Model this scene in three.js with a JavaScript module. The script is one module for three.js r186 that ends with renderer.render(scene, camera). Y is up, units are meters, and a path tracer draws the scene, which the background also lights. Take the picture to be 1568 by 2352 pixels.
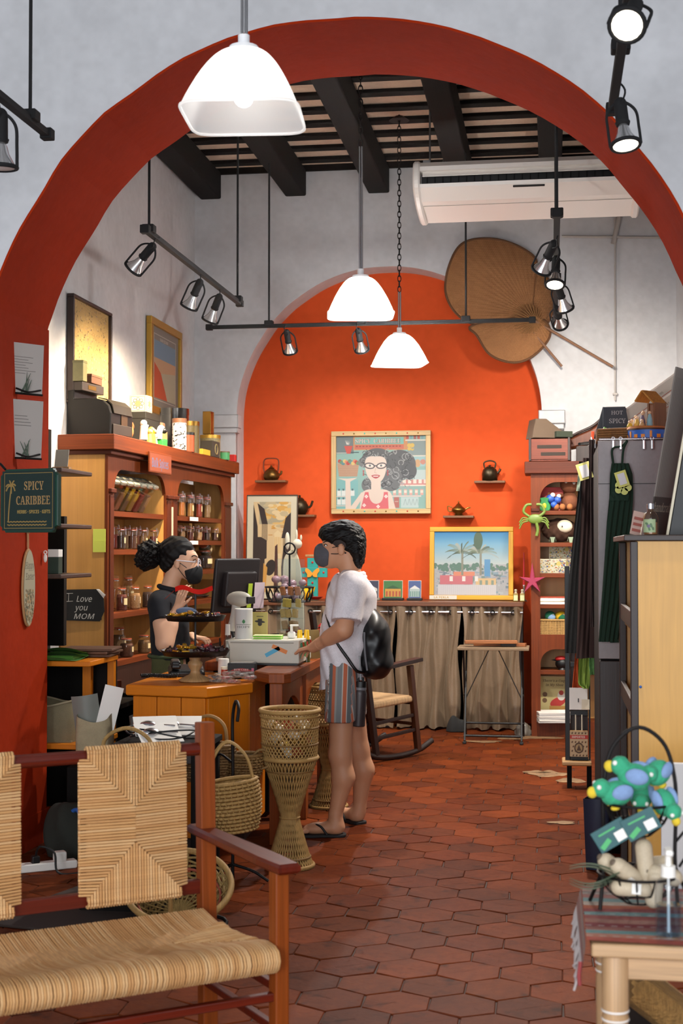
import * as THREE from 'three';
import { mergeGeometries } from 'three/addons/utils/BufferGeometryUtils.js';
import { RoundedBoxGeometry } from 'three/addons/geometries/RoundedBoxGeometry.js';
import { RectAreaLightUniformsLib } from 'three/addons/lights/RectAreaLightUniformsLib.js';

// ---------- camera, daylight, exposure ----------
const scene = new THREE.Scene();
const renderer = new THREE.WebGLRenderer();
renderer.toneMapping = THREE.LinearToneMapping;
renderer.toneMappingExposure = 1.25;
renderer.shadowMap.enabled = true;
RectAreaLightUniformsLib.init();
const FOCAL = 3267, YAW = THREE.MathUtils.degToRad(8.4), PITCH = Math.atan(84 / FOCAL), EYE = 1.55;
const camera = new THREE.PerspectiveCamera(2 * THREE.MathUtils.radToDeg(Math.atan(1176 / FOCAL)), 1568 / 2352, 0.1, 60);
camera.rotation.order = 'YXZ';
camera.position.set(0, EYE, 0);
camera.rotation.set(PITCH, YAW, 0);
camera.focus = 8.2;
camera.userData.fStop = 5.0;
scene.add(camera);
scene.background = new THREE.Color(0.80, 0.90, 1.0).multiplyScalar(2.2);      // open sky above the street
const DOORS = [[-3.6, -1.2], [0.0, 2.3]], DOOR_TOP = 3.6, REAR = -3.0;            // street doors behind the camera
for (const [x0, x1] of DOORS) {
  const l = new THREE.RectAreaLight(new THREE.Color(0.94, 0.97, 1.0), 6.6, x1 - x0, DOOR_TOP);
  l.name = 'door_daylight'; l.position.set((x0 + x1) / 2, DOOR_TOP / 2, -REAR - 0.05); l.lookAt((x0 + x1) / 2, DOOR_TOP / 2, -20); scene.add(l);
}

// ---------- helpers ----------
const V = (x, y, z) => new THREE.Vector3(x, y, z), PI = Math.PI, { sin, cos, abs, min, max, floor, sqrt, hypot } = Math;
let seed = 7;
const rnd = () => { seed = (seed + 0x6d2b79f5) | 0; let t = Math.imul(seed ^ (seed >>> 15), 1 | seed); t = (t + Math.imul(t ^ (t >>> 7), 61 | t)) ^ t; return ((t ^ (t >>> 14)) >>> 0) / 4294967296; };
const rr = (a, b) => a + (b - a) * rnd(), lerp = (a, b, t) => a + (b - a) * t, clamp = (x, a, b) => min(b, max(a, x));
const Q = (x) => Array.isArray(x) ? V(...x) : x;
// the point of the room that stands at depth d behind a frame position (the room's depth axis is -z)
function at(u, v, d) {
  const x = (u - 784) / FOCAL, y = (1176 - v) / FOCAL, y2 = y * cos(PITCH) + sin(PITCH), z2 = cos(PITCH) - y * sin(PITCH);
  const X = x * cos(YAW) - z2 * sin(YAW), D = x * sin(YAW) + z2 * cos(YAW), t = d / D;
  return V(X * t, EYE + y2 * t, -d);
}
function project(p) {
  const y = p.y - EYE, d = -p.z, xc = p.x * cos(YAW) + d * sin(YAW), z1 = d * cos(YAW) - p.x * sin(YAW);
  const zc = z1 * cos(PITCH) + y * sin(PITCH), yc = y * cos(PITCH) - z1 * sin(PITCH);
  return [784 + FOCAL * xc / zc, 1176 - FOCAL * yc / zc];
}
const used = {};
const numbered = (n) => { const k = used[n] = (used[n] ?? -1) + 1; return k ? n + '_' + String(k).padStart(3, '0') : n; };
const bases = new Map();
function tag(o, label, category, group, kind) { o.userData = { label, category }; if (group) o.userData.group = group; if (kind) o.userData.kind = kind; return o; }
function thing(name, label, category, pos = [0, 0, 0], { ry = 0, group } = {}) {
  const o = new THREE.Group(), p = Q(pos); o.name = numbered(name); o.position.copy(p); o.rotation.y = ry; scene.add(o); bases.set(o, p); return tag(o, label, category, group);
}
function prep(g) { if (g.index) g = g.toNonIndexed(); for (const k of Object.keys(g.attributes)) if (!['position', 'normal', 'uv'].includes(k)) g.deleteAttribute(k); if (!g.attributes.normal) g.computeVertexNormals(); if (!g.attributes.uv) g.setAttribute('uv', new THREE.BufferAttribute(new Float32Array(g.attributes.position.count * 2), 2)); return g; }
function metreUV(g, grain = 'y') {
  const p = g.attributes.position, n = g.attributes.normal, uv = g.attributes.uv, k = 'xyz'.indexOf(grain);
  for (let i = 0; i < p.count; i++) {
    const P = [p.getX(i), p.getY(i), p.getZ(i)], A = [abs(n.getX(i)), abs(n.getY(i)), abs(n.getZ(i))];
    const m = A[0] >= A[1] && A[0] >= A[2] ? 0 : A[1] >= A[2] ? 1 : 2, o = [0, 1, 2].filter((q) => q !== m);
    let a = o[0], b = o[1]; if (a === k) [a, b] = [b, a];
    uv.setXY(i, P[a], P[b]);
  }
}
function join(geos) { geos = [].concat(geos).map(prep); return geos.length > 1 ? mergeGeometries(geos) : geos[0]; }
function part(parent, name, geos, mat, o = {}) {
  const g = o.raw ? geos : join(geos);
  if (o.w && parent) { let q = parent; while (!bases.has(q)) q = q.parent; const b = bases.get(q); g.translate(-b.x, -b.y, -b.z); }
  if (!o.keep && !o.raw) metreUV(g, o.grain);
  const m = new THREE.Mesh(g, mat); m.castShadow = m.receiveShadow = true; m.name = parent && parent !== scene ? name : numbered(name);
  if (o.label) m.userData.label = o.label; if (o.kind) m.userData.kind = o.kind;
  (parent || scene).add(m); return m;
}
// a thing that is one mesh; geometry in its own axes round its base
function solo(name, label, category, geos, mat, pos = [0, 0, 0], o = {}) {
  const m = part(null, name, geos, mat, o), p = Q(pos); m.position.copy(p); if (o.ry) m.rotation.y = o.ry; if (o.rot) m.rotation.set(...o.rot); bases.set(m, p); const k = m.userData.kind; tag(m, label, category, o.group); if (k) m.userData.kind = k; return m;
}
function shell(name, geos, mat, o = {}) { const m = part(null, name, geos, mat, o); m.userData.kind = 'structure'; bases.set(m, V(0, 0, 0)); return m; }
// geometries
const mv = (g, x = 0, y = 0, z = 0, r) => { if (r) { g.rotateX(r[0] || 0); g.rotateY(r[1] || 0); g.rotateZ(r[2] || 0); } return g.translate(x, y, z); };
const B = (w, h, d, x = 0, y = 0, z = 0, r) => mv(new THREE.BoxGeometry(w, h, d), x, y, z, r);
const RB = (w, h, d, b, x = 0, y = 0, z = 0, r, s = 1) => mv(new RoundedBoxGeometry(w, h, d, s, min(b, w / 2.01, h / 2.01, d / 2.01)), x, y, z, r);
const bx = (x0, x1, y0, y1, d0, d1) => B(x1 - x0, y1 - y0, d1 - d0, (x0 + x1) / 2, (y0 + y1) / 2, -(d0 + d1) / 2);       // a box of the room
const Cy = (r1, r2, h, x = 0, y = 0, z = 0, r, s = 16, open = false) => mv(new THREE.CylinderGeometry(r1, r2, h, s, 1, open), x, y, z, r);
const Sp = (r, x = 0, y = 0, z = 0, k = [1, 1, 1], s = 14) => new THREE.SphereGeometry(r, s, max(6, s * 0.7 | 0)).scale(...k).translate(x, y, z);
const To = (r, t, x = 0, y = 0, z = 0, r3, a = 24, b = 8, arc = 2 * PI) => mv(new THREE.TorusGeometry(r, t, b, a, arc), x, y, z, r3);
const La = (pts, s = 24, x = 0, y = 0, z = 0) => new THREE.LatheGeometry(pts.map((p) => new THREE.Vector2(...p)), s).translate(x, y, z);
function Ba(a, b, r, r2 = r, s = 8) {
  a = Q(a); b = Q(b); const d = b.clone().sub(a), g = new THREE.CylinderGeometry(r2, r, d.length(), s);
  g.applyQuaternion(new THREE.Quaternion().setFromUnitVectors(V(0, 1, 0), d.clone().normalize())); return g.translate((a.x + b.x) / 2, (a.y + b.y) / 2, (a.z + b.z) / 2);
}
function BB(a, b, w, h, e = 0.004, up = V(0, 1, 0)) {      // a squared bar of section w x h from a to b
  a = Q(a); b = Q(b); const d = b.clone().sub(a), L = d.length(); d.normalize(); const x = new THREE.Vector3().crossVectors(up, d).normalize(), y = new THREE.Vector3().crossVectors(d, x);
  return new RoundedBoxGeometry(w, h, L, 1, min(e, w / 2.1, h / 2.1)).applyMatrix4(new THREE.Matrix4().makeBasis(x, y, d)).translate((a.x + b.x) / 2, (a.y + b.y) / 2, (a.z + b.z) / 2);
}
const Tu = (pts, r, n = 0, s = 6, closed = false) => new THREE.TubeGeometry(new THREE.CatmullRomCurve3(pts.map(Q), closed), n || pts.length * 4, r, s, closed);
function Ex(pts, depth, b = 0, o = {}) {      // extruded outline (x, y), thickness along z, centred
  const s = pts instanceof THREE.Shape ? pts : new THREE.Shape(pts.map((p) => new THREE.Vector2(...p)));
  return new THREE.ExtrudeGeometry(s, { depth: max(1e-4, depth - 2 * b), bevelEnabled: b > 0, bevelThickness: b, bevelSize: b, bevelOffset: -b, bevelSegments: o.bs || 1, curveSegments: o.cs || 10 }).translate(0, 0, -depth / 2 + b);
}
const smooth = (pts, n = 60) => { const c = new THREE.CatmullRomCurve3(pts.map((p) => V(p[0], p[1], 0)), true); return c.getPoints(n).slice(0, -1).map((p) => [p.x, p.y]); };
const Pl = (w, h, x = 0, y = 0, z = 0, r) => mv(new THREE.PlaneGeometry(w, h), x, y, z, r);
function grid(f, nu, nv, closeU = false) {      // a surface f(u, v) for u, v in 0..1
  const P = [], UV = [], I = [];
  for (let j = 0; j <= nv; j++) for (let i = 0; i <= nu; i++) { const p = Q(f(i / nu, j / nv)); P.push(p.x, p.y, p.z); UV.push(i / nu, j / nv); }
  for (let j = 0; j < nv; j++) for (let i = 0; i < nu; i++) { const a = j * (nu + 1) + i, b = a + 1, c = a + nu + 1, d = c + 1; I.push(a, b, d, a, d, c); }
  const g = new THREE.BufferGeometry(); g.setAttribute('position', new THREE.Float32BufferAttribute(P, 3)); g.setAttribute('uv', new THREE.Float32BufferAttribute(UV, 2)); g.setIndex(I); g.computeVertexNormals();
  if (closeU) { const n = g.attributes.normal; for (let j = 0; j <= nv; j++) { const a = j * (nu + 1), b = a + nu, m = V(n.getX(a) + n.getX(b), n.getY(a) + n.getY(b), n.getZ(a) + n.getZ(b)).normalize(); n.setXYZ(a, m.x, m.y, m.z); n.setXYZ(b, m.x, m.y, m.z); } }
  return g;
}
// a smooth closed surface of a distance field (surface nets)
function field(fn, lo, hi, c) {
  const nx = Math.ceil((hi[0] - lo[0]) / c) + 1, ny = Math.ceil((hi[1] - lo[1]) / c) + 1, nz = Math.ceil((hi[2] - lo[2]) / c) + 1, S = new Float32Array(nx * ny * nz), id = new Int32Array(nx * ny * nz).fill(-1), P = [], I = [];
  const ix = (i, j, k) => i + nx * (j + ny * k);
  for (let k = 0; k < nz; k++) for (let j = 0; j < ny; j++) for (let i = 0; i < nx; i++) S[ix(i, j, k)] = fn(lo[0] + i * c, lo[1] + j * c, lo[2] + k * c);
  for (let k = 0; k < nz - 1; k++) for (let j = 0; j < ny - 1; j++) for (let i = 0; i < nx - 1; i++) {
    let n = 0, x = 0, y = 0, z = 0;
    for (let e = 0; e < 12; e++) {
      const a = e >> 2, b1 = e & 1, b2 = (e >> 1) & 1, p = [0, 0, 0]; p[(a + 1) % 3] = b1; p[(a + 2) % 3] = b2; const q = p.slice(); q[a] = 1;
      const s = S[ix(i + p[0], j + p[1], k + p[2])], t = S[ix(i + q[0], j + q[1], k + q[2])];
      if ((s < 0) !== (t < 0)) { const m = s / (s - t); x += p[0] + (q[0] - p[0]) * m; y += p[1] + (q[1] - p[1]) * m; z += p[2] + (q[2] - p[2]) * m; n++; }
    }
    if (n) { id[ix(i, j, k)] = P.length / 3; P.push(lo[0] + (i + x / n) * c, lo[1] + (j + y / n) * c, lo[2] + (k + z / n) * c); }
  }
  for (let k = 1; k < nz - 1; k++) for (let j = 1; j < ny - 1; j++) for (let i = 1; i < nx - 1; i++) {
    const s = S[ix(i, j, k)] < 0;
    for (let a = 0; a < 3; a++) {
      const q = [i, j, k]; q[a]++; if ((S[ix(...q)] < 0) === s) continue;
      const o = (d1, d2) => { const r = [i, j, k]; r[(a + 1) % 3] -= d1; r[(a + 2) % 3] -= d2; return id[ix(...r)]; };
      const A = o(0, 0), Bq = o(1, 0), C = o(1, 1), D = o(0, 1); if (A < 0 || Bq < 0 || C < 0 || D < 0) continue;
      s ? I.push(A, Bq, C, A, C, D) : I.push(A, C, Bq, A, D, C);
    }
  }
  const g = new THREE.BufferGeometry(); g.setAttribute('position', new THREE.Float32BufferAttribute(P, 3)); g.setIndex(I);
  const N = new Float32Array(P.length), h = c * 0.4;
  for (let i = 0; i < P.length; i += 3) { const [x, y, z] = [P[i], P[i + 1], P[i + 2]], a = fn(x + h, y, z) - fn(x - h, y, z), b = fn(x, y + h, z) - fn(x, y - h, z), d = fn(x, y, z + h) - fn(x, y, z - h), l = hypot(a, b, d) || 1; N[i] = a / l; N[i + 1] = b / l; N[i + 2] = d / l; }
  g.setAttribute('normal', new THREE.BufferAttribute(N, 3)); g.setAttribute('uv', new THREE.BufferAttribute(new Float32Array(P.length / 3 * 2), 2)); return g;
}
// ---------- textures and materials ----------
const hash = (x, y, s) => { let h = Math.imul(x, 374761393) + Math.imul(y, 668265263) + Math.imul(s, 1274126177) | 0; h = Math.imul(h ^ (h >>> 13), 1103515245); return ((h ^ (h >>> 16)) >>> 0) / 4294967296; };
function pn(x, y, px, py, s) { const i = floor(x), j = floor(y), f = x - i, g = y - j, a = f * f * (3 - 2 * f), b = g * g * (3 - 2 * g), m = (q, p) => ((q % p) + p) % p; return lerp(lerp(hash(m(i, px), m(j, py), s), hash(m(i + 1, px), m(j, py), s), a), lerp(hash(m(i, px), m(j + 1, py), s), hash(m(i + 1, px), m(j + 1, py), s), a), b); }
const fb = (u, v, fx, fy, s, o = 4) => { let a = 0, w = 0.5, t = 0; for (let k = 0; k < o; k++, fx *= 2, fy *= 2, w *= 0.5) { a += w * pn(u * fx, v * fy, fx, fy, s + k); t += w; } return a / t; };
function tex(n, fn, srgb = true) {
  const d = new Uint8Array(n * n * 4);
  for (let j = 0; j < n; j++) for (let i = 0; i < n; i++) { const c = fn((i + 0.5) / n, (j + 0.5) / n), k = (j * n + i) * 4, C = Array.isArray(c) ? c : [c, c, c]; for (let q = 0; q < 3; q++) d[k + q] = clamp(C[q], 0, 1) * 255; d[k + 3] = 255; }
  const t = new THREE.DataTexture(d, n, n); t.wrapS = t.wrapT = THREE.RepeatWrapping; t.magFilter = THREE.LinearFilter; t.minFilter = THREE.LinearMipmapLinearFilter; t.generateMipmaps = true; if (srgb) t.colorSpace = THREE.SRGBColorSpace; t.needsUpdate = true; return t;
}
const every = (t, sx, sy = sx) => { const c = t.clone(); c.repeat.set(1 / sx, 1 / sy); c.needsUpdate = true; return c; };
const T = {
  wood: tex(512, (u, v) => { const w = u + 0.03 * fb(u, v, 3, 2, 5, 2), a = fb(w, v, 40, 2, 11, 3), b = fb(w, v, 130, 5, 23, 2), c = fb(u, v, 5, 2, 31, 2); return 0.62 + 0.2 * a + 0.14 * b + 0.14 * c; }),
  ply: tex(512, (u, v) => { const w = u + 0.04 * fb(u, v, 3, 2, 5, 2), a = fb(w, v, 26, 2, 111, 3), b = fb(w, v, 110, 4, 123, 2), c = fb(u, v, 4, 3, 131, 3); return 0.8 + 0.07 * a + 0.05 * b + 0.1 * c; }),
  plaster: tex(512, (u, v) => 0.86 + 0.09 * fb(u, v, 4, 4, 3, 5) + 0.05 * fb(u, v, 40, 40, 9, 2)),
  rough: tex(256, (u, v) => fb(u, v, 8, 8, 41, 5), false),
  clay: tex(512, (u, v) => { const a = fb(u, v, 5, 5, 61, 5), b = fb(u, v, 50, 50, 71, 2), s = fb(u, v, 11, 11, 77, 4); const k = 0.62 + 0.34 * a + 0.1 * b - (s > 0.62 ? (s - 0.62) * 1.2 : 0); return [k, k * (0.97 + 0.03 * b), k * 0.96]; }),
  weave: tex(128, (u, v) => 0.5 + 0.25 * sin(u * 2 * PI * 32) * (((v * 32) | 0) % 2 ? 1 : -1) + 0.25 * sin(v * 2 * PI * 32), false),
  cloth: tex(256, (u, v) => 0.84 + 0.1 * fb(u, v, 90, 90, 17, 2) + 0.08 * fb(u, v, 6, 6, 19, 3)),
  straw: tex(256, (u, v) => { const a = fb(u, v, 60, 4, 91, 3), b = fb(u, v, 8, 8, 93, 3); const k = 0.6 + 0.3 * a + 0.18 * b; return [k, k * 0.98, k * 0.92]; }),
  speck: tex(256, (u, v) => { const a = fb(u, v, 50, 50, 131, 2); return a > 0.62 ? 0.55 : 0.75 + 0.3 * a; }),
};
const C3 = (c) => Array.isArray(c) ? new THREE.Color().setRGB(...c) : new THREE.Color(c);
function mat(color, roughness = 0.6, o = {}) {
  const { map, s = 1, sy, bump, bs = 0.001, bsz, rmap, ...rest } = o, P = { color: C3(color), roughness, ...rest };
  if (map) P.map = every(T[map], s, sy ?? s); if (bump) { P.bumpMap = every(T[bump], bsz ?? s, bsz ?? sy ?? s); P.bumpScale = bs; } if (rmap) P.roughnessMap = every(T[rmap], rmap === 'rough' ? 0.7 : s);
  return new THREE.MeshPhysicalMaterial(P);
}
const wood = (c, r = 0.45, s = 0.6, o = {}) => mat(c, r, { map: 'wood', s, sy: s * 2, bump: 'wood', bs: 0.0006, ...o });
const glass = (c = 0xffffff, o = {}) => mat(c, 0.03, { transmission: 1, thickness: 0, ior: 1.45, ...o });
function print(w, h, draw, o = {}) {      // flat print: a poster, a label, a sign face
  const c = document.createElement('canvas'); c.width = w; c.height = h; const x = c.getContext('2d'); draw(x, w, h);
  const t = new THREE.CanvasTexture(c); t.colorSpace = THREE.SRGBColorSpace; t.anisotropy = 8; return new THREE.MeshPhysicalMaterial({ map: t, color: 0xd4d4d4, roughness: 0.6, ...o });
}
const M = {
  white: mat(0xdcdde0, 0.85, { map: 'plaster', s: 1.7, bump: 'rough', bs: 0.004, bsz: 0.9 }),
  orangeSoffit: mat(0xac3210, 0.8, { specularIntensity: 0.12, map: 'plaster', s: 1.1, bump: 'rough', bs: 0.004, bsz: 0.7 }),
  orangeNiche: mat(0xe05a2c, 0.8, { specularIntensity: 0.2, map: 'plaster', s: 2.3, bump: 'rough', bs: 0.002, bsz: 0.9 }),
  black: mat(0x0d0d0e, 0.45), blackMatte: mat(0x111113, 0.85), iron: mat(0x1a1615, 0.55, { metalness: 0.6 }),
  chrome: mat(0xc8c8cc, 0.22, { metalness: 1 }), steel: mat(0x9a9a9c, 0.35, { metalness: 1 }), brass: mat(0x8a6a34, 0.38, { metalness: 1 }), gold: mat(0xb8923f, 0.45, { metalness: 0.7 }),
  cherry: wood(0x7c370f, 0.5, 0.6, { specularIntensity: 0.6 }), cherryDark: wood(0x5e250a, 0.5, 0.6, { specularIntensity: 0.6 }), honey: wood(0xcf9850, 0.42, 0.7, { map: 'ply' }), amber: wood(0xe08018, 0.4, 0.6, { map: 'ply', specularIntensity: 0.5 }), dark: wood(0x33201a, 0.45), mahogany: wood(0x6e2210, 0.32, 0.5, { specularIntensity: 0.7 }), beech: wood(0xcfa06a, 0.5, 0.5), pine: wood(0xd8b489, 0.5, 0.5), beam: wood(0x120d0b, 0.8, 0.9, { specularIntensity: 0.4 }),
  glass: glass(), clear: glass(0xf4f8fa, { specularIntensity: 0.35 }), paper: mat(0xf0ece4, 0.8), cream: mat(0xe6dcc2, 0.7), kraft: mat(0xb48a58, 0.85, { map: 'cloth', s: 0.3 }),
  rush: mat(0xdcb890, 0.8, { map: 'straw', s: 0.12, sy: 0.5 }), wicker: mat(0xc19a5e, 0.7, { map: 'straw', s: 0.1, sy: 0.3 }), wickerDark: mat(0x94703f, 0.7, { map: 'straw', s: 0.1, sy: 0.3 }),
  red: mat(0xb3201c, 0.5), green: mat(0x2f7d3a, 0.6), yellow: mat(0xe8bd22, 0.4), blue: mat(0x2b5da8, 0.5), teal: mat(0x2aa7a2, 0.6), plush: mat(0x3fae82, 0.95, { sheen: 1, sheenColor: C3(0x88ccaa), sheenRoughness: 0.5, map: 'cloth', s: 0.1 }),
};
const ordinals = ['first', 'second', 'third', 'fourth', 'fifth', 'sixth', 'seventh', 'eighth', 'ninth', 'tenth', 'eleventh', 'twelfth'];
// ---------- the setting ----------
const FRONT0 = 6.51, FRONT1 = 7.28, ARCH = { x: -0.977, r: 1.748, y: 2.288 }, LEFT = -3.19, RIGHT = 1.07, BACK = 12.5, NICHE = 12.8, NA = { x: -1.44, r: 1.36, y: 2.70 };
{ // floor: dark joints with clay tiles set in it
  const f = shell('floor', bx(-4.7, 2.7, -0.16, -0.006, -3.1, 13.1), mat(0x43281d, 0.8, { map: 'plaster', s: 0.4 }));
  const A = 0.226, s = A / sqrt(3), variants = [];
  for (let k = 0; k < 5; k++) {
    const top = [], mid = [], low = [], P = [], N = 6;
    for (let i = 0; i < N; i++) { const a = i / N * 2 * PI + rr(-0.015, 0.015), r = s - 0.002 + rr(-0.003, 0.0015), y = rr(-0.002, 0.001); top.push([sin(a) * (r - 0.003), y, cos(a) * (r - 0.003)]); mid.push([sin(a) * r, y - 0.003, cos(a) * r]); low.push([sin(a) * r, -0.03, cos(a) * r]); }
    for (let i = 0; i < N; i++) { const j = (i + 1) % N; P.push(...[0, rr(0, 0.0008), 0], ...top[i], ...top[j]); for (const [a, b] of [[top, mid], [mid, low]]) P.push(...a[i], ...b[i], ...b[j], ...a[i], ...b[j], ...a[j]); }
    const g = new THREE.BufferGeometry(); g.setAttribute('position', new THREE.Float32BufferAttribute(P, 3)); g.computeVertexNormals(); prep(g); metreUV(g); const uv = g.attributes.uv; for (let i = 0; i < uv.count; i++) uv.setXY(i, uv.getX(i) + k * 0.37, uv.getY(i) + k * 0.61); variants.push(g);
  }
  const tones = [0x793818, 0x713318, 0x823d1b, 0x68331d, 0x77381b, 0x713516].map((c) => mat(c, 0.6, { map: 'clay', s: 0.9, bump: 'clay', bs: 0.0025, bsz: 0.45, specularIntensity: 0.14 }));
  const spots = [];
  for (let row = 0; row * s * 1.5 < 13.4; row++) for (let c = 0; c < 34; c++) { const x = -4.6 + c * A + (row % 2) * A / 2, d = -0.6 + row * s * 1.5; if (x > 2.6 || d > 12.95) continue; const [u, v] = project(V(x, 0, -d)); spots.push({ x, d, seen: d > 3 && u > -30 && u < 1600 && v < 2400 && (x > -1.55 || d < 6.8) }); }
  const near = spots.filter((p) => p.seen).sort((a, b) => a.d - b.d).slice(0, 300), rest = spots.filter((p) => !near.includes(p)), lots = tones.map(() => []);
  for (const p of spots) { p.v = rnd() * 5 | 0; p.t = rnd() * 6 | 0; p.y = rr(-0.0015, 0.0015); p.rx = rr(-0.006, 0.006); p.rz = rr(-0.006, 0.006); p.turn = (rnd() * 6 | 0) * PI / 3; }
  for (const p of near) { const m = new THREE.Mesh(variants[p.v], tones[p.t]); m.name = 'tile'; m.position.set(p.x, p.y, -p.d); m.rotation.set(p.rx, p.turn, p.rz); m.castShadow = m.receiveShadow = true; f.add(m); }
  for (const p of rest) lots[p.t].push(variants[p.v].clone().applyMatrix4(new THREE.Matrix4().compose(V(p.x, p.y, -p.d), new THREE.Quaternion().setFromEuler(new THREE.Euler(p.rx, p.turn, p.rz)), V(1, 1, 1))));
  const lotG = lots.map((l) => mergeGeometries(l)), all = mergeGeometries(lotG, true);
  const m = new THREE.Mesh(all, tones); m.name = 'far_tiles'; const worn = mat(0xa5835f, 0.7, { map: 'clay', s: 0.3 }); for (const [u, v, a, b] of [[1262, 1768, 0.14, 0.16], [1312, 1782, 0.12, 0.12], [1232, 1764, 0.1, 0.07], [1110, 1698, 0.16, 0.09], [1180, 1690, 0.14, 0.08], [1240, 1686, 0.2, 0.1], [1290, 1876, 0.09, 0.05]]) { const d = 5064 / (v - 1260) * 0.995, p = at(u, v, d), o = smooth(Array.from({ length: 12 }, (_, i) => [cos(i / 12 * 2 * PI) * a * rr(0.6, 1.1), sin(i / 12 * 2 * PI) * b * rr(0.5, 1.1)]), 40); part(f, 'worn_patch', Ex(o, 0.0012).rotateX(-PI / 2).translate(p.x, 0.0022, p.z), worn); } m.userData.kind = 'stuff'; m.receiveShadow = m.castShadow = true; f.add(m);
}
const archOutline = (a, y0, wob = 0, n = 72) => { const p = [[a.x + a.r, y0], [a.x + a.r, a.y]]; for (let i = 1; i < n; i++) { const t = i / n * PI, r = a.r + (wob ? wob * (fb(t / PI, 0.3, 16, 3, 99, 3) - 0.5) : 0); p.push([a.x + cos(t) * r, a.y + sin(t) * r]); } p.push([a.x - a.r, a.y], [a.x - a.r, y0]); return p; };
const wallShape = (x0, x1, y1, holes, y0 = -0.1) => { const s = new THREE.Shape([[x0, y0], [x1, y0], [x1, y1], [x0, y1]].map((p) => new THREE.Vector2(...p))); for (const h of holes) s.holes.push(new THREE.Path(h.map((p) => new THREE.Vector2(...p)))); return s; };
{ // the arched wall between the front room and the shop
  const out = archOutline(ARCH, -0.05, 0.035), w = shell('wall_front', Ex(wallShape(-4.6, 2.6, 5.9, [out]), FRONT1 - FRONT0).translate(0, 0, -(FRONT0 + FRONT1) / 2), M.white);
  const inn = archOutline({ ...ARCH, r: ARCH.r - 0.012 }, -0.05, 0.035), ring = new THREE.Shape([...out, ...inn.slice().reverse()].map((p) => new THREE.Vector2(...p)));
  part(w, 'painted_soffit', Ex(ring, FRONT1 - FRONT0 + 0.012).translate(0, 0, -(FRONT0 + FRONT1) / 2), M.orangeSoffit);
  const X = ARCH.x - ARCH.r + 0.012, pl = (x0, x1) => [bx(x0, x1, 0, 0.17, FRONT0 - 0.05, FRONT1 + 0.05), bx(x0, x1 - 0.025, 0.17, 0.34, FRONT0 - 0.03, FRONT1 + 0.03)];
  part(w, 'plinth', [...pl(X - 0.2, X + 0.055)], M.orangeSoffit);
  part(w, 'plinth', [bx(ARCH.x + ARCH.r - 0.055, ARCH.x + ARCH.r + 0.2, 0, 0.17, FRONT0 - 0.05, FRONT1 + 0.05)], M.orangeSoffit);
}
shell('wall_left', bx(LEFT - 0.2, LEFT, -0.1, 5.4, FRONT1 - 0.1, BACK + 0.6), M.white);
shell('wall_right', bx(RIGHT, RIGHT + 0.2, -0.1, 5.4, FRONT1 - 0.1, BACK + 0.6), M.white);
{ const w = shell('wall_back', Ex(wallShape(LEFT - 0.2, RIGHT + 0.2, 5.4, [archOutline(NA, -0.05, 0.012)]), 0.3).translate(0, 0, -BACK - 0.15), M.white);
  part(w, 'niche_panel', bx(NA.x - 1.6, NA.x + 1.6, -0.1, 4.4, NICHE, NICHE + 0.12), M.orangeNiche);
  for (const [x0, x1] of [[-3.02, NA.x - NA.r + 0.035], [NA.x + NA.r - 0.03, 0.12]]) part(w, 'impost', [RB(x1 - x0, 0.12, 0.14, 0.008, (x0 + x1) / 2, 2.69, -BACK + 0.02), RB(x1 - x0 - 0.02, 0.05, 0.1, 0.006, (x0 + x1) / 2, 2.61, -BACK + 0.02)], M.white);
  part(w, 'pilaster', bx(-3.0, NA.x - NA.r, 0, 2.6, BACK - 0.04, BACK + 0.02), M.white);
}
{ // ceiling of the shop: pale boards on dark joists carried by dark beams
  const c = shell('ceiling', bx(LEFT - 0.2, RIGHT + 0.2, 4.985, 5.2, FRONT1 - 0.1, BACK + 0.6), mat(0xeed9c2, 0.9, { map: 'plaster', s: 0.5, bump: 'rough', bs: 0.006, bsz: 0.4 }));
  for (let d = FRONT1 + 0.12; d < BACK; d += 0.347) part(c, 'joist', RB(RIGHT - LEFT, 0.032, 0.11, 0.008, (LEFT + RIGHT) / 2, 4.97 + rr(-0.006, 0.004), -d, [rr(-0.03, 0.03), rr(-0.004, 0.004), rr(-0.002, 0.002)]), M.beam, { grain: 'x' });
  for (const x of [-3.04, -2.26, -1.51, -0.77, 0.0, 0.75]) part(c, 'beam', RB(0.19, 0.24, BACK - FRONT1, 0.015, x, 4.83, -(BACK + FRONT1) / 2), M.beam, { grain: 'z' });
  part(c, 'wall_plate', bx(LEFT, RIGHT, 4.93, 4.99, BACK - 0.03, BACK), M.beam, { grain: 'x' });
}
// the front room behind the camera: closed but for its street doors
shell('wall_west', bx(-4.8, -4.6, -0.1, 5.9, REAR - 0.2, FRONT0), M.white);
shell('wall_east', bx(2.6, 2.8, -0.1, 5.9, REAR - 0.2, FRONT0), M.white);
shell('wall_street', Ex(wallShape(-4.8, 2.8, 5.9, DOORS.map(([a, b]) => [[b, -0.05], [b, DOOR_TOP], [a, DOOR_TOP], [a, -0.05]])), 0.3).translate(0, 0, -REAR + 0.15), M.white);
{ const c = shell('ceiling_front', bx(-4.8, 2.8, 5.9, 6.05, REAR - 0.3, FRONT1), M.white); for (let x = -4.2; x < 2.6; x += 0.9) part(c, 'beam', RB(0.18, 0.24, FRONT0 - REAR, 0.015, x, 5.78, -(FRONT0 + REAR) / 2), M.beam, { grain: 'z' }); }

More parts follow.
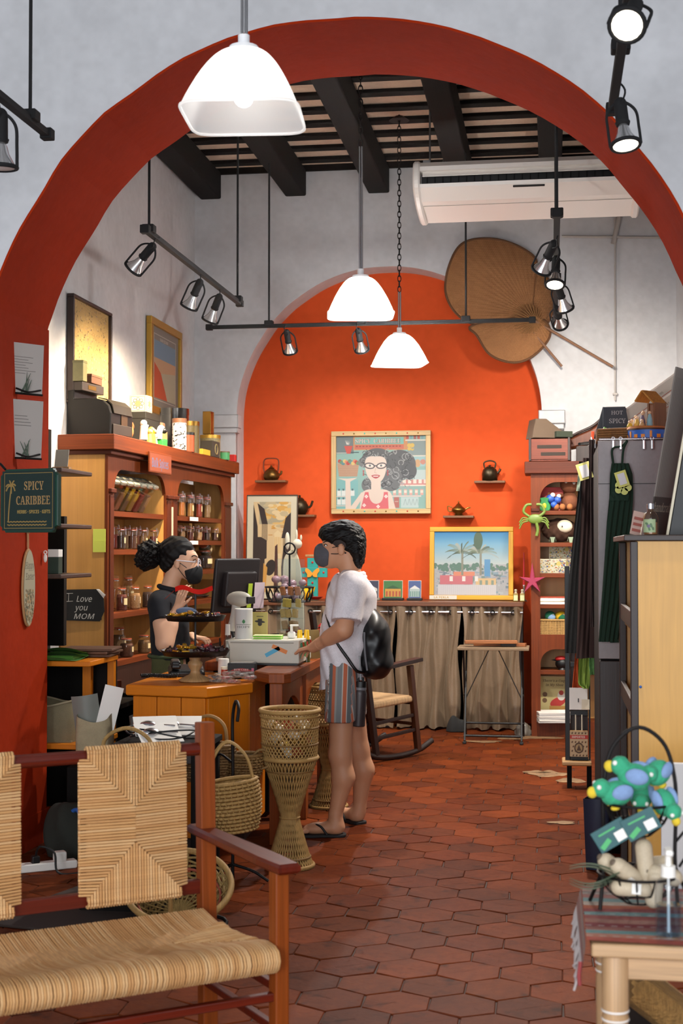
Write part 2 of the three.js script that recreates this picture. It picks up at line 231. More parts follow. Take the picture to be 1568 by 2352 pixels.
// ---------- lights that hang ----------
const TRACK_Y = 3.37, matBulb = mat(0xd8d8d8, 0.25, { metalness: 0.85 }), matGlow = new THREE.MeshPhysicalMaterial({ color: 0xffffff, emissive: C3(0xfff1d8), emissiveIntensity: 6, roughness: 0.4 }), matOff = mat(0xe9e6df, 0.3);
function spotHead(track, p, aim, { lit = true, power = 10, k = 1, cone = 0.5, color = 0xfff4e6 } = {}) {
  const dir = Q(aim).clone().sub(p).normalize(), h = part(track, 'spot_head', [Cy(0.026, 0.026, 0.09, 0, -0.085, 0), Cy(0.03, 0.026, 0.012, 0, -0.13, 0), Sp(0.026, 0, -0.04, 0)], M.blackMatte);
  const q = new THREE.Quaternion().setFromUnitVectors(V(0, -1, 0), dir), y = TRACK_Y - 0.045; h.position.copy(p).sub(bases.get(track)); h.quaternion.copy(q); h.scale.setScalar(k);
  part(h, 'lamp', La([[0.014, -0.13], [0.024, -0.15], [0.03, -0.175], [0.05, -0.212], [0.052, -0.222]], 20), matBulb, { keep: true });
  part(h, 'lamp_face', Cy(0.049, 0.049, 0.006, 0, -0.222, 0), lit ? matGlow : matOff);
  part(h, 'ring', To(0.056, 0.008, 0, -0.222, 0, [PI / 2, 0, 0]), M.blackMatte);
  part(h, 'yoke', Tu([[-0.06, -0.222, 0], [-0.06, -0.15, 0], [-0.056, -0.08, 0], [-0.03, -0.045, 0], [0, -0.03, 0], [0.03, -0.045, 0], [0.056, -0.08, 0], [0.06, -0.15, 0], [0.06, -0.222, 0]], 0.006, 36), M.blackMatte);
  part(h, 'cable', Tu([[0, -0.06, 0.02], [0.02, -0.02, 0.06], [0.0, 0.02, 0.06], [0, 0.03, 0.0]], 0.004, 16), M.blackMatte);
  if (lit) { const l = new THREE.SpotLight(C3(color), power, 0, cone, 1, 2); l.name = 'spot_beam'; l.position.copy(p).addScaledVector(dir, 0.25 * k); l.target.position.copy(p).addScaledVector(dir, 2); l.target.name = 'spot_target'; l.castShadow = true; l.shadow.radius = 2.5; scene.add(l, l.target); }
}
function track(label, a, b, rods, group = 'black track lights') {
  const A = V(a[0], TRACK_Y, -a[1]), E = V(b[0], TRACK_Y, -b[1]), t = thing('track_light', label, 'track light', A, { group });
  part(t, 'rail', [BB(A, E, 0.036, 0.03)], M.blackMatte, { w: true });
  for (const [f, top] of rods) { const p = A.clone().lerp(E, f); part(t, 'rod', [Ba(p, [p.x, top, p.z], 0.008)], M.blackMatte, { w: true }); part(t, 'bracket', [RB(0.07, 0.045, 0.07, 0.006, p.x, p.y + 0.02, p.z)], M.blackMatte, { w: true }); }
  for (const p of [A, E]) part(t, 'end_cap', RB(0.053, 0.048, 0.053, 0.005, p.x, p.y, p.z), M.blackMatte, { w: true });
  return t;
}
const hang = (u, v, d) => { const p = at(u, v, d); p.y = TRACK_Y - 0.03; return p; };
const onTrack = (x, d) => V(x, TRACK_Y - 0.02, -d);
{
  let t = track('black track with three lit spots above the spice cabinet', [-2.285, 7.82], [-2.285, 10.3], [[0.03, 5.0], [0.97, 5.0]]);
  spotHead(t, onTrack(-2.285, 8.05), V(LEFT, 2.5, -8.35), { power: 9, cone: 0.8, color: 0xffe6c4 });
  spotHead(t, onTrack(-2.285, 9.15), V(-3.1, 1.9, -9.6), { power: 16, cone: 1.1, color: 0xffe6c4 });
  spotHead(t, onTrack(-2.285, 9.7), V(-3.1, 1.7, -10.2), { power: 16, cone: 1.1, color: 0xffe6c4 });
  t = track('long black track crossing in front of the orange niche', [-2.78, 11.38], [-0.146, 11.38], [[0.19, 4.73], [0.48, 4.73], [0.8, 4.73]]);
  spotHead(t, onTrack(-2.14, 11.38), V(-2.0, 1.5, -12.8), { power: 3, cone: 1.0 });
  spotHead(t, onTrack(-1.55, 11.38), V(-1.35, 1.5, -12.8), { power: 3, cone: 1.0 });
  t = track('black track with four spots hung over the hanging aprons', [0.035, 7.77], [0.035, 11.42], [[0.02, 4.71], [0.53, 4.71]]);
  spotHead(t, onTrack(0.035, 8.3), V(-0.5, 2.4, -9.0), { lit: false });
  spotHead(t, onTrack(0.035, 8.75), V(-0.05, 1.6, -8.0), { power: 26, cone: 1.0 });
  spotHead(t, onTrack(0.035, 9.6), V(0.5, 2.0, -10.4), { power: 26, cone: 1.0 });
  spotHead(t, onTrack(0.035, 10.6), V(0.4, 2.2, -12.4), { power: 9, cone: 1.0 });
  t = track('black track with two bright spots before the arch, near white wall', [0.262, 3.2], [0.255, 5.95], [[0.75, 5.9], [0.2, 5.9]]);
  spotHead(t, onTrack(0.285, 4.72), V(0.0, 2.4, -3.6), { power: 10, cone: 0.6 });
  spotHead(t, onTrack(0.27, 5.7), V(0.5, 1.2, -5.2), { power: 10, cone: 0.6 });
  t = track('black track cut off at the frame edge beside the arch', [-2.2, 3.4], [-2.185, 5.95], [[0.92, 5.9], [0.1, 5.9]]);
  spotHead(t, onTrack(-2.2, 5.45), V(-2.23, 1.0, -5.6), { lit: false, k: 1.15 });
}
const matShade = mat(0xffffff, 0.9, { transmission: 0.86, thickness: 0, specularIntensity: 0.4 });
function pendant(label, x, d, y, turn, top, chainFrom, I) {
  const t = thing('pendant_lamp', label, 'lamp', V(x, y, -d), { ry: turn, group: 'white square-rimmed pendant lamps' }), H = 0.23, half = 0.2;
  const dome = (e) => (u, v) => { const a = u * 2 * PI + PI / 4, n = lerp(2, 7, Math.pow(v, 1.4)), r = lerp(0.055, half, Math.pow(1 - Math.pow(cos(v * PI / 2), 0.9), 0.6)) + e, c = cos(a), s = sin(a), k = Math.pow(Math.pow(abs(c), n) + Math.pow(abs(s), n), -1 / n); return [c * k * r, H * Math.pow(cos(v * PI / 2), 0.9), s * k * r]; };
  const sh = part(t, 'shade', grid(dome(0), 64, 18, true), matShade, { keep: true });
  const rim = []; for (let i = 0; i < 48; i++) { const p = dome(0)(i / 48, 1); rim.push([p[0], 0, p[2]]); }
  part(sh, 'rim', Tu(rim, 0.005, 96, 6, true), matShade);
  part(t, 'collar', [Cy(0.05, 0.057, 0.02, 0, H + 0.005, 0), Cy(0.02, 0.02, 0.05, 0, H + 0.03, 0)], mat(0xe8e8ea, 0.5));
  part(t, 'bulb', [Sp(0.034, 0, 0.07, 0), Cy(0.017, 0.026, 0.06, 0, 0.11, 0)], new THREE.MeshPhysicalMaterial({ color: 0xffffff, emissive: C3(0xfff4e2), emissiveIntensity: 12 }));
  part(t, 'socket', Cy(0.022, 0.022, 0.08, 0, 0.18, 0), M.paper);
  const rodTop = chainFrom ?? top;
  part(t, 'rod', [Ba([0.008, H, 0], [0.008, rodTop - y, 0], 0.006), Ba([-0.006, H, 0], [-0.006, rodTop - y, 0], 0.005)], M.steel);
  if (chainFrom) { const links = []; let yy = chainFrom - y; for (let i = 0; yy < top - y - 0.03; i++, yy += 0.042) links.push(mv(new THREE.TorusGeometry(0.013, 0.0035, 5, 10).scale(1, 1.9, 1), 0, yy + 0.02, 0, [0, (i % 2) * PI / 2, 0])); part(t, 'chain', links, M.iron); }
  part(t, 'canopy', Cy(0.03, 0.08, 0.035, 0, top - y - 0.0175, 0), M.iron);
  const l = new THREE.PointLight(C3(0xfbfaf6), I); l.name = 'pendant_glow'; l.position.set(x, y + 0.07, -d); l.castShadow = true; l.shadow.radius = 1.7; scene.add(l);
}
pendant('largest white pendant lamp, hung nearest on a grey rod', -1.041, 4.75, 3.03, 0.09, 5.9, null, 0.14);
pendant('middle white pendant lamp hung on a long rod and chain', -1.157, 8.64, 2.985, 0.16, 4.93, 4.03, 9.5);
pendant('smallest white pendant lamp hung on a thin chain over the customer', -1.167, 10.99, 2.985, 0.3, 4.93, 3.55, 8);
{ // air conditioner slung under the ceiling
  const x0 = -0.95, x1 = 0.62, L = x1 - x0, t = thing('air_conditioner', 'long white air conditioner slung below the dark ceiling', 'air conditioner', V((x0 + x1) / 2, 4.0, -10.25), { ry: -0.01 });
  const body = [[-0.32, 0.26], [0.28, 0.28], [0.33, 0.24], [0.33, 0.21], [0.25, 0.20], [0.25, 0.125], [0.335, 0.115], [0.33, 0.09], [0.2, 0.02], [-0.25, -0.03], [-0.32, 0.0]];
  const mW = mat(0xe9e4de, 0.4), ac = Ex(body, L - 0.09).rotateY(-PI / 2);
  part(t, 'body', ac, mW);
  for (const s of [-1, 1]) part(t, 'end_cover', Ex(smooth([[-0.33, 0.27], [0, 0.29], [0.3, 0.285], [0.345, 0.22], [0.34, 0.09], [0.2, 0.01], [-0.25, -0.045], [-0.33, 0]], 40), 0.05, 0.012).rotateY(-PI / 2).translate(s * (L / 2 - 0.02), 0, 0), mW);
  part(t, 'outlet', B(L - 0.1, 0.08, 0.01, 0, 0.163, 0.256), M.black);
  part(t, 'louver', RB(L - 0.12, 0.045, 0.008, 0.003, 0, 0.19, 0.30, [-0.6, 0, 0]), mW);
  for (let i = 0; i < 26; i++) part(t, 'vane', B(0.004, 0.05, 0.03, -L / 2 + 0.09 + i * (L - 0.18) / 25, 0.15, 0.27), M.blackMatte);
  part(t, 'display_panel', RB(0.22, 0.026, 0.01, 0.003, 0.02, 0.083, 0.315, [-0.5, 0, 0]), M.black);
  part(t, 'lower_seam', B(L - 0.1, 0.003, 0.004, 0, 0.008, 0.115), mat(0xa9a39c, 0.6));
  for (const s of [-1, 1]) part(t, 'hanger', [Ba([s * 0.7, 0.27, 0], [s * 0.7, 0.94, 0], 0.007), B(0.05, 0.03, 0.5, s * 0.7, 0.29, 0)], M.steel);
}
// ---------- left side: pier, signs, pictures, spice cabinet ----------
part(scene.getObjectByName('wall_front'), 'pier_facing', bx(-2.74, -2.662, 0, 2.72, FRONT0, FRONT1 + 0.012), M.orangeSoffit);
const PIER = -2.66;
function picture(name, label, cat, P, w, h, ry, frame, face, { fw = 0.03, ft = 0.03, mount, rot, group } = {}) {      // framed picture centred on P, facing +z turned by ry
  const t = thing(name, label, cat, P, { ry, group }); if (rot) t.rotation.set(...rot);
  const bar = (n, a, b, c, d) => part(t, 'frame_bar', RB(a, b, ft, 0.005, c, d, 0), frame, { grain: a > b ? 'x' : 'y' });
  bar('t', w, fw, 0, h / 2 - fw / 2); bar('b', w, fw, 0, -h / 2 + fw / 2); bar('l', fw, h - 2 * fw, -w / 2 + fw / 2, 0); bar('r', fw, h - 2 * fw, w / 2 - fw / 2, 0);
  part(t, 'backing', B(w - fw, h - fw, 0.006, 0, 0, -ft / 2 + 0.004), M.dark);
  if (mount) part(t, 'mount', B(w - 2 * fw, h - 2 * fw, 0.004, 0, 0, -0.003), mount.mat);
  const m = mount?.m ?? 0; part(t, 'print', Pl(w - 2 * fw - 2 * m, h - 2 * fw - 2 * m, 0, (mount?.dy ?? 0), 0.001), face, { keep: true });
  return t;
}
{ // pictures on the left wall
  const map = print(256, 340, (x, w, h) => { x.fillStyle = '#c9a765'; x.fillRect(0, 0, w, h); seed = 99; for (let i = 0; i < 620; i++) { x.fillStyle = ['#3d3423', '#6d5a38', '#8a774c', '#a08c9a', '#d8be86'][rnd() * 5 | 0]; x.save(); x.translate(rnd() * w, rnd() * h); x.rotate(rr(-0.6, 0.6)); x.fillRect(0, 0, rr(1, 5), rr(1, 8)); x.restore(); } x.strokeStyle = '#7a6a45'; for (let i = 0; i < 18; i++) { x.beginPath(); x.moveTo(rnd() * w, rnd() * h); x.lineTo(rnd() * w, rnd() * h); x.lineWidth = 0.5; x.stroke(); } });
  picture('framed_map', 'tall dark-framed old map with yellowed paper on white wall', 'picture', V(LEFT + 0.03, 2.885, -9.48), 0.84, 0.73, PI / 2, M.dark, map, { fw: 0.022, ft: 0.05 });
  const poster = print(256, 340, (x, w, h) => { x.fillStyle = '#8e8b83'; x.fillRect(0, 0, w, h); x.fillStyle = '#7fa0b8'; x.fillRect(28, 55, w - 56, 120); x.fillStyle = '#d8b18a'; x.fillRect(28, 130, w - 56, 60); x.fillStyle = '#d9603a'; x.beginPath(); x.moveTo(28, 150); x.lineTo(90, 190); x.lineTo(150, 300); x.lineTo(28, 300); x.fill(); x.fillStyle = '#c8c4a8'; x.beginPath(); x.moveTo(90, 190); x.lineTo(228, 170); x.lineTo(228, 300); x.lineTo(150, 300); x.fill(); x.strokeStyle = '#ddd8cc'; x.lineWidth = 3; x.strokeRect(26, 30, w - 52, h - 62); x.fillStyle = '#e8e2d4'; x.font = '16px serif'; x.fillText('SAN JUAN', 80, 52); });
  picture('framed_poster', 'gold-framed pastel poster on white wall beside the corner', 'picture', V(LEFT + 0.03, 3.02, -11.4), 0.95, 0.77, PI / 2, M.gold, poster, { fw: 0.06, ft: 0.045 });
}
{ // blade sign with the shop's name
  const w = 0.335, h = 0.3, n = 0.032, out = [[-w / 2 + n, h / 2], [w / 2 - n, h / 2], [w / 2 - n * 0.7, h / 2 - n * 0.5], [w / 2, h / 2 - n], [w / 2, -h / 2 + n], [w / 2 - n * 0.7, -h / 2 + n * 0.6], [w / 2 - n, -h / 2], [-w / 2 + n, -h / 2], [-w / 2 + n * 0.6, -h / 2 + n * 0.5], [-w / 2, -h / 2 + n], [-w / 2, h / 2 - n], [-w / 2 + n * 0.6, h / 2 - n * 0.5]];
  const P = at(70, 1150, 6.4), t = thing('hanging_sign', 'dark green shop sign with gold letters and palm tree on orange pier', 'sign', P, { ry: -0.3 });
  part(t, 'board', Ex(out, 0.03, 0.004), mat(0x0f3a2c, 0.35));
  const face = print(512, 468, (x, W, H) => { x.fillStyle = '#14302a'; x.fillRect(0, 0, W, H); x.strokeStyle = '#b08d4a'; x.lineWidth = 5; x.strokeRect(22, 18, W - 44, H - 36); x.fillStyle = '#c79a5e'; x.textAlign = 'center'; x.font = 'bold 92px serif'; x.save(); x.scale(0.7, 1); x.fillText('SPICY', 440, 150); x.fillText('CARIBBEE', 430, 265); x.restore(); x.font = 'bold 38px sans-serif'; x.fillStyle = '#d2aa55'; x.save(); x.scale(0.8, 1); x.fillText('HERBS · SPICES · GIFTS', 385, 335); x.restore(); x.strokeStyle = '#b08d4a'; x.lineWidth = 9; for (const y of [400, 425]) { x.beginPath(); for (let k = 50; k < 440; k += 8) x.lineTo(k, y + 3 * sin(k * 0.2)); x.stroke(); } x.lineWidth = 12; x.beginPath(); x.moveTo(60, 405); x.quadraticCurveTo(66, 260, 88, 130); x.stroke(); x.lineWidth = 13; for (const [a, b] of [[-50, 40], [-52, 5], [-20, -40], [30, -38], [42, 0], [36, 40], [0, 60]]) { x.beginPath(); x.moveTo(88, 120); x.quadraticCurveTo(88 + a * 0.6, 110 + b * 0.4 - 22, 88 + a, 118 + b); x.stroke(); } }, { roughness: 0.45 });
  part(t, 'face', Pl(w - 0.03, h - 0.02, 0, 0, 0.0165), face, { keep: true });
  part(t, 'bracket', Tu([[-w / 2 + 0.02, h / 2 + 0.0, 0], [-w / 2 - 0.02, h / 2 + 0.03, 0], [-w / 2 - 0.05, h / 2, 0]], 0.006, 12), M.iron);
}
{ // oval easter plaque, small egg, clip frames on the pier
  const t = thing('oval_plaque', 'cream oval Happy Easter plaque hung on the orange pier', 'plaque', V(PIER, 1.35, -6.98), { ry: PI / 2 });
  const ov = smooth(Array.from({ length: 20 }, (_, i) => [cos(i / 20 * 2 * PI) * 0.085, sin(i / 20 * 2 * PI) * 0.2]), 48);
  part(t, 'board', Ex(ov, 0.012, 0.003).translate(0, 0, 0.008), mat(0xb58a5a, 0.7));
  const f = print(128, 256, (x, w, h) => { x.fillStyle = '#cfc7a6'; x.fillRect(0, 0, w, h); x.fillStyle = '#5c5a48'; x.font = 'italic 30px serif'; x.textAlign = 'center'; x.fillText('Happy', 64, 66); x.fillText('Easter', 66, 102); seed = 5; for (let i = 0; i < 260; i++) { x.fillStyle = ['#6f7048', '#8a7a52', '#a08a6a', '#d0a56a', '#5a5a40'][rnd() * 5 | 0]; x.beginPath(); x.arc(64 + rr(-44, 44), 185 + rr(-50, 60), rr(1, 6), 0, 7); x.fill(); } });
  const fg = new THREE.ShapeGeometry(new THREE.Shape(ov.map(([a, b]) => new THREE.Vector2(a * 0.93, b * 0.96))), 12); const uv = fg.attributes.uv; for (let i = 0; i < uv.count; i++) uv.setXY(i, uv.getX(i) / 0.17 + 0.5, uv.getY(i) / 0.4 + 0.5);
  part(t, 'print', fg.translate(0, 0, 0.0155), f, { keep: true }); part(t, 'ribbon', [Ba([0, 0.2, 0.006], [0, 0.285, 0.004], 0.006), Sp(0.01, 0, 0.285, 0.006)], mat(0xbf8a5e, 0.8));
  solo('egg_ornament', 'small white egg ornament near the edge of the orange pier', 'ornament', [Sp(0.014, 0, 0, 0, [0.7, 1.7, 0.7]), To(0.008, 0.003, 0, 0.03, 0)], mat(0xeae2d6, 0.5), V(PIER + 0.014, 1.5, -7.21));
  const note = (rows) => print(192, 256, (x, w, h) => { x.fillStyle = '#d9d4cd'; x.fillRect(0, 0, w, h); x.fillStyle = '#8d8984'; for (let i = 0; i < rows; i++) x.fillRect(24, 70 + i * 14, rnd() * 70 + 60, 3); });
  [['upper wire-framed paper notice with reed ornament on the orange pier', 846, 0.105, 0.25, note(7)], ['lower wire-framed paper notice with reed ornament on the orange pier', 985, 0.1, 0.29, note(4)]].forEach(([label, v, w, h, f]) => {
    const p = at(60, v, 6.86); const n = thing('notice_holder', label, 'frame', p, { ry: PI / 2 - 0.62, group: 'paper notices on the pier' }); n.rotation.x = 0.06; n.rotation.order = 'YXZ';
    part(n, 'paper', B(w * 1.9, h, 0.004, 0, 0, 0), f, { keep: true }); part(n, 'stand', [B(0.008, h + 0.06, 0.01, -w * 0.95, -0.01, -0.006), B(w * 1.95, 0.01, 0.012, 0, -h / 2 - 0.004, 0)], M.iron);
    for (let i = 0; i < 4; i++) part(n, 'reed', Ba([w * rr(-0.5, 0.2), -h / 2, 0.01], [w * rr(-0.5, 0.3), -h / 2 + rr(0.05, 0.11), 0.014], 0.005, 0.001, 6), mat(0x4a5a4a, 0.7));
    part(n, 'twig', Tu([[-w * 0.6, -h / 2 + 0.02, 0.012], [0, -h / 2 + 0.005, 0.02], [w * 0.8, -h / 2 + 0.02, 0.012]], 0.005, 10), M.iron);
  });
}
// --- bulk spice cabinet, turned a little off the left wall ---
const CT = THREE.MathUtils.degToRad(87.72), CP = V(-2.86, 0, -8.945), cab = (s, y, o = 0) => V(CP.x + cos(CT) * s + sin(CT) * o, y, CP.z - sin(CT) * s + cos(CT) * o);
const BAYS = [[0.12, 1.227, [1.80, 1.545, 1.12, 0.80]], [1.518, 2.84, [1.80, 1.615, 1.38, 1.14, 0.80]]], CL = 3.07, CD = 0.33;
{
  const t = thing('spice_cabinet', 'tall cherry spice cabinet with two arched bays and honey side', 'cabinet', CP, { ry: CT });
  part(t, 'side_panel', B(0.03, 2.18, CD - 0.02, 0.015, 1.09, -CD / 2 - 0.01), M.honey, { label: 'honey-coloured wooden side panel' }); part(t, 'side_panel', B(0.03, 2.18, CD, CL - 0.015, 1.09, -CD / 2), M.honey);
  part(t, 'back_panel', B(CL, 2.1, 0.012, CL / 2, 1.05, -CD + 0.006), M.honey);
  part(t, 'partition', B(0.03, 2.1, CD - 0.03, 1.24, 1.05, -CD / 2), M.honey); part(t, 'partition', B(0.03, 2.1, CD - 0.03, 1.5, 1.05, -CD / 2), M.honey);
  const face = wallShape(0, CL, 2.18, BAYS.map(([a, b]) => { const r = 0.16, top = 2.08, p = [[b, 0.12], [b, top - r]]; for (let i = 0; i <= 8; i++) { const q = i / 8 * PI / 2; p.push([b - 0.0 - r + r * cos(q), top - r + r * sin(q)]); } for (let i = 0; i <= 8; i++) { const q = PI / 2 + i / 8 * PI / 2; p.push([a + r + r * cos(q), top - r + r * sin(q)]); } p.push([a, 0.12]); return p; }), 0);
  part(t, 'face_frame', Ex(face, 0.024).translate(0, 0, -0.012), M.cherry);
  for (const [a, b] of [[0, 0.12], [1.227, 1.37], [1.375, 1.518], [2.84, CL]]) part(t, 'stile_moulding', [RB(b - a - 0.02, 0.03, 0.03, 0.006, (a + b) / 2, 1.93, 0.008), RB(b - a - 0.05, 1.8, 0.012, 0.004, (a + b) / 2, 1.0, 0.004)], M.cherryDark);
  part(t, 'crown', [RB(CL + 0.1, 0.1, CD + 0.06, 0.006, CL / 2, 2.245, -CD / 2 + 0.03)], M.cherry, { grain: 'x' }); part(t, 'cornice', RB(CL + 0.04, 0.03, CD + 0.03, 0.006, CL / 2, 2.18, -CD / 2 + 0.015), M.cherryDark, { grain: 'x' });
  BAYS.forEach(([a, b, ys]) => ys.forEach((y) => part(t, 'shelf', B(b - a + 0.05, 0.035, CD - 0.03, (a + b) / 2, y - 0.018, -CD / 2 + 0.0), M.cherry, { grain: 'x' })));
  for (const [s, y, w] of [[1.0, 1.527, 0.12], [1.95, 1.782, 0.22], [1.95, 1.597, 0.22]]) part(t, 'price_tag', B(w, 0.03, 0.003, s, y, 0.003), M.paper);
  for (const [a, b] of BAYS) part(t, 'dark_base_fill', B(b - a + 0.04, 0.64, 0.02, (a + b) / 2, 0.45, -0.03), wood(0x3a1a10, 0.5));  // dark sheet closes the open base; its colour stands for shade inside
  part(t, 'price_list', B(0.12, 0.4, 0.003, 1.37, 1.66, 0.004), mat(0xcdb69a, 0.8));
  // things stuck to it
  const sg = print(256, 64, (x, w, h) => { x.fillStyle = '#8a3f1e'; x.fillRect(0, 0, w, h); x.fillStyle = '#5d668f'; x.font = 'bold 46px sans-serif'; x.save(); x.scale(0.8, 1); x.fillText('Bulk Spices', 26, 50); x.restore(); });
  const p = thing('plaque', 'small brown wooden Bulk Spices plaque on the cabinet crown', 'sign', cab(0.86, 2.155, 0.075), { ry: CT }); part(p, 'board', RB(0.5, 0.145, 0.012, 0.003), M.cherry, { grain: 'x' }); part(p, 'lettering', Pl(0.49, 0.125, 0, 0, 0.007), sg, { keep: true });
}
{ // papers on the honey side panel: facing the camera
  const q = (u, v) => at(u, v, 8.925), n = thing('paper_note', 'black paper with I Love you MOM chalked on the cabinet side', 'note', q(192, 1390));
  const f = print(384, 270, (x, w, h) => { x.fillStyle = '#0f0f10'; x.fillRect(0, 0, w, h); x.strokeStyle = x.fillStyle = '#e4e2dc'; x.lineWidth = 5; x.lineCap = 'round'; const L = (p) => { x.beginPath(); p.forEach(([a, b], i) => i ? x.lineTo(a, b) : x.moveTo(a, b)); x.stroke(); }; L([[10, 20], [90, 18]]); L([[48, 20], [46, 92]]); L([[8, 98], [90, 92]]); x.font = 'italic 78px sans-serif'; x.fillText('Love', 120, 98); x.fillText('you', 110, 180); x.save(); x.scale(1.1, 0.9); x.fillText('MOM', 85, 290); x.restore(); });
  part(n, 'sheet', Ex([[-0.14, 0.1], [0.09, 0.105], [0.135, 0.05], [0.14, -0.04], [0.11, -0.105], [-0.12, -0.1], [-0.14, -0.08]], 0.003), mat(0x0f0f10, 0.6)); part(n, 'lettering', Pl(0.255, 0.185, -0.005, -0.003, 0.0022), f, { keep: true }); part(n, 'curled_corner', grid((u, v) => [0.085 + 0.05 * u + 0.02 * v, 0.105 - 0.06 * u * (1 - v * 0.4), 0.003 + 0.02 * sin(v * PI / 2) * u], 6, 6), M.paper);
  const s = at(228, 1242, 8.93); solo('sticky_note', 'yellow green sticky notes on the honey cabinet side panel', 'note', [B(0.085, 0.08, 0.003, 0, 0.037, 0), B(0.085, 0.075, 0.003, 0, -0.037, 0.001, [0.03, 0, 0])], mat(0xc9d45a, 0.8), s);
}
// --- jars ---
const matSeal = mat(0xb4502e, 0.6), matLabel = mat(0xd9c493, 0.8), spice = (c) => mat(c, 0.95, { map: 'speck', s: 0.05, bump: 'rough', bs: 0.003, bsz: 0.03 });
const SPICE = [0x8a4a22, 0x5b3219, 0xa9793e, 0x6a2d1a, 0x9c7a50, 0x3d2416, 0xb06a2a, 0x7c5a34, 0x8f2f18, 0xb58a5c].map(spice);
function jarProto(kind) {
  const g = new THREE.Group();
  if (kind === 'clip') {
    part(g, 'glass', La([[0.001, 0.003], [0.043, 0.003], [0.047, 0.01], [0.048, 0.125], [0.043, 0.138], [0.04, 0.142]], 20), M.glass, { keep: true }); part(g, 'contents', Cy(0.044, 0.043, 0.095, 0, 0.053, 0), SPICE[0]);
    part(g, 'seal', Cy(0.043, 0.043, 0.005, 0, 0.145, 0), matSeal); part(g, 'lid', La([[0.043, 0.148], [0.044, 0.156], [0.034, 0.164], [0.001, 0.166]], 20), M.glass, { keep: true });
    part(g, 'clasp', [Tu([[-0.012, 0.166, 0.044], [-0.02, 0.14, 0.05], [0, 0.1, 0.053], [0.02, 0.14, 0.05], [0.012, 0.166, 0.044]], 0.0028, 16, 5), To(0.045, 0.002, 0, 0.14, 0, [PI / 2, 0, 0], 20, 5)], M.chrome);
  } else if (kind === 'squat') {
    part(g, 'glass', La([[0.001, 0.003], [0.052, 0.003], [0.06, 0.012], [0.062, 0.09], [0.055, 0.115], [0.043, 0.128], [0.043, 0.145]], 22), M.glass, { keep: true }); part(g, 'contents', La([[0.001, 0.006], [0.05, 0.006], [0.057, 0.014], [0.058, 0.088], [0.05, 0.11], [0.001, 0.112]], 20), SPICE[4]);
    part(g, 'seal', Cy(0.045, 0.045, 0.005, 0, 0.148, 0), matSeal); part(g, 'lid', La([[0.046, 0.151], [0.046, 0.16], [0.036, 0.166], [0.001, 0.168]], 20), M.glass, { keep: true }); part(g, 'clasp', To(0.047, 0.0025, 0, 0.14, 0, [PI / 2, 0, 0], 20, 5), M.chrome);
  } else {
    part(g, 'glass', RB(0.09, 0.2, 0.11, 0.008, 0, 0.1, 0), M.glass); part(g, 'contents', RB(0.083, 0.135, 0.1, 0.006, 0, 0.072, 0), SPICE[0]); part(g, 'lid', RB(0.092, 0.03, 0.13, 0.01, 0, 0.215, 0.005), mat(0xb8b6a0, 0.35, { metalness: 0.3 })); part(g, 'flap', B(0.07, 0.006, 0.06, 0, 0.222, 0.055, [0.5, 0, 0]), M.glass);
  }
  const lr = kind === 'clip' ? 0.0485 : 0.0625;
  part(g, 'label', kind === 'bin' ? B(0.06, 0.075, 0.002, 0, 0.222, 0.03, [-1.25, 0, 0]) : new THREE.CylinderGeometry(lr, lr, 0.042, 10, 1, true, -0.42, 0.84).translate(0, 0.065, 0), matLabel);
  return g;
}
const PROTO = { clip: jarProto('clip'), squat: jarProto('squat'), bin: jarProto('bin') };
function jar(kind, label, group, P, ry, k, ky, c) {
  const g = PROTO[kind].clone(); g.name = numbered(kind === 'bin' ? 'spice_bin' : 'spice_jar'); g.position.copy(P); g.rotation.y = ry; g.scale.set(k, ky, k); tag(g, label, 'jar', group); bases.set(g, P);
  g.children.find((m) => m.name === 'contents').material = c; scene.add(g); return g;
}
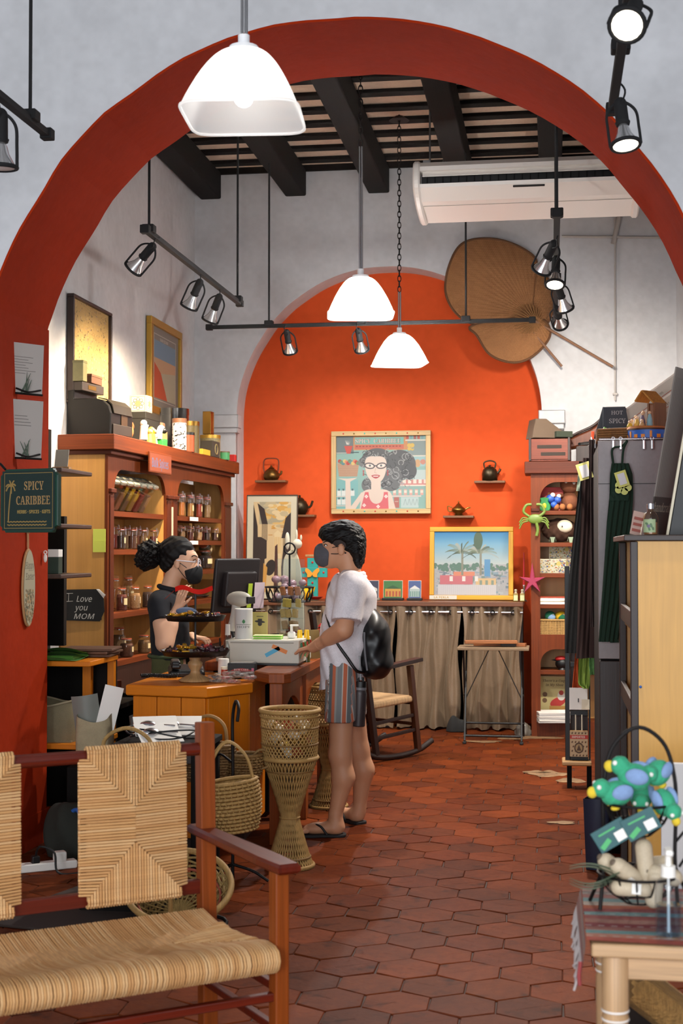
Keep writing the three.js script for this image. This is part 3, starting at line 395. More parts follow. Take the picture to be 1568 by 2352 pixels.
{
  const bins = [0x3a1d12, 0x2a1510, 0x8a5a30, 0x6d5228, 0xa5761f, 0x8d2f10, 0x9a6f4a].map(spice);
  bins.forEach((m, i) => { const g = jar('bin', `${ordinals[i]} slanted spice bin from the left on the top cabinet shelf`, 'slanted spice bins', cab(0.21 + i * 0.138, 1.83, -0.17), CT, 1.0, 1.0, m); g.rotation.order = 'YXZ'; g.rotation.x = 0.5; });
  const row = (kind, what, where, s0, s1, n, y, off, k, ky, jit = 0, y2) => { for (let i = 0; i < n; i++) jar(kind, `${ordinals[i]} ${what} from the left ${where}`, where, cab(lerp(s0, s1, n > 1 ? i / (n - 1) : 0), y, off - (i % 2) * jit), CT + rr(-0.5, 0.5), k * rr(0.95, 1.05), ky * (i % 2 ? y2 ?? 1 : 1), SPICE[(i * 3 + n) % 10]); };
  row('clip', 'clip-top jar', 'on the second shelf of the near bay', 0.17, 1.1, 9, 1.546, -0.05, 0.62, 0.92, 0.09, 1.1);
  row('clip', 'tall clip-top jar', 'on the top shelf of the far bay', 1.58, 2.66, 10, 1.801, -0.06, 0.55, 1.08, 0.05, 1.12);
  row('clip', 'short clip-top jar', 'on the second shelf of the far bay', 1.56, 2.74, 11, 1.616, -0.05, 0.52, 0.66, 0.06, 1.15);
  row('squat', 'wide clip-top jar', 'on the third shelf of the near bay', 0.17, 1.0, 7, 1.121, -0.06, 0.66, 1.05, 0.1, 1.4);
  row('squat', 'round-shouldered jar', 'on the lowest shelf of the near bay', 0.2, 0.95, 5, 0.801, -0.07, 0.78, 0.85, 0.12, 1.5);
  row('squat', 'dusky herb jar', 'on the third shelf of the far bay', 2.15, 2.6, 2, 1.381, -0.11, 1.2, 1.0, 0);
  { const g = jar('squat', 'tilted open glass jar lying on the herb jar shelf', 'tilted', cab(2.66, 1.52, -0.1), CT, 0.9, 0.75, spice(0x6d5a30)); g.userData.group = undefined; delete g.userData.group; g.rotation.z = 0.9; }
  for (let i = 0; i < 3; i++) solo('vanilla_bundle', `${ordinals[i]} dark bundle of dried pods on the fourth shelf`, 'spice', Array.from({ length: 7 }, () => Tu([[rr(-0.02, 0.02), rr(0.006, 0.02), -0.12], [rr(-0.02, 0.02), rr(0.015, 0.03), 0], [rr(-0.03, 0.03), rr(0.006, 0.02), 0.13]], 0.006, 8, 5)), mat(0x2a1a12, 0.6), cab(1.75 + i * 0.38, 1.141, -0.13), { ry: CT + 1.3, group: 'dried pod bundles' });
}
// --- on top of the cabinet ---
{
  const Y = 2.295;
  let t = thing('cash_register', 'antique black cash register with rounded front on spice cabinet', 'cash register', cab(0.27, Y, -0.16), { ry: CT - 0.08 });
  const prof = [[-0.15, 0], [0.16, 0], [0.165, 0.15], [0.15, 0.2], [0.11, 0.235], [0.05, 0.25], [-0.1, 0.25], [-0.1, 0.31], [-0.15, 0.31]];
  part(t, 'body', Ex(prof, 0.36, 0.006).rotateY(-PI / 2), mat(0x14110f, 0.45, { metalness: 0.4, map: 'plaster', s: 0.3 })); part(t, 'rolled_cover', Ex([[0.06, 0.252], [0.115, 0.24], [0.155, 0.205], [0.17, 0.15], [0.176, 0.15], [0.162, 0.21], [0.12, 0.246], [0.06, 0.258]], 0.3).rotateY(-PI / 2), mat(0x332c22, 0.4, { metalness: 0.5 }));
  part(t, 'marquee', RB(0.34, 0.06, 0.09, 0.005, 0, 0.335, -0.09), mat(0x2a201a, 0.5)); part(t, 'name_plate', B(0.12, 0.028, 0.002, -0.02, 0.335, -0.044), M.brass); part(t, 'drawer', RB(0.3, 0.07, 0.01, 0.004, 0, 0.045, 0.166), mat(0x2a2018, 0.5)); part(t, 'brass_plate', B(0.1, 0.09, 0.004, 0.03, 0.115, 0.167), mat(0x4a3522, 0.5, { metalness: 0.5 })); part(t, 'crank', [Ba([0.18, 0.12, 0.05], [0.23, 0.13, 0.05], 0.008), Sp(0.016, 0.235, 0.13, 0.05)], M.iron);
  t = thing('wooden_box', 'flat brown box lying on the antique register', 'box', cab(0.33, Y + 0.367, -0.25), { ry: CT }); part(t, 'body', RB(0.2, 0.05, 0.1, 0.005, 0, 0.025, 0), mat(0x5a3a28, 0.6)); part(t, 'lid', RB(0.205, 0.018, 0.105, 0.004, 0, 0.055, 0), mat(0x6a4530, 0.6));
  t = thing('tea_tin', 'small square olive tin standing on the antique register', 'tin', cab(0.14, Y + 0.367, -0.25), { ry: CT }); part(t, 'body', RB(0.075, 0.125, 0.075, 0.004, 0, 0.0625, 0), mat(0x6f6c48, 0.5, { map: 'plaster', s: 0.1 })); part(t, 'lid', RB(0.078, 0.02, 0.078, 0.004, 0, 0.13, 0), mat(0x5b5838, 0.5));
  t = thing('ceramic_rooster', 'clay bird figurine with orange wings beside the black box', 'figurine', cab(0.66, Y, -0.12), { ry: CT });
  part(t, 'body', Sp(0.07, 0, 0.075, 0, [1.3, 1, 0.9]), mat(0x8a6238, 0.6)); part(t, 'wing', Sp(0.06, 0.03, 0.115, 0, [1.5, 0.8, 0.9]), mat(0xa04a22, 0.6)); part(t, 'head', [Sp(0.03, -0.1, 0.14, 0), new THREE.ConeGeometry(0.01, 0.03, 8).rotateZ(PI / 2).translate(-0.135, 0.138, 0)], mat(0x8a3a1c, 0.6)); part(t, 'base', Cy(0.05, 0.06, 0.02, 0, 0.01, 0), mat(0x8a7a52, 0.7));
  solo('white_figurine', 'white glazed figurine with dark stripes beside the clay bird', 'figurine', [Cy(0.022, 0.03, 0.1, 0, 0.05, 0), Sp(0.024, 0, 0.115, 0), Cy(0.03, 0.012, 0.06, 0.03, 0.07, 0, [0, 0, 0.5])], mat(0xd9d3d3, 0.4), cab(0.72, Y + 0.02, 0.0), { ry: CT });
  t = thing('toy_figures', 'yellow and cream toy figure group standing on cabinet edge', 'figurine', cab(0.88, Y, 0.01), { ry: CT }); [[-0.06, 0xc9a24a, 0.1], [-0.02, 0xe2a326, 0.12], [0.025, 0xe8b32c, 0.11], [0.06, 0xd9cfa8, 0.07]].forEach(([x, c, h]) => { const b = part(t, 'figure', [Cy(0.014, 0.022, h * 0.7, x, h * 0.35, 0), Sp(0.02, x, h * 0.85, 0)], mat(c, 0.5)); part(b, 'face', Sp(0.012, x, h * 0.86, 0.012), mat(0xdcc4a4, 0.6)); });
  t = thing('black_box', 'large plain black box on the spice cabinet', 'box', cab(1.2, Y, -0.19), { ry: CT }); part(t, 'body', RB(0.34, 0.24, 0.2, 0.004, 0, 0.12, 0), mat(0x14140f, 0.6)); part(t, 'lid', RB(0.345, 0.05, 0.205, 0.004, 0, 0.225, 0), mat(0x191914, 0.55));
  const tile = print(128, 128, (x) => { x.fillStyle = '#d9cdb8'; x.fillRect(0, 0, 128, 128); x.strokeStyle = '#7a7a5c'; x.lineWidth = 5; x.strokeRect(8, 8, 112, 112); x.fillStyle = '#c98a5e'; x.beginPath(); x.arc(64, 64, 22, 0, 7); x.fill(); x.strokeStyle = '#5e6a5a'; for (let i = 0; i < 8; i++) { x.beginPath(); x.arc(64 + 36 * cos(i * PI / 4), 64 + 36 * sin(i * PI / 4), 12, 0, 7); x.stroke(); } });
  t = thing('tile_box', 'cream floral tile box standing on the black box', 'box', cab(1.16, Y + 0.252, -0.17), { ry: CT }); part(t, 'body', RB(0.13, 0.125, 0.13, 0.004, 0, 0.0625, 0), mat(0xb98a6a, 0.6)); part(t, 'tile_face', Pl(0.12, 0.118, 0, 0.0625, 0.0662), tile, { keep: true }); part(t, 'tile_face', Pl(0.12, 0.118, -0.0662, 0.0625, 0, [0, -PI / 2, 0]), tile, { keep: true });
  solo('red_package', 'small red packet behind the floral tile box', 'box', RB(0.12, 0.06, 0.08, 0.004, 0, 0.03, 0), mat(0x8d2f22, 0.6), cab(1.31, Y + 0.252, -0.2), { ry: CT });
  t = thing('toucan_figure', 'white bird figure with a big black eye on green block', 'figurine', cab(1.12, Y, 0.0), { ry: CT }); part(t, 'base', [RB(0.11, 0.045, 0.06, 0.006, 0, 0.0225, 0), RB(0.05, 0.02, 0.061, 0.004, 0.03, 0.045, 0)], mat(0x2c9a3e, 0.5)); part(t, 'body', Tu([[-0.05, 0.05, 0], [-0.045, 0.1, 0], [-0.01, 0.135, 0], [0.03, 0.125, 0]], 0.022, 16, 10), M.paper); part(t, 'eye', Sp(0.022, 0.005, 0.115, 0.02), M.black);
  solo('brown_board', 'small tan board leaning against the black box', 'board', RB(0.14, 0.13, 0.015, 0.003, 0, 0.065, 0), M.kraft, cab(1.33, Y, -0.05), { ry: CT });
  const pat = print(128, 128, (x) => { x.fillStyle = '#e4e2de'; x.fillRect(0, 0, 128, 128); x.fillStyle = '#222'; seed = 3; for (let i = 0; i < 90; i++) { x.beginPath(); x.ellipse(rnd() * 128, rnd() * 128, rr(2, 7), rr(1, 3), rnd() * 3, 0, 7); x.fill(); } });
  const can = (label, s, o, r, h, body, lid, f, name = 'canister', y0 = Y) => { const c = thing(name, label, 'tin', cab(s, y0, o), { ry: CT + 0.3 }); part(c, 'body', Cy(r, r, h * 0.86, 0, h * 0.43, 0, null, 24), f ?? body, f ? { keep: true } : {}); part(c, 'lid', Cy(r * 1.02, r * 1.02, h * 0.14, 0, h * 0.93, 0, null, 24), lid); return c; };
  can('tall canister with black and white leaf pattern and brown lid', 1.53, 0.01, 0.055, 0.24, null, mat(0x6a4630, 0.5), pat);
  can('large glossy black canister with black lid', 1.98, -0.17, 0.115, 0.36, mat(0x0e0e0e, 0.15, { clearcoat: 1 }), mat(0x0c0c0c, 0.2, { clearcoat: 1 }));
  can('olive patterned canister with gold lid before the black canister', 1.9, -0.02, 0.075, 0.25, mat(0x6b5d34, 0.45, { map: 'speck', s: 0.08 }), M.brass);
  can('small orange and white jar with black lid', 1.72, 0.02, 0.05, 0.15, mat(0xb4562c, 0.5, { map: 'speck', s: 0.1 }), M.black);
  can('round cream tin with painted figures below a framed clock', 2.62, -0.06, 0.085, 0.2, mat(0xa99a6a, 0.5, { map: 'speck', s: 0.09 }), M.gold);
  can('short green banded tin at the far end of the cabinet', 2.72, 0.03, 0.05, 0.07, mat(0x3f8a52, 0.5), mat(0x6a4a32, 0.5));
  solo('bottle_packet', 'clear orange packet behind the patterned canister', 'packet', RB(0.07, 0.2, 0.04, 0.01, 0, 0.1, 0), mat(0xc99a7a, 0.3, { transmission: 0.4 }), cab(1.62, Y + 0.02, -0.16), { ry: CT });
  t = thing('frame_clock', 'small gold-rimmed glass case standing on the cream tin', 'clock', cab(2.6, Y + 0.205, -0.07), { ry: CT }); part(t, 'case', [RB(0.1, 0.012, 0.07, 0.003, 0, 0.006, 0), RB(0.1, 0.012, 0.07, 0.003, 0, 0.184, 0), ...[-1, 1].map((q) => RB(0.01, 0.18, 0.07, 0.003, q * 0.045, 0.095, 0))], M.brass); part(t, 'dial', Cy(0.035, 0.035, 0.008, 0, 0.1, 0.0, [PI / 2, 0, 0]), M.cream); part(t, 'pane', B(0.085, 0.165, 0.003, 0, 0.095, 0.033), M.glass);
  solo('yellow_box', 'flat yellow carton on the cabinet edge by the brown box', 'box', RB(0.22, 0.045, 0.1, 0.003, 0, 0.022, 0), mat(0xd7a52c, 0.6), cab(2.1, Y, 0.01), { ry: CT });
  t = thing('stamped_box', 'dark brown box with a round emblem at the cabinet edge', 'box', cab(2.38, Y, 0.01), { ry: CT }); part(t, 'body', RB(0.22, 0.13, 0.1, 0.003, 0, 0.065, 0), mat(0x3b342a, 0.7)); part(t, 'emblem', To(0.04, 0.006, 0, 0.065, 0.051), mat(0x8a7a50, 0.6));
  solo('red_tag', 'small red block at the far corner of the cabinet crown', 'block', RB(0.06, 0.06, 0.05, 0.006, 0, 0.03, 0), M.red, cab(2.98, Y, 0.04), { ry: CT });
}
// --- dark wall shelves and the low shelf behind the pier ---
{
  let t = thing('wall_shelf', 'dark open shelving tucked behind the orange pier', 'shelf', V(-3.0, 0, -8.15));
  part(t, 'back_panel', bx(-3.17, -3.12, 0.9, 2.3, 7.75, 8.6), M.beam, { w: true }); part(t, 'side_panel', bx(-3.12, -2.98, 0.95, 1.75, 8.45, 8.5), M.beam, { w: true });
  for (const y of [2.0, 1.68, 1.39]) part(t, 'shelf', RB(0.4, 0.025, 0.55, 0.006, -2.96, y, -8.05), mat(0x4a3226, 0.5, { map: 'wood', s: 0.5 }), { w: true, grain: 'z' });
  t = thing('small_easel', 'tiny framed card on an easel on the top dark shelf', 'card', V(-2.82, 2.013, -7.95)); part(t, 'card', RB(0.08, 0.11, 0.008, 0.002, 0, 0.06, 0, [-0.25, 0, 0]), mat(0x8f8b80, 0.7)); part(t, 'rest', [B(0.1, 0.012, 0.05, 0, 0.006, 0), Ba([0, 0.09, -0.03], [0, 0.006, -0.06], 0.004)], M.beech);
  t = thing('tea_carton', 'white and dark green carton on the third dark shelf', 'box', V(-2.86, 1.403, -7.95)); part(t, 'body', RB(0.07, 0.1, 0.07, 0.003, 0, 0.05, 0), mat(0x263a2c, 0.6)); part(t, 'top_band', RB(0.071, 0.045, 0.071, 0.003, 0, 0.12, 0), M.paper);
  t = thing('low_shelf', 'low wooden shelf unit beside the orange pier', 'shelf', V(-2.8, 0, -7.6));
  for (const y of [0.93, 0.485, 0.06]) part(t, 'board', RB(0.7, 0.03, 0.5, 0.006, -2.8, y, -7.62), M.amber, { w: true, grain: 'x' });
  part(t, 'post', [RB(0.05, 0.92, 0.05, 0.004, -2.6, 0.46, -7.78)], M.amber, { w: true }); part(t, 'post', RB(0.04, 0.92, 0.04, 0.004, -2.48, 0.46, -7.84), M.amber, { w: true }); part(t, 'back_board', bx(-3.15, -2.46, 0.05, 0.92, 7.86, 7.88), M.beam, { w: true });
  const fold = (w, d, k) => grid((u, v) => [(u - 0.5) * w, 0.012 + 0.012 * sin(u * 5 + k) * sin(v * 4 + k) + 0.03 * Math.pow(v, 2) * (k % 2), (v - 0.5) * d], 12, 12);
  t = thing('green_cloth', 'folded bright green cloths on the low shelf top', 'cloth', V(-2.68, 0.946, -7.5)); part(t, 'fold', [fold(0.3, 0.3, 1).translate(0, 0.02, 0), fold(0.3, 0.3, 1)], mat(0x4f8a24, 0.9, { map: 'cloth', s: 0.2 })); part(t, 'fold', [fold(0.26, 0.3, 2).translate(0.02, -0.004, 0.04), RB(0.27, 0.03, 0.28, 0.012, 0, 0.015, 0)], mat(0x3f7420, 0.9, { map: 'cloth', s: 0.2 }));
  solo('brown_mats', 'stack of brown mats behind the green cloths', 'mat', [0, 1, 2].map((i) => RB(0.3, 0.014, 0.26, 0.004, rr(-0.01, 0.01), 0.008 + i * 0.016, 0, [0, rr(-0.1, 0.1), 0])), mat(0x5b3a26, 0.7), V(-2.58, 0.946, -7.75));
  t = thing('fabric_bin', 'sagging beige fabric bin on the low shelf', 'bin', V(-2.7, 0.5, -7.55));
  const sack = (w, d, h, b, k) => grid((u, v) => { const a = u * 2 * PI + PI / 4, n = 6, c = cos(a), s = sin(a), q = Math.pow(Math.pow(abs(c), n) + Math.pow(abs(s), n), -1 / n), f = 1 + b * sin(v * PI) + 0.03 * sin(a * 3 + k); return [c * q * w / 2 * f, v * h + 0.02 * v * sin(a * 2 + k), s * q * d / 2 * f]; }, 40, 10, true);
  part(t, 'body', [sack(0.26, 0.26, 0.21, 0.08, 1), B(0.25, 0.01, 0.25, 0, 0.006, 0)], mat(0x8d8163, 0.9, { map: 'cloth', s: 0.2, side: THREE.DoubleSide })); part(t, 'hem', Tu(Array.from({ length: 24 }, (_, i) => { const a = i / 24 * 2 * PI + PI / 4, c = cos(a), s = sin(a), q = Math.pow(Math.pow(abs(c), 6) + Math.pow(abs(s), 6), -1 / 6); return [c * q * 0.133, 0.212 + 0.02 * sin(a * 2 + 1), s * q * 0.133]; }), 0.006, 60, 5, true), mat(0xa3977a, 0.9));
  t = thing('canvas_bag', 'cream canvas bag holding papers beside the fabric bin', 'bag', V(-2.39, 0.42, -7.27)); part(t, 'body', [sack(0.17, 0.14, 0.24, 0.06, 2), B(0.15, 0.01, 0.12, 0, 0.006, 0)], mat(0xb3a684, 0.9, { map: 'cloth', s: 0.2 }));
  solo('bag_stand', 'dark wooden box under the cream canvas bag', 'box', [RB(0.24, 0.41, 0.2, 0.006, 0, 0.205, 0)], M.beam, V(-2.39, 0, -7.27));
  solo('grey_folder', 'grey plastic folder standing in the canvas bag', 'folder', grid((u, v) => [(u - 0.5) * 0.14, v * 0.3, 0.03 * sin(u * PI)], 10, 4), mat(0x7d8078, 0.5, { side: THREE.DoubleSide }), V(-2.41, 0.48, -7.28), { rot: [0.05, 0.2, 0.12] });
  solo('white_card', 'tall white sheet leaning out of the canvas bag', 'paper', B(0.1, 0.33, 0.004, 0, 0.165, 0), M.paper, V(-2.36, 0.5, -7.26), { rot: [-0.05, 0.3, -0.22] });
  t = thing('cloth_heap', 'dark grey green cloth bag slumped on the floor by the pier', 'bag', V(-2.38, 0, -6.98)); part(t, 'body', field((x, y, z) => hypot(x / 0.17, (y - 0.06) / (0.2 - 0.5 * x), z / 0.15) * 0.15 - 0.15 + 0.012 * sin(x * 30) * sin(z * 28 + y * 20), [-0.25, 0, -0.22], [0.25, 0.36, 0.22], 0.014), mat(0x2c2f28, 0.9, { map: 'cloth', s: 0.3 })); part(t, 'blue_strap', Tu([[-0.05, 0.19, 0.06], [0.02, 0.24, 0.08], [0.07, 0.17, 0.1]], 0.012, 12), M.blue);
  t = thing('power_strip', 'white power strip with plugged cords on the floor', 'power strip', V(-2.42, 0, -6.62), { ry: 0.6 }); part(t, 'body', RB(0.3, 0.04, 0.06, 0.008, 0, 0.02, 0), M.paper); part(t, 'plug', RB(0.06, 0.05, 0.05, 0.01, 0.07, 0.06, 0), M.paper); part(t, 'plug', RB(0.04, 0.04, 0.04, 0.008, -0.05, 0.055, 0), M.black); part(t, 'cord', Tu([[0.15, 0.02, 0], [0.25, 0.01, -0.05], [0.3, 0.01, -0.2], [0.2, 0.01, -0.35]], 0.007, 24), M.paper); part(t, 'cord', Tu([[-0.05, 0.06, 0], [-0.04, 0.12, 0.03], [0.02, 0.1, 0.08], [0.03, 0.01, 0.12], [0.2, 0.008, 0.15]], 0.006, 24), M.black);
}
// ---------- counters and what stands on them ----------
const poly = (pts) => pts.map(([x, d]) => [x, d]);
const slab = (pts, y0, y1, b = 0.006) => Ex(pts.map(([x, d]) => [x, d]), y1 - y0, b).rotateX(-PI / 2).translate(0, (y0 + y1) / 2, 0);      // outline in (x, depth)
{
  const A = [[-2.2, 7.2], [-1.746, 7.116], [-1.569, 7.405], [-1.594, 7.987], [-2.2, 7.987]], ins = (k) => A.map(([x, d]) => [lerp(-1.88, x, k), lerp(7.56, d, k)]);
  let t = thing('sales_counter', 'low angled wooden counter carrying the tiered chocolate stand', 'counter', V(-1.9, 0, -7.55));
  part(t, 'worktop', slab(A, 0.785, 0.84), M.amber, { w: true, grain: 'x' });
  const body = ins(0.9); part(t, 'core', slab(ins(0.86), 0.05, 0.785, 0), M.cherryDark, { w: true });
  for (const [i, j, n] of [[0, 1, 3], [1, 2, 2], [2, 3, 3]]) for (let k = 0; k < n; k++) { const a = body[i], b = body[j], p = (f) => [lerp(a[0], b[0], f), lerp(a[1], b[1], f)], [x0, d0] = p(k / n + 0.004), [x1, d1] = p((k + 1) / n - 0.004); part(t, 'front_plank', BB([x0, 0.42, -d0], [x1, 0.42, -d1], 0.025, 0.72, 0.004), M.amber, { w: true }); }
  part(t, 'plinth', slab(ins(0.84), 0, 0.06, 0), M.dark, { w: true });
  // the higher counter behind it
  const Bq = [[-1.62, 7.5], [-1.46, 7.3], [-1.38, 7.3], [-1.36, 7.36], [-1.38, 9.3], [-1.62, 9.3]];
  t = thing('checkout_counter', 'higher cherry checkout counter with arched open side, by the customer', 'counter', V(-1.5, 0, -8.3));
  const ck = wood(0x9a4a18, 0.4, 0.6, { specularIntensity: 0.5 }); part(t, 'worktop', slab([[-1.98, 8.02], [-1.57, 8.02], [-1.57, 7.45], [-1.46, 7.3], [-1.38, 7.3], [-1.355, 7.36], [-1.375, 9.3], [-1.98, 9.3]], 0.845, 0.9), ck, { w: true, grain: 'z' });
  for (const [x, d] of [[-1.43, 7.37], [-1.43, 8.1], [-1.43, 8.9], [-1.43, 9.25], [-1.92, 9.25]]) part(t, 'leg', RB(0.07, 0.845, 0.07, 0.005, x, 0.4225, -d), ck, { w: true });
  for (const [d0, d1] of [[7.37, 8.1], [8.1, 8.9], [8.9, 9.25]]) { const a = [[d0 + 0.03, 0.845], [d0 + 0.03, 0.6]]; for (let i = 0; i <= 10; i++) { const q = i / 10; a.push([lerp(d0 + 0.03, d1 - 0.03, q), 0.6 + 0.14 * sin(q * PI)]); } a.push([d1 - 0.03, 0.845]); part(t, 'arched_rail', Ex(a.map(([x, y]) => [x, y]), 0.03, 0.003).rotateY(PI / 2).translate(-1.43, 0, 0), ck, { w: true }); }
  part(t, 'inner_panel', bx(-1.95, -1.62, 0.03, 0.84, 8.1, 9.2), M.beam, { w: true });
}
const onA = (u, v) => { for (let d = 7.0, b = null; d < 9; d += 0.005) { const p = at(u, v, d); if (p.y < 0.84) return at(u, v, d); } };
const CANDY = { gold: mat(0xc9992e, 0.28, { metalness: 0.8 }), dark: mat(0x2c1512, 0.35), purple: mat(0x43202c, 0.3), clearWrap: glass(0xf4ece4, { transmission: 0.85, roughness: 0.12 }), red: mat(0x9e2320, 0.3) };
{ // tiered stand with wrapped chocolates
  const P = V(-1.885, 0.84, -7.42); let t = thing('tiered_stand', 'turned wooden stand with two black trays of wrapped chocolates', 'stand', P);
  part(t, 'base', La([[0.001, 0], [0.085, 0], [0.088, 0.012], [0.06, 0.026], [0.03, 0.04], [0.024, 0.06], [0.038, 0.085], [0.04, 0.1], [0.026, 0.115], [0.032, 0.125], [0.034, 0.14], [0.001, 0.142]], 28), M.beech, { keep: true });
  part(t, 'pole', Ba([0, 0.12, 0], [0, 0.47, 0], 0.006), M.black); part(t, 'finial', Sp(0.01, 0, 0.475, 0), M.black);
  for (const [y, r] of [[0.14, 0.185], [0.325, 0.165]]) part(t, 'tray', [La([[0.001, y], [r * 0.9, y], [r, y + 0.03], [r - 0.004, y + 0.03], [r * 0.88, y + 0.005], [0.001, y + 0.005]], 32)], M.black, { keep: true });
  const piece = RB(0.042, 0.016, 0.022, 0.005), twist = mergeGeometries([prep(RB(0.03, 0.016, 0.02, 0.006)), prep(new THREE.ConeGeometry(0.012, 0.018, 6).rotateZ(PI / 2).translate(0.022, 0, 0)), prep(new THREE.ConeGeometry(0.012, 0.018, 6).rotateZ(-PI / 2).translate(-0.022, 0, 0))]);
  for (const [y, r, n, tier] of [[0.153, 0.15, 34, 'lower'], [0.338, 0.13, 28, 'upper']]) for (let i = 0; i < n; i++) {
    const a = i / n * 2 * PI + rr(-0.1, 0.1), q = r * (i % 3 === 2 ? 0.55 : rr(0.85, 1.02)), gold = sin(a) > -0.2 && cos(a) < 0.1 ? rnd() < 0.8 : rnd() < 0.12, m = new THREE.Mesh(gold ? piece : twist, gold ? CANDY.gold : [CANDY.dark, CANDY.purple, CANDY.dark, CANDY.red][(rnd() * 3.2) | 0]);
    m.name = numbered('wrapped_chocolate'); m.castShadow = m.receiveShadow = true; m.position.set(P.x + cos(a) * q, P.y + y + rr(0.002, 0.022) + (i % 3 === 2 ? 0.014 : 0), P.z + sin(a) * q); m.rotation.set(rr(-0.4, 0.4), rnd() * 6, rr(-0.3, 0.3));
    tag(m, gold ? `gold wrapped chocolate bar on the ${tier} black tray` : `dark wrapped chocolate twist on the ${tier} black tray`, 'chocolate', `${gold ? 'gold bars' : 'dark chocolates'} on the ${tier} tray`); scene.add(m);
  }
  solo('ribbon', 'red satin ribbon lying over the top of the chocolate stand', 'ribbon', [grid((u, v) => [-0.11 + u * 0.2, 0.478 + 0.012 * sin(u * 7) + 0.026 * v, 0.03 * sin(u * 4) + v * 0.01], 20, 3), grid((u, v) => [-0.11 - u * 0.05, 0.485 - u * 0.045, 0.02 + v * 0.02], 4, 2)], mat(0xd3231b, 0.35, { side: THREE.DoubleSide, sheen: 1 }), P.clone().add(V(0.0, 0.0, 0)));
  solo('denim_pouch', 'small blue denim pouch resting on the upper chocolate tray', 'pouch', field((x, y, z) => hypot(x / 0.06, y / 0.022, z / 0.035) * 0.03 - 0.03, [-0.08, -0.05, -0.06], [0.08, 0.05, 0.06], 0.01), mat(0x5d6c88, 0.9, { map: 'cloth', s: 0.1 }), P.clone().add(V(-0.05, 0.375, 0.0)));
  // flat pile of clear sweet packets
  for (let i = 0; i < 14; i++) { const g = thing('sweet_packet', 'clear packet of dark sweets in the heap on the counter', 'packet', V(-1.68 + rr(-0.13, 0.09), 0.842 + (i / 5 | 0) * 0.016, -7.46 + rr(-0.1, 0.16)), { ry: rnd() * 6, group: 'clear sweet packets on the counter' }); part(g, 'film', RB(0.075, 0.018, 0.055, 0.008, 0, 0.01, 0, null, 2), CANDY.clearWrap); part(g, 'sweets', [Sp(0.012, -0.018, 0.01, 0, [1, 0.6, 1], 8), Sp(0.013, 0.012, 0.01, 0.008, [1, 0.6, 1], 8), Sp(0.011, 0.01, 0.01, -0.014, [1, 0.6, 1], 8)], i % 3 ? CANDY.dark : CANDY.red, { kind: 'stuff' }); }
  t = thing('cake_box', 'small black RUM CAKE carton with red banner on the counter', 'box', V(-1.68, 0.84, -7.66), { ry: 0.08 });
  const f = print(256, 144, (x, w, h) => { x.fillStyle = '#15110f'; x.fillRect(0, 0, w, h); x.fillStyle = '#b32a2a'; x.beginPath(); x.moveTo(20, 70); x.quadraticCurveTo(128, 20, 236, 70); x.lineTo(224, 96); x.quadraticCurveTo(128, 50, 32, 96); x.fill(); x.fillStyle = '#7d1a1a'; x.beginPath(); x.ellipse(128, 100, 56, 24, 0, 0, 7); x.fill(); x.fillStyle = '#f0dcd0'; x.font = 'bold 26px serif'; x.textAlign = 'center'; x.fillText('RUM CAKE', 128, 68); x.font = 'bold 20px serif'; x.fillText('10', 128, 108); x.fillStyle = '#e87a9a'; x.fillRect(226, 44, 24, 34); });
  part(t, 'carton', RB(0.15, 0.085, 0.1, 0.003, 0, 0.0425, 0), M.black); part(t, 'front_print', Pl(0.146, 0.082, 0, 0.0425, 0.0505), f, { keep: true }); part(t, 'window', B(0.12, 0.004, 0.08, 0, 0.086, 0), CANDY.clearWrap);
  t = thing('white_canister', 'small plain white canister behind the chocolate stand', 'canister', V(-1.8, 0.84, -7.72)); part(t, 'body', Cy(0.03, 0.032, 0.1, 0, 0.05, 0, null, 20), M.paper); part(t, 'rim', To(0.045, 0.01, 0, 0.01, 0, [PI / 2, 0, 0]), M.cream);
  t = thing('sauce_jar', 'little red sauce jar with white lid beside the carton', 'jar', V(-1.77, 0.84, -7.62)); part(t, 'body', Cy(0.02, 0.02, 0.05, 0, 0.025, 0), mat(0xa8402a, 0.3)); part(t, 'lid', Cy(0.021, 0.021, 0.014, 0, 0.057, 0), M.cream);
  t = thing('spray_bottle', 'clear plastic bottle standing behind the chocolate trays', 'bottle', V(-1.8, 0.84, -7.82)); part(t, 'body', La([[0.001, 0], [0.027, 0], [0.027, 0.15], [0.022, 0.19], [0.012, 0.21], [0.012, 0.23]], 18), glass(0xd8dad8, { roughness: 0.15 }), { keep: true }); part(t, 'cap', Cy(0.013, 0.015, 0.06, 0, 0.255, 0), mat(0xc4bfb6, 0.5));
  t = thing('desk_phone', 'black desk phone with curled cord on the counter', 'telephone', V(-2.02, 0.84, -7.75), { ry: 0.3 }); part(t, 'body', RB(0.2, 0.05, 0.18, 0.02, 0, 0.025, 0, [0.15, 0, 0]), M.black); part(t, 'handset', [RB(0.05, 0.03, 0.2, 0.012, -0.06, 0.075, 0), RB(0.055, 0.03, 0.05, 0.012, -0.06, 0.06, 0.08), RB(0.055, 0.03, 0.05, 0.012, -0.06, 0.06, -0.08)], M.black);
  const coil = Array.from({ length: 120 }, (_, i) => [-0.05 - i * 0.0017, 0.014 + 0.01 * sin(i * 1.4), 0.12 + 0.01 * cos(i * 1.4) + 0.02 * sin(i * 0.05)]); part(t, 'cord', Tu(coil, 0.0032, 360, 5), M.black);
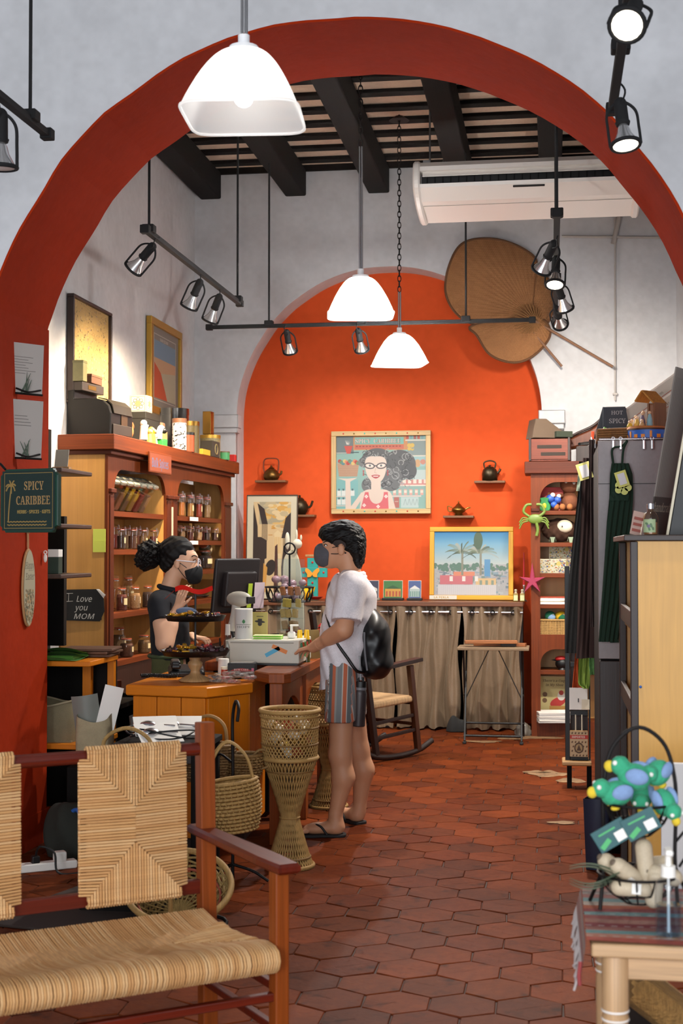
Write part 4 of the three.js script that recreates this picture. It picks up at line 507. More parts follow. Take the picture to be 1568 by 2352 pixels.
  t = thing('barcode_scanner', 'grey handheld barcode scanner on its stand by the clerk', 'scanner', V(-1.78, 0.84, -8.02), { ry: -0.5 }); part(t, 'head', field((x, y, z) => { const q = hypot((x) / 0.09, (y - 0.42) / 0.045, z / 0.042) * 0.045 - 0.045; return q; }, [-0.13, 0.34, -0.08], [0.13, 0.5, 0.08], 0.01), mat(0x9d988c, 0.5)); part(t, 'window', RB(0.02, 0.04, 0.06, 0.004, 0.088, 0.415, 0), M.black); part(t, 'handle', Tu([[-0.02, 0.4, 0], [-0.03, 0.33, 0], [-0.06, 0.24, 0]], 0.026, 12, 10), mat(0xb4b0a8, 0.5)); part(t, 'gooseneck', [Tu([[-0.06, 0.25, 0], [-0.02, 0.15, 0], [0, 0.01, 0]], 0.01, 14), Cy(0.06, 0.065, 0.015, 0, 0.0075, 0)], M.black);
}
{ // on the checkout counter
  let t = thing('till_box', 'pale grey cash drawer box with stickers under the customer hand', 'cash drawer', V(-1.60, 0.9, -8.0));
  part(t, 'body', RB(0.42, 0.13, 0.4, 0.006, 0, 0.075, 0), mat(0xbdb8aa, 0.55)); part(t, 'foot', [B(0.4, 0.012, 0.38, 0, 0.006, 0)], M.black); part(t, 'front_seam', B(0.36, 0.006, 0.004, 0, 0.125, 0.201), mat(0x8d887c, 0.6));
  [[0.06, 0.075, 0x4ea0c0, 0.5], [0.1, 0.09, 0xd07a3a, -0.4]].forEach(([x, y, c, r]) => part(t, 'sticker', B(0.09, 0.022, 0.002, x, y, 0.201, [0, 0, r]), mat(c, 0.6)));
  for (let i = 0; i < 6; i++) part(t, 'lizard_magnet', Tu([[0.212, 0.04 + 0.02 * (i % 2), 0.15 - i * 0.06], [0.214, 0.08, 0.14 - i * 0.06], [0.212, 0.12, 0.155 - i * 0.06]], 0.009, 8, 6), [mat(0x4d8a6a, 0.5), mat(0xd05a2c, 0.5), mat(0x5f9a5a, 0.5), mat(0xc0453a, 0.5), mat(0x6d6aa0, 0.5), mat(0xb6412e, 0.5)][i]);
  const hope = print(256, 256, (x, w, h) => { x.fillStyle = '#e9e7e2'; x.fillRect(0, 0, w, h); x.fillStyle = '#3f8a4a'; x.beginPath(); x.moveTo(128, 84); x.quadraticCurveTo(142, 106, 128, 122); x.quadraticCurveTo(114, 106, 128, 84); x.fill(); x.fillStyle = '#4a5a4c'; x.fillRect(88, 128, 80, 3); x.fillStyle = '#666'; x.font = '25px serif'; x.textAlign = 'center'; x.fillText('HOPE', 128, 160); });
  t = thing('donation_can', 'white cylinder can reading HOPE with a green leaf', 'can', V(-1.73, 1.04, -7.92), { ry: PI + 0.2 }); part(t, 'body', Cy(0.05, 0.05, 0.165, 0, 0.0825, 0, null, 28), hope, { keep: true }); part(t, 'lid', Cy(0.051, 0.051, 0.006, 0, 0.167, 0, null, 28), M.paper);
  for (let i = 0; i < 4; i++) solo('green_flyer', 'lime green flyer in the small stack on the cash drawer', 'paper', B(0.16, 0.004, 0.08, 0, 0.002, 0), mat(i % 2 ? 0xdfe8a0 : 0x86d43c, 0.7), V(-1.585, 1.041 + i * 0.006, -7.9), { ry: rr(-0.1, 0.1), group: 'lime flyers' });
  t = thing('pen_cup', 'white cup holding pens before the cash drawer', 'cup', V(-1.83, 0.9, -7.97 - 0.05)); part(t, 'tray', [RB(0.16, 0.07, 0.06, 0.01, 0, 0.035, 0)], mat(0xcfc8ba, 0.6)); for (let i = 0; i < 6; i++) part(t, 'pen', Ba([-0.06 + i * 0.024, 0.05, 0], [-0.065 + i * 0.027 + rr(-0.02, 0.04), rr(0.11, 0.15), rr(-0.02, 0.02)], 0.0045), [M.black, M.chrome, M.black, M.pine, M.pine, M.black][i]);
  t = thing('pump_bottle', 'small white pump bottle on the cash drawer', 'bottle', V(-1.46, 1.04, -7.95)); part(t, 'body', RB(0.045, 0.04, 0.03, 0.012, 0, 0.02, 0, null, 2), M.paper); part(t, 'pump', [Cy(0.008, 0.008, 0.035, 0, 0.055, 0), RB(0.05, 0.01, 0.014, 0.004, 0.015, 0.075, 0)], M.paper);
  [[-1.405, 'first'], [-1.37, 'second']].forEach(([x, o], i) => { const b = thing('sauce_bottle', `${o} yellow-capped sauce bottle beside the customer hand`, 'bottle', V(x - 0.02, 0.9, -8.02 - i * 0.03), { group: 'yellow-capped bottles' }); part(b, 'body', Cy(0.018, 0.02, 0.13, 0, 0.065, 0), mat(0x4a4a20, 0.2)); part(b, 'cap', Cy(0.013, 0.017, 0.055, 0, 0.157, 0), M.yellow); });
  solo('leaflet_card', 'tan leaflet standing behind the yellow-capped bottles', 'leaflet', B(0.09, 0.17, 0.004, 0, 0.085, 0, [0, 0, 0.06]), mat(0xb29a62, 0.8), V(-1.4, 0.9, -8.3), { ry: 0.3 });
  // monitor seen from behind
  t = thing('pos_monitor', 'black checkout monitor seen from behind with notes stuck on', 'monitor', V(-1.93, 0.9, -8.6), { ry: 1.0 });
  part(t, 'screen_back', RB(0.38, 0.34, 0.03, 0.012, 0, 0.42, 0, [0.12, 0, 0], 2), mat(0x1b1414, 0.5)); part(t, 'housing', RB(0.26, 0.22, 0.05, 0.015, 0, 0.4, 0.03, [0.12, 0, 0]), mat(0x201818, 0.55)); part(t, 'stand', [RB(0.06, 0.26, 0.05, 0.01, 0, 0.13, 0.03), RB(0.24, 0.02, 0.2, 0.008, 0, 0.01, 0)], M.black);
  part(t, 'sticky_note', B(0.035, 0.15, 0.003, 0.06, 0.36, 0.062, [0.12, 0, 0]), mat(0xb9d33a, 0.8), { label: 'lime green strip note' }); part(t, 'paper_note', grid((u, v) => [0.09 + u * 0.075 + v * 0.015, 0.28 + v * 0.16, 0.063 + 0.014 * u], 4, 4), mat(0xc9b6bc, 0.8, { side: THREE.DoubleSide }), { label: 'curling pale pink paper' });
  solo('keyboard', 'black keyboard lying flat beside the monitor', 'keyboard', [RB(0.36, 0.02, 0.14, 0.006, 0, 0.01, 0), ...Array.from({ length: 40 }, (_, i) => B(0.026, 0.008, 0.022, -0.15 + (i % 10) * 0.033, 0.024, -0.045 + (i / 10 | 0) * 0.03))], M.black, V(-1.8, 0.9, -8.35), { ry: 0.3 });
  solo('pink_note', 'small hot pink note by the keyboard', 'note', B(0.045, 0.05, 0.003, 0, 0.03, 0, [-0.3, 0, 0]), mat(0xd6336e, 0.7), V(-1.9, 0.922, -8.27));
  t = thing('leaflet_holder', 'clear acrylic leaflet tower with striped sweets on checkout', 'holder', V(-1.52, 0.9, -8.25), { ry: -0.35 });
  for (const x of [-0.065, 0.065]) part(t, 'side_wall', RB(0.006, 0.58, 0.1, 0.002, x, 0.3, 0), M.clear); part(t, 'back_wall', B(0.13, 0.58, 0.004, 0, 0.3, -0.05), M.clear); part(t, 'foot', RB(0.15, 0.012, 0.14, 0.003, 0, 0.006, 0), M.clear);
  [[0.1, 0xcfae7a], [0.17, 0xb58a5e], [0.24, 0xc9a05c], [0.3, 0xd8b24a], [0.37, 0xc6763f]].forEach(([y, c], i) => { const s = part(t, 'pocket', [B(0.122, 0.055, 0.004, 0, y + 0.028, 0.05), B(0.122, 0.004, 0.095, 0, y, 0)], M.clear); part(s, 'sachet', [0, 1, 2].map((k) => RB(0.036, 0.052, 0.016, 0.005, -0.04 + k * 0.04, y + 0.03, rr(-0.02, 0.03), [0.2, rr(-0.3, 0.3), rr(-0.15, 0.15)])), mat(c, 0.35, { map: 'speck', s: 0.06 }), { kind: 'stuff' }); });
  t = thing('face_card', 'yellow card with a straw-hatted figure behind the HOPE can', 'card', V(-1.68, 1.04, -8.13), { ry: 0.1 });
  part(t, 'card', RB(0.09, 0.14, 0.004, 0.001, 0, 0.07, 0, [-0.08, 0, 0]), mat(0xcfbf68, 0.8)); part(t, 'print', Pl(0.085, 0.135, 0, 0.07, 0.0028, [-0.08, 0, 0]), print(96, 160, (x) => { x.fillStyle = '#cdbd66'; x.fillRect(0, 0, 96, 160); x.fillStyle = '#2c2416'; x.beginPath(); x.ellipse(48, 62, 34, 8, 0.1, 0, 7); x.fill(); x.fillRect(34, 42, 28, 18); x.beginPath(); x.arc(48, 78, 14, 0, 7); x.fill(); x.fillRect(26, 24, 44, 4); }), { keep: true });
  // wire tier with sweets behind
  t = thing('wire_tier', 'black iron two-tier basket stand filled with sweet bags', 'stand', V(-1.62, 0.9, -8.75)); part(t, 'pole', [Ba([0, 0, 0], [0, 0.62, 0], 0.006), To(0.035, 0.005, 0, 0.65, 0)], M.iron);
  for (const [y, r] of [[0.02, 0.13], [0.32, 0.15]]) { const b = part(t, 'basket', [To(r, 0.005, 0, y + 0.09, 0, [PI / 2, 0, 0], 32), To(r * 0.85, 0.004, 0, y, 0, [PI / 2, 0, 0], 32), ...Array.from({ length: 16 }, (_, i) => { const a = i / 16 * 2 * PI; return Tu([[cos(a) * r * 0.85, y, sin(a) * r * 0.85], [cos(a + 0.15) * r * 0.95, y + 0.04, sin(a + 0.15) * r * 0.95], [cos(a - 0.05) * r, y + 0.09, sin(a - 0.05) * r]], 0.004, 6, 4); }), Cy(r * 0.84, r * 0.84, 0.006, 0, y, 0)], M.iron); part(b, 'sweet_bags', Array.from({ length: 18 }, () => { const a = rnd() * 6.3, q = rnd() * r * 0.8; return Sp(rr(0.02, 0.035), cos(a) * q, y + rr(0.02, 0.14), sin(a) * q, [1, 0.8, 1], 8); }), mat(y > 0.1 ? 0xc79aa0 : 0x9a3a2c, 0.3, { map: 'speck', s: 0.05 }), { kind: 'stuff' }); }
  t = thing('small_elephant', 'cream elephant figurine beside the wire sweet stand', 'figurine', V(-1.44, 0.9, -8.62)); part(t, 'body', [Sp(0.045, 0, 0.07, 0, [1.2, 1, 1]), ...[[-0.03, 0.025], [0.03, 0.025], [-0.03, -0.025], [0.03, -0.025]].map(([x, z]) => Cy(0.012, 0.013, 0.05, x, 0.025, z))], M.cream); part(t, 'head', [Sp(0.028, -0.05, 0.1, 0), Tu([[-0.075, 0.1, 0], [-0.09, 0.07, 0], [-0.085, 0.03, 0]], 0.009, 8)], M.cream); part(t, 'ear', Sp(0.026, -0.035, 0.105, 0.02, [0.9, 1, 0.3]), M.cream);
  t = thing('gumball_jar', 'small red-topped gumball machine behind the sweet tower', 'toy', V(-1.43, 0.9, -8.85)); part(t, 'globe', Sp(0.035, 0, 0.13, 0), mat(0xb8402c, 0.2)); part(t, 'base', [Cy(0.03, 0.04, 0.09, 0, 0.045, 0)], mat(0x3a1a16, 0.4)); part(t, 'cap', Cy(0.012, 0.03, 0.02, 0, 0.17, 0), M.red);
  t = thing('rabbit_figures', 'cream rabbit shaped wooden cutout behind the sweet tower', 'figurine', V(-1.66, 0.9, -9.05)); part(t, 'body', Ex(smooth([[-0.05, 0], [0.05, 0], [0.06, 0.5], [0.03, 0.62], [0, 0.64], [-0.045, 0.6], [-0.06, 0.45]], 40), 0.02, 0.004), mat(0xd8cfae, 0.6)); part(t, 'ear', Sp(0.02, -0.03, 0.7, 0, [0.8, 2.8, 0.6]), M.cream); part(t, 'head', [Sp(0.032, 0.035, 0.68, 0), Sp(0.014, 0.03, 0.74, 0, [0.6, 2.4, 0.6]), Sp(0.012, 0.06, 0.72, 0, [0.6, 1.6, 0.6])], M.cream);
}
// grey pouch, bags and boxes stacked between the cabinet and the counter
{
  let t = thing('glitter_pouch', 'grey speckled pouch hanging behind the low shelf', 'pouch', V(-2.24, 0.3, -7.6), { ry: 0.1 }); part(t, 'body', Ex([[-0.06, 0.33], [0.07, 0.38], [0.06, 0.2], [0.0, 0.16], [-0.05, 0.22]], 0.04, 0.01), mat(0x8e8c8a, 0.5, { map: 'speck', s: 0.05 })); part(t, 'hook', Ba([0.03, 0.36, 0], [0.05, 0.44, -0.1], 0.004), M.iron);
  t = thing('bag_rack', 'dark crate of assorted jars on the floor behind the counter', 'crate', V(-2.64, 0, -8.32)); part(t, 'crate', [RB(0.26, 0.03, 0.4, 0.004, 0, 0.62, 0), RB(0.26, 0.03, 0.4, 0.004, 0, 0.3, 0), RB(0.03, 0.66, 0.4, 0.004, -0.12, 0.33, 0), RB(0.26, 0.66, 0.02, 0.004, 0, 0.33, -0.2)], M.beam); for (let i = 0; i < 4; i++) part(t, 'jar', Cy(0.03, 0.03, 0.12, -0.06 + (i % 2) * 0.1, 0.695, 0.12 - (i / 2 | 0) * 0.12), [mat(0x1e3a34, 0.2), mat(0x8a4a22, 0.4), mat(0xb5a890, 0.5), mat(0x6a2d1a, 0.4)][i]); part(t, 'label_card', B(0.07, 0.08, 0.003, 0.03, 0.58, 0.202), M.cream);
}
// ---------- the niche, its counter and wall ----------
{
  const Y = 1.095; let t = thing('curtained_counter', 'long wooden sideboard top with satin curtain front in the niche', 'counter', V(-1.44, 0, -12.5));
  part(t, 'top_board', RB(2.44, 0.04, 0.6, 0.006, -1.46, Y - 0.02, -12.48), wood(0x7a4a2e, 0.45), { w: true, grain: 'x' }); for (const x of [-2.64, -1.42, -0.27]) part(t, 'leg', RB(0.05, Y - 0.04, 0.05, 0.004, x, (Y - 0.04) / 2, -12.3), M.dark, { w: true }); part(t, 'back_panel', bx(-2.66, -0.25, 0.02, 1.05, 12.72, 12.75), M.beam, { w: true });
  part(t, 'curtain_rod', Ba([-2.68, 1.005, -12.21], [-0.245, 1.005, -12.21], 0.012), M.chrome, { w: true });
  const satin = mat(0x85705a, 0.4, { side: THREE.DoubleSide, sheen: 0.6, sheenColor: C3(0xd8c4a8), map: 'cloth', s: 0.4, anisotropy: 0.3 });
  const panel = (x0, x1, n, ph, gather) => { const W = x1 - x0; part(t, 'curtain_panel', grid((u, v) => { const y = 1.055 - v * 1.045, low = Math.pow(v, 3), k = lerp(1, gather, sin(v * PI) * 0.6), a = u * n * 2 * PI + ph, x = (x0 + x1) / 2 + (u - 0.5) * W * k + 0.012 * sin(v * 9 + u * 14), amp = 0.03 + 0.012 * sin(u * 17 + v * 3) + low * 0.015; return [x, max(0.012, y + low * 0.02 * sin(u * 30)), -12.21 + amp * sin(a + v * 0.5 * sin(u * 9)) + 0.012 * sin(a * 2.3 + v * 4) + low * 0.03 * sin(u * 23)]; }, 130, 30), satin, { w: true }); };
  panel(-2.66, -1.98, 4, 0.4, 0.95); panel(-1.97, -1.34, 4, 1.1, 0.96); panel(-1.33, -0.78, 3.5, 0.2, 0.96); panel(-0.76, -0.255, 3.2, 1.6, 0.92);
  for (let i = 0; i < 14; i++) part(t, 'grommet', To(0.018, 0.005, -2.6 + i * 0.175, 1.005, -12.19, [0, 0.5, 0], 16, 6), M.iron, { w: true });
  solo('folded_stand', 'dark folded cloth pile at the foot of the curtain', 'cloth', field((x, y, z) => hypot(x / 0.09, y / 0.13, z / 0.06) * 0.06 - 0.06 + 0.006 * sin(x * 60), [-0.12, 0, -0.09], [0.12, 0.16, 0.09], 0.012), mat(0x2a2a2a, 0.9), V(-0.81, 0, -12.1));
  solo('plastic_heap', 'crumpled clear plastic beside the curtain and bookcase', 'plastic', field((x, y, z) => hypot(x / 0.07, y / 0.11, z / 0.07) * 0.07 - 0.07 + 0.012 * sin(x * 70) * sin(y * 60) * sin(z * 65), [-0.1, 0, -0.1], [0.1, 0.15, 0.1], 0.01), mat(0x8d877e, 0.2, { transmission: 0.4 }), V(-0.24, 0, -11.95));
}
// --- pictures ---
{
  const shop = print(1024, 832, (x, w, h) => {
    x.fillStyle = '#8fb7b0'; x.fillRect(0, 0, w, h); const R = (c, a, b, d, e) => { x.fillStyle = c; x.fillRect(a, b, d, e); };
    R('#6f7d80', 0, 0, 200, 200); R('#39555c', 0, 180, 260, 10); R('#c9cfc8', 0, 185, 120, 10); R('#c98f62', 195, 0, 620, 160); R('#7cbcb4', 212, 14, 560, 80); R('#c96f5c', 212, 100, 560, 50);
    x.fillStyle = '#f0e2dc'; x.strokeStyle = '#8a5648'; x.lineWidth = 3; x.font = 'bold 70px serif'; x.save(); x.scale(0.86, 1); x.fillText('SPICY  CARIBBEE', 250, 82); x.strokeText('SPICY  CARIBBEE', 250, 82); x.restore(); seed = 11; for (let i = 0; i < 14; i++) R('#8f4a44', 225 + i * 38, 112, 22, 12);
    R('#8a9a9a', 815, 60, 209, 170); R('#e4dcd0', 790, 45, 234, 14); R('#e4dcd0', 850, 225, 180, 12); for (let i = 0; i < 5; i++) R(['#b8574c', '#7fa6ac', '#a0605a'][i % 3], 800 + i * 42, 0, 30, 40);
    R('#9dc0c4', 830, 240, 194, 110); for (let i = 0; i < 5; i++) { x.fillStyle = ['#d9b08a', '#c9a27a', '#c68a7a'][i % 3]; x.beginPath(); x.arc(870 + (i % 3) * 60, 300 + (i / 3 | 0) * 30, 30, 0, 7); x.fill(); }
    R('#b8c8c8', 880, 390, 144, 180); R('#c98a86', 720, 500, 304, 60); R('#ead9cc', 690, 560, 334, 14); R('#8fb0aa', 620, 574, 404, 40); R('#dcc9c4', 640, 680, 330, 16);
    for (let i = 0; i < 6; i++) { R('#d9a89e', 650 + i * 62, 610, 34, 66); R('#e9d9cc', 652 + i * 62, 622, 30, 30); R('#ead9cc', 700 + i * 60, 500, 36, 44); }
    R('#bcd0d0', 740, 700, 200, 120); for (let i = 0; i < 4; i++) { x.strokeStyle = '#7a8a8a'; x.lineWidth = 3; x.beginPath(); x.moveTo(770 + i * 44, 790); x.lineTo(790 + i * 44, 720); x.lineTo(806 + i * 44, 790); x.stroke(); } R('#b5706a', 660, 700, 60, 120); R('#c8b6aa', 670, 745, 40, 8);
    R('#7fb6b6', 0, 500, 250, 332); for (const [bx0, by0] of [[10, 600], [60, 600], [165, 600], [10, 700], [60, 700]]) { R('#dfe5e2', bx0, by0 + 20, 44, 62); R('#50646a', bx0 + 12, by0, 18, 22); } R('#d9c8c0', 0, 684, 110, 10); R('#d9c8c0', 0, 790, 110, 10);
    // basket with ribboned bottle
    x.fillStyle = '#c8a287'; x.beginPath(); x.moveTo(10, 310); x.lineTo(262, 310); x.lineTo(240, 460); x.lineTo(30, 460); x.fill(); x.strokeStyle = '#96705a'; x.lineWidth = 2; for (let i = 0; i < 26; i++) { x.beginPath(); x.moveTo(14 + i * 9.6, 312); x.lineTo(32 + i * 8.2, 458); x.stroke(); } for (let i = 0; i < 7; i++) { x.beginPath(); x.moveTo(14 + i * 3, 330 + i * 20); x.lineTo(260 - i * 3, 330 + i * 20); x.stroke(); }
    for (let i = 0; i < 12; i++) { x.fillStyle = ['#b94a44', '#6f8f6a', '#5f8f94', '#d9c27a', '#d98a6a'][i % 5]; x.beginPath(); x.arc(40 + i * 19, 285 + (i % 3) * 12, 22, 0, 7); x.fill(); } x.fillStyle = '#c9544a'; x.beginPath(); x.moveTo(90, 110); x.lineTo(190, 110); x.lineTo(160, 200); x.lineTo(120, 200); x.fill(); x.fillStyle = '#ded8d0'; for (let i = 0; i < 6; i++) { x.beginPath(); x.moveTo(100 + i * 14, 40); x.lineTo(118 + i * 6, 95); x.lineTo(130 + i * 4, 95); x.fill(); }
    // figure
    const hair = (cx, cy, rx, ry, c) => { x.fillStyle = c; x.beginPath(); x.ellipse(cx, cy, rx, ry, 0, 0, 7); x.fill(); };
    hair(470, 270, 180, 130, '#5f6264'); hair(720, 330, 190, 170, '#5b5e61'); hair(640, 470, 130, 110, '#6a6d70'); hair(830, 400, 90, 100, '#55585c'); hair(380, 560, 90, 90, '#707274'); hair(620, 560, 110, 70, '#6c6f72'); hair(330, 300, 80, 60, '#7a7c7e');
    x.strokeStyle = '#a4a7a8'; x.lineWidth = 7; for (let i = 0; i < 60; i++) { const cx = rr(300, 880), cy = rr(180, 600); x.beginPath(); x.arc(cx, cy, rr(14, 40), rnd() * 6, rnd() * 6 + 2.4); x.stroke(); } x.strokeStyle = '#393c40'; x.lineWidth = 6; for (let i = 0; i < 60; i++) { x.beginPath(); x.arc(rr(300, 880), rr(180, 600), rr(12, 36), rnd() * 6, rnd() * 6 + 2.6); x.stroke(); }
    x.fillStyle = '#e2cfc2'; x.beginPath(); x.moveTo(330, 290); x.quadraticCurveTo(345, 215, 450, 235); x.quadraticCurveTo(560, 215, 575, 300); x.quadraticCurveTo(580, 440, 520, 510); x.quadraticCurveTo(455, 580, 390, 505); x.quadraticCurveTo(325, 430, 330, 290); x.fill();
    R('#e2cfc2', 400, 500, 110, 180); x.beginPath(); x.moveTo(270, 832); x.lineTo(285, 660); x.quadraticCurveTo(330, 600, 410, 610); x.lineTo(500, 610); x.quadraticCurveTo(620, 600, 640, 690); x.lineTo(680, 832); x.fill(); x.beginPath(); x.moveTo(105, 832); x.lineTo(105, 510); x.lineTo(20, 480); x.lineTo(130, 485); x.lineTo(240, 475); x.lineTo(160, 520); x.lineTo(170, 800); x.lineTo(290, 640); x.lineTo(330, 660); x.lineTo(220, 832); x.fill();
    x.fillStyle = '#d86a72'; x.beginPath(); x.moveTo(280, 832); x.lineTo(330, 640); x.lineTo(370, 640); x.quadraticCurveTo(380, 770, 460, 775); x.quadraticCurveTo(540, 770, 545, 640); x.lineTo(590, 640); x.lineTo(600, 832); x.fill(); x.fillStyle = '#efe4de'; for (const [a, b] of [[320, 790], [480, 805], [345, 690], [570, 690]]) for (let i = 0; i < 4; i++) { x.beginPath(); x.arc(a + 12 * cos(i * 1.57), b + 12 * sin(i * 1.57), 9, 0, 7); x.fill(); }
    x.strokeStyle = '#4c4a52'; x.lineWidth = 12; for (const s of [-1, 1]) { x.beginPath(); x.ellipse(450 + s * 68, 340, 54, 30, s * -0.15, 0, 7); x.stroke(); x.fillStyle = '#eee8e2'; x.beginPath(); x.ellipse(450 + s * 66, 338, 34, 15, 0, 0, 7); x.fill(); x.fillStyle = '#6a6f72'; x.beginPath(); x.arc(450 + s * 64, 338, 13, 0, 7); x.fill(); } x.beginPath(); x.moveTo(436, 345); x.quadraticCurveTo(450, 336, 464, 345); x.stroke(); x.lineWidth = 3; x.strokeStyle = '#b08a80'; x.beginPath(); x.moveTo(455, 360); x.lineTo(440, 418); x.lineTo(466, 424); x.stroke(); x.fillStyle = '#b85a5e'; x.beginPath(); x.moveTo(400, 452); x.quadraticCurveTo(455, 430, 505, 452); x.quadraticCurveTo(455, 520, 400, 452); x.fill(); R('#f0e8e2', 425, 455, 56, 9);
    x.fillStyle = '#b8464a'; for (const q of [312, 590]) for (let i = 0; i < 3; i++) { x.beginPath(); x.arc(q, 400 + i * 22, 9, 0, 7); x.fill(); } x.fillStyle = '#d8b860'; x.beginPath(); x.arc(835, 110, 24, 0, 7); x.arc(870, 110, 24, 0, 7); x.arc(835, 150, 20, 0, 7); x.arc(870, 150, 20, 0, 7); x.fill();
  });
  const c = V(-1.524, 2.2385, -12.76), fr = wood(0xe0bd84, 0.5, 0.4), p = picture('shop_painting', 'large cartoon painting of a woman reading SPICY CARIBBEE on orange wall', 'painting', c, 0.905, 0.75, 0, fr, shop, { fw: 0.045, ft: 0.05 });
  for (let i = 0; i < 8; i++) for (const s of [-1, 1]) part(p, 'bead', Sp(0.007, -0.34 + i * 0.097, s * 0.352, 0.026, [1, 1, 0.6], 8), [M.red, M.brass, M.teal][i % 3]);
  const palm = print(768, 640, (x, w, h) => {
    const g = x.createLinearGradient(0, 0, 0, h * 0.55); g.addColorStop(0, '#2f7fb6'); g.addColorStop(0.35, '#79aecb'); g.addColorStop(1, '#c3c9c4'); x.fillStyle = g; x.fillRect(0, 0, w, h); x.fillStyle = '#aeb0b2'; x.fillRect(0, 330, w, 310); seed = 21;
    for (let i = 0; i < 240; i++) { x.fillStyle = ['#8f979e', '#b7bcc0', '#6f7f8a', '#a8a4a8', '#88a0ae', '#7c9088'][rnd() * 6 | 0]; x.fillRect(rnd() * w, 330 + rnd() * 300, rr(8, 60), rr(4, 30)); } x.fillStyle = '#5f7f72'; for (let i = 0; i < 80; i++) { x.beginPath(); x.arc(rnd() * w, 330 + rnd() * 60, rr(6, 24), 0, 7); x.fill(); }
    x.fillStyle = '#c9727a'; x.fillRect(60, 440, 340, 92); x.fillStyle = '#d98a6e'; x.fillRect(200, 404, 220, 42); x.fillStyle = '#d8b98a'; x.fillRect(430, 470, 210, 90); x.fillStyle = '#5f97c2'; x.fillRect(520, 280, 60, 170); x.fillStyle = '#cfcdd0'; x.fillRect(40, 535, 600, 100); x.fillStyle = '#e4e0da'; for (let i = 0; i < 3; i++) { x.fillRect(160 + i * 130, 450, 34, 50); x.fillStyle = '#8a9a8a'; x.fillRect(470 + i * 60, 490, 26, 46); x.fillStyle = '#e4e0da'; } x.strokeStyle = '#b4b2b8'; x.lineWidth = 2; for (let i = 0; i < 30; i++) { x.beginPath(); x.moveTo(40 + i * 20, 540); x.lineTo(40 + i * 20, 632); x.stroke(); }
    const frond = (cx, cy, a, L, c) => { for (let k = 0; k < 26; k++) { const t = k / 26, px = cx + cos(a) * L * t, py = cy + sin(a) * L * t + 70 * t * t; x.strokeStyle = c; x.lineWidth = 3; x.beginPath(); x.moveTo(px, py); x.lineTo(px - 12 + 20 * cos(a), py + 34 * (1 - t * 0.5)); x.stroke(); } };
    for (const [cx, cy, n] of [[290, 190, 9], [480, 190, 12]]) { x.fillStyle = '#8a8a7a'; x.fillRect(cx - 10, cy, 22, 250); for (let i = 0; i < n; i++) frond(cx, cy, -PI + i / (n - 1) * PI, rr(130, 190), ['#4f5d4e', '#6b7864', '#869078', '#a9ada0'][i % 4]); } x.fillStyle = '#4e6652'; x.beginPath(); x.ellipse(455, 90, 46, 90, 0, 0, 7); x.fill();
  });
  const yel = wood(0xe8a91c, 0.5, 0.5), q = picture('palm_painting', 'yellow-framed painting of palms and houses leaning on the counter', 'painting', V(-0.70, 1.42, -12.55), 0.735, 0.645, 0, yel, palm, { fw: 0.042, ft: 0.03, rot: [-0.1, 0, 0] });
  part(q, 'name_strip', Pl(0.24, 0.034, -0.245, -0.301, 0.0162), print(256, 40, (x, w, h) => { x.fillStyle = '#ece6d8'; x.fillRect(0, 0, w, h); x.fillStyle = '#c9a25e'; x.font = 'bold 32px sans-serif'; x.fillText('LA PERLA', 40, 32); }), { keep: true });
  const street = print(384, 768, (x, w, h) => {
    x.fillStyle = '#e0c394'; x.fillRect(0, 0, w, h); x.fillStyle = '#b3a98c'; x.fillRect(60, 0, 300, 190); seed = 8; for (let i = 0; i < 46; i++) { x.fillStyle = ['#e8cf9f', '#dba852', '#e3bb72', '#c9b78f'][rnd() * 4 | 0]; x.beginPath(); x.ellipse(rr(130, 384), rr(10, 240), rr(16, 60), rr(8, 24), 0, 0, 7); x.fill(); } x.fillStyle = '#c98b3a'; for (let i = 0; i < 12; i++) x.fillRect(rr(150, 340), rr(200, 300), rr(20, 60), 6);
    x.fillStyle = '#ecd4a4'; x.beginPath(); x.moveTo(215, 270); x.lineTo(250, 240); x.lineTo(290, 270); x.lineTo(290, 620); x.lineTo(215, 620); x.fill(); x.fillStyle = '#d9ab62'; for (let i = 0; i < 4; i++) x.fillRect(222 + i * 17, 300, 6, 140);
    x.fillStyle = '#2a1712'; x.beginPath(); x.moveTo(0, 20); x.lineTo(44, 210); x.lineTo(48, 330); x.lineTo(0, 330); x.fill(); x.beginPath(); x.moveTo(40, 10); x.lineTo(112, 60); x.lineTo(148, 190); x.lineTo(88, 190); x.fill(); x.fillRect(0, 320, 120, 460); x.beginPath(); x.moveTo(80, 300); x.lineTo(140, 330); x.lineTo(140, 480); x.lineTo(90, 500); x.lineTo(110, 768); x.lineTo(0, 768); x.lineTo(0, 300); x.fill(); x.beginPath(); x.moveTo(384, 90); x.lineTo(330, 140); x.lineTo(290, 310); x.lineTo(350, 310); x.lineTo(384, 260); x.fill(); x.beginPath(); x.moveTo(384, 250); x.lineTo(310, 400); x.lineTo(290, 560); x.lineTo(300, 768); x.lineTo(384, 768); x.fill(); x.fillStyle = '#4a2114'; x.beginPath(); x.moveTo(225, 380); x.lineTo(250, 360); x.lineTo(255, 500); x.lineTo(262, 768); x.lineTo(216, 768); x.fill(); x.fillStyle = '#20120f'; x.beginPath(); x.ellipse(180, 560, 50, 70, 0.4, 0, 7); x.fill(); x.strokeStyle = '#20120f'; x.lineWidth = 5; for (let i = 0; i < 5; i++) { x.beginPath(); x.moveTo(92 + i * 12, 190); x.lineTo(92 + i * 12, 330); x.stroke(); x.beginPath(); x.moveTo(312 + i * 12, 310); x.lineTo(312 + i * 12, 400); x.stroke(); } x.fillStyle = '#dba24a'; x.beginPath(); x.moveTo(110, 520); x.lineTo(150, 560); x.lineTo(130, 768); x.lineTo(100, 768); x.fill();
  });
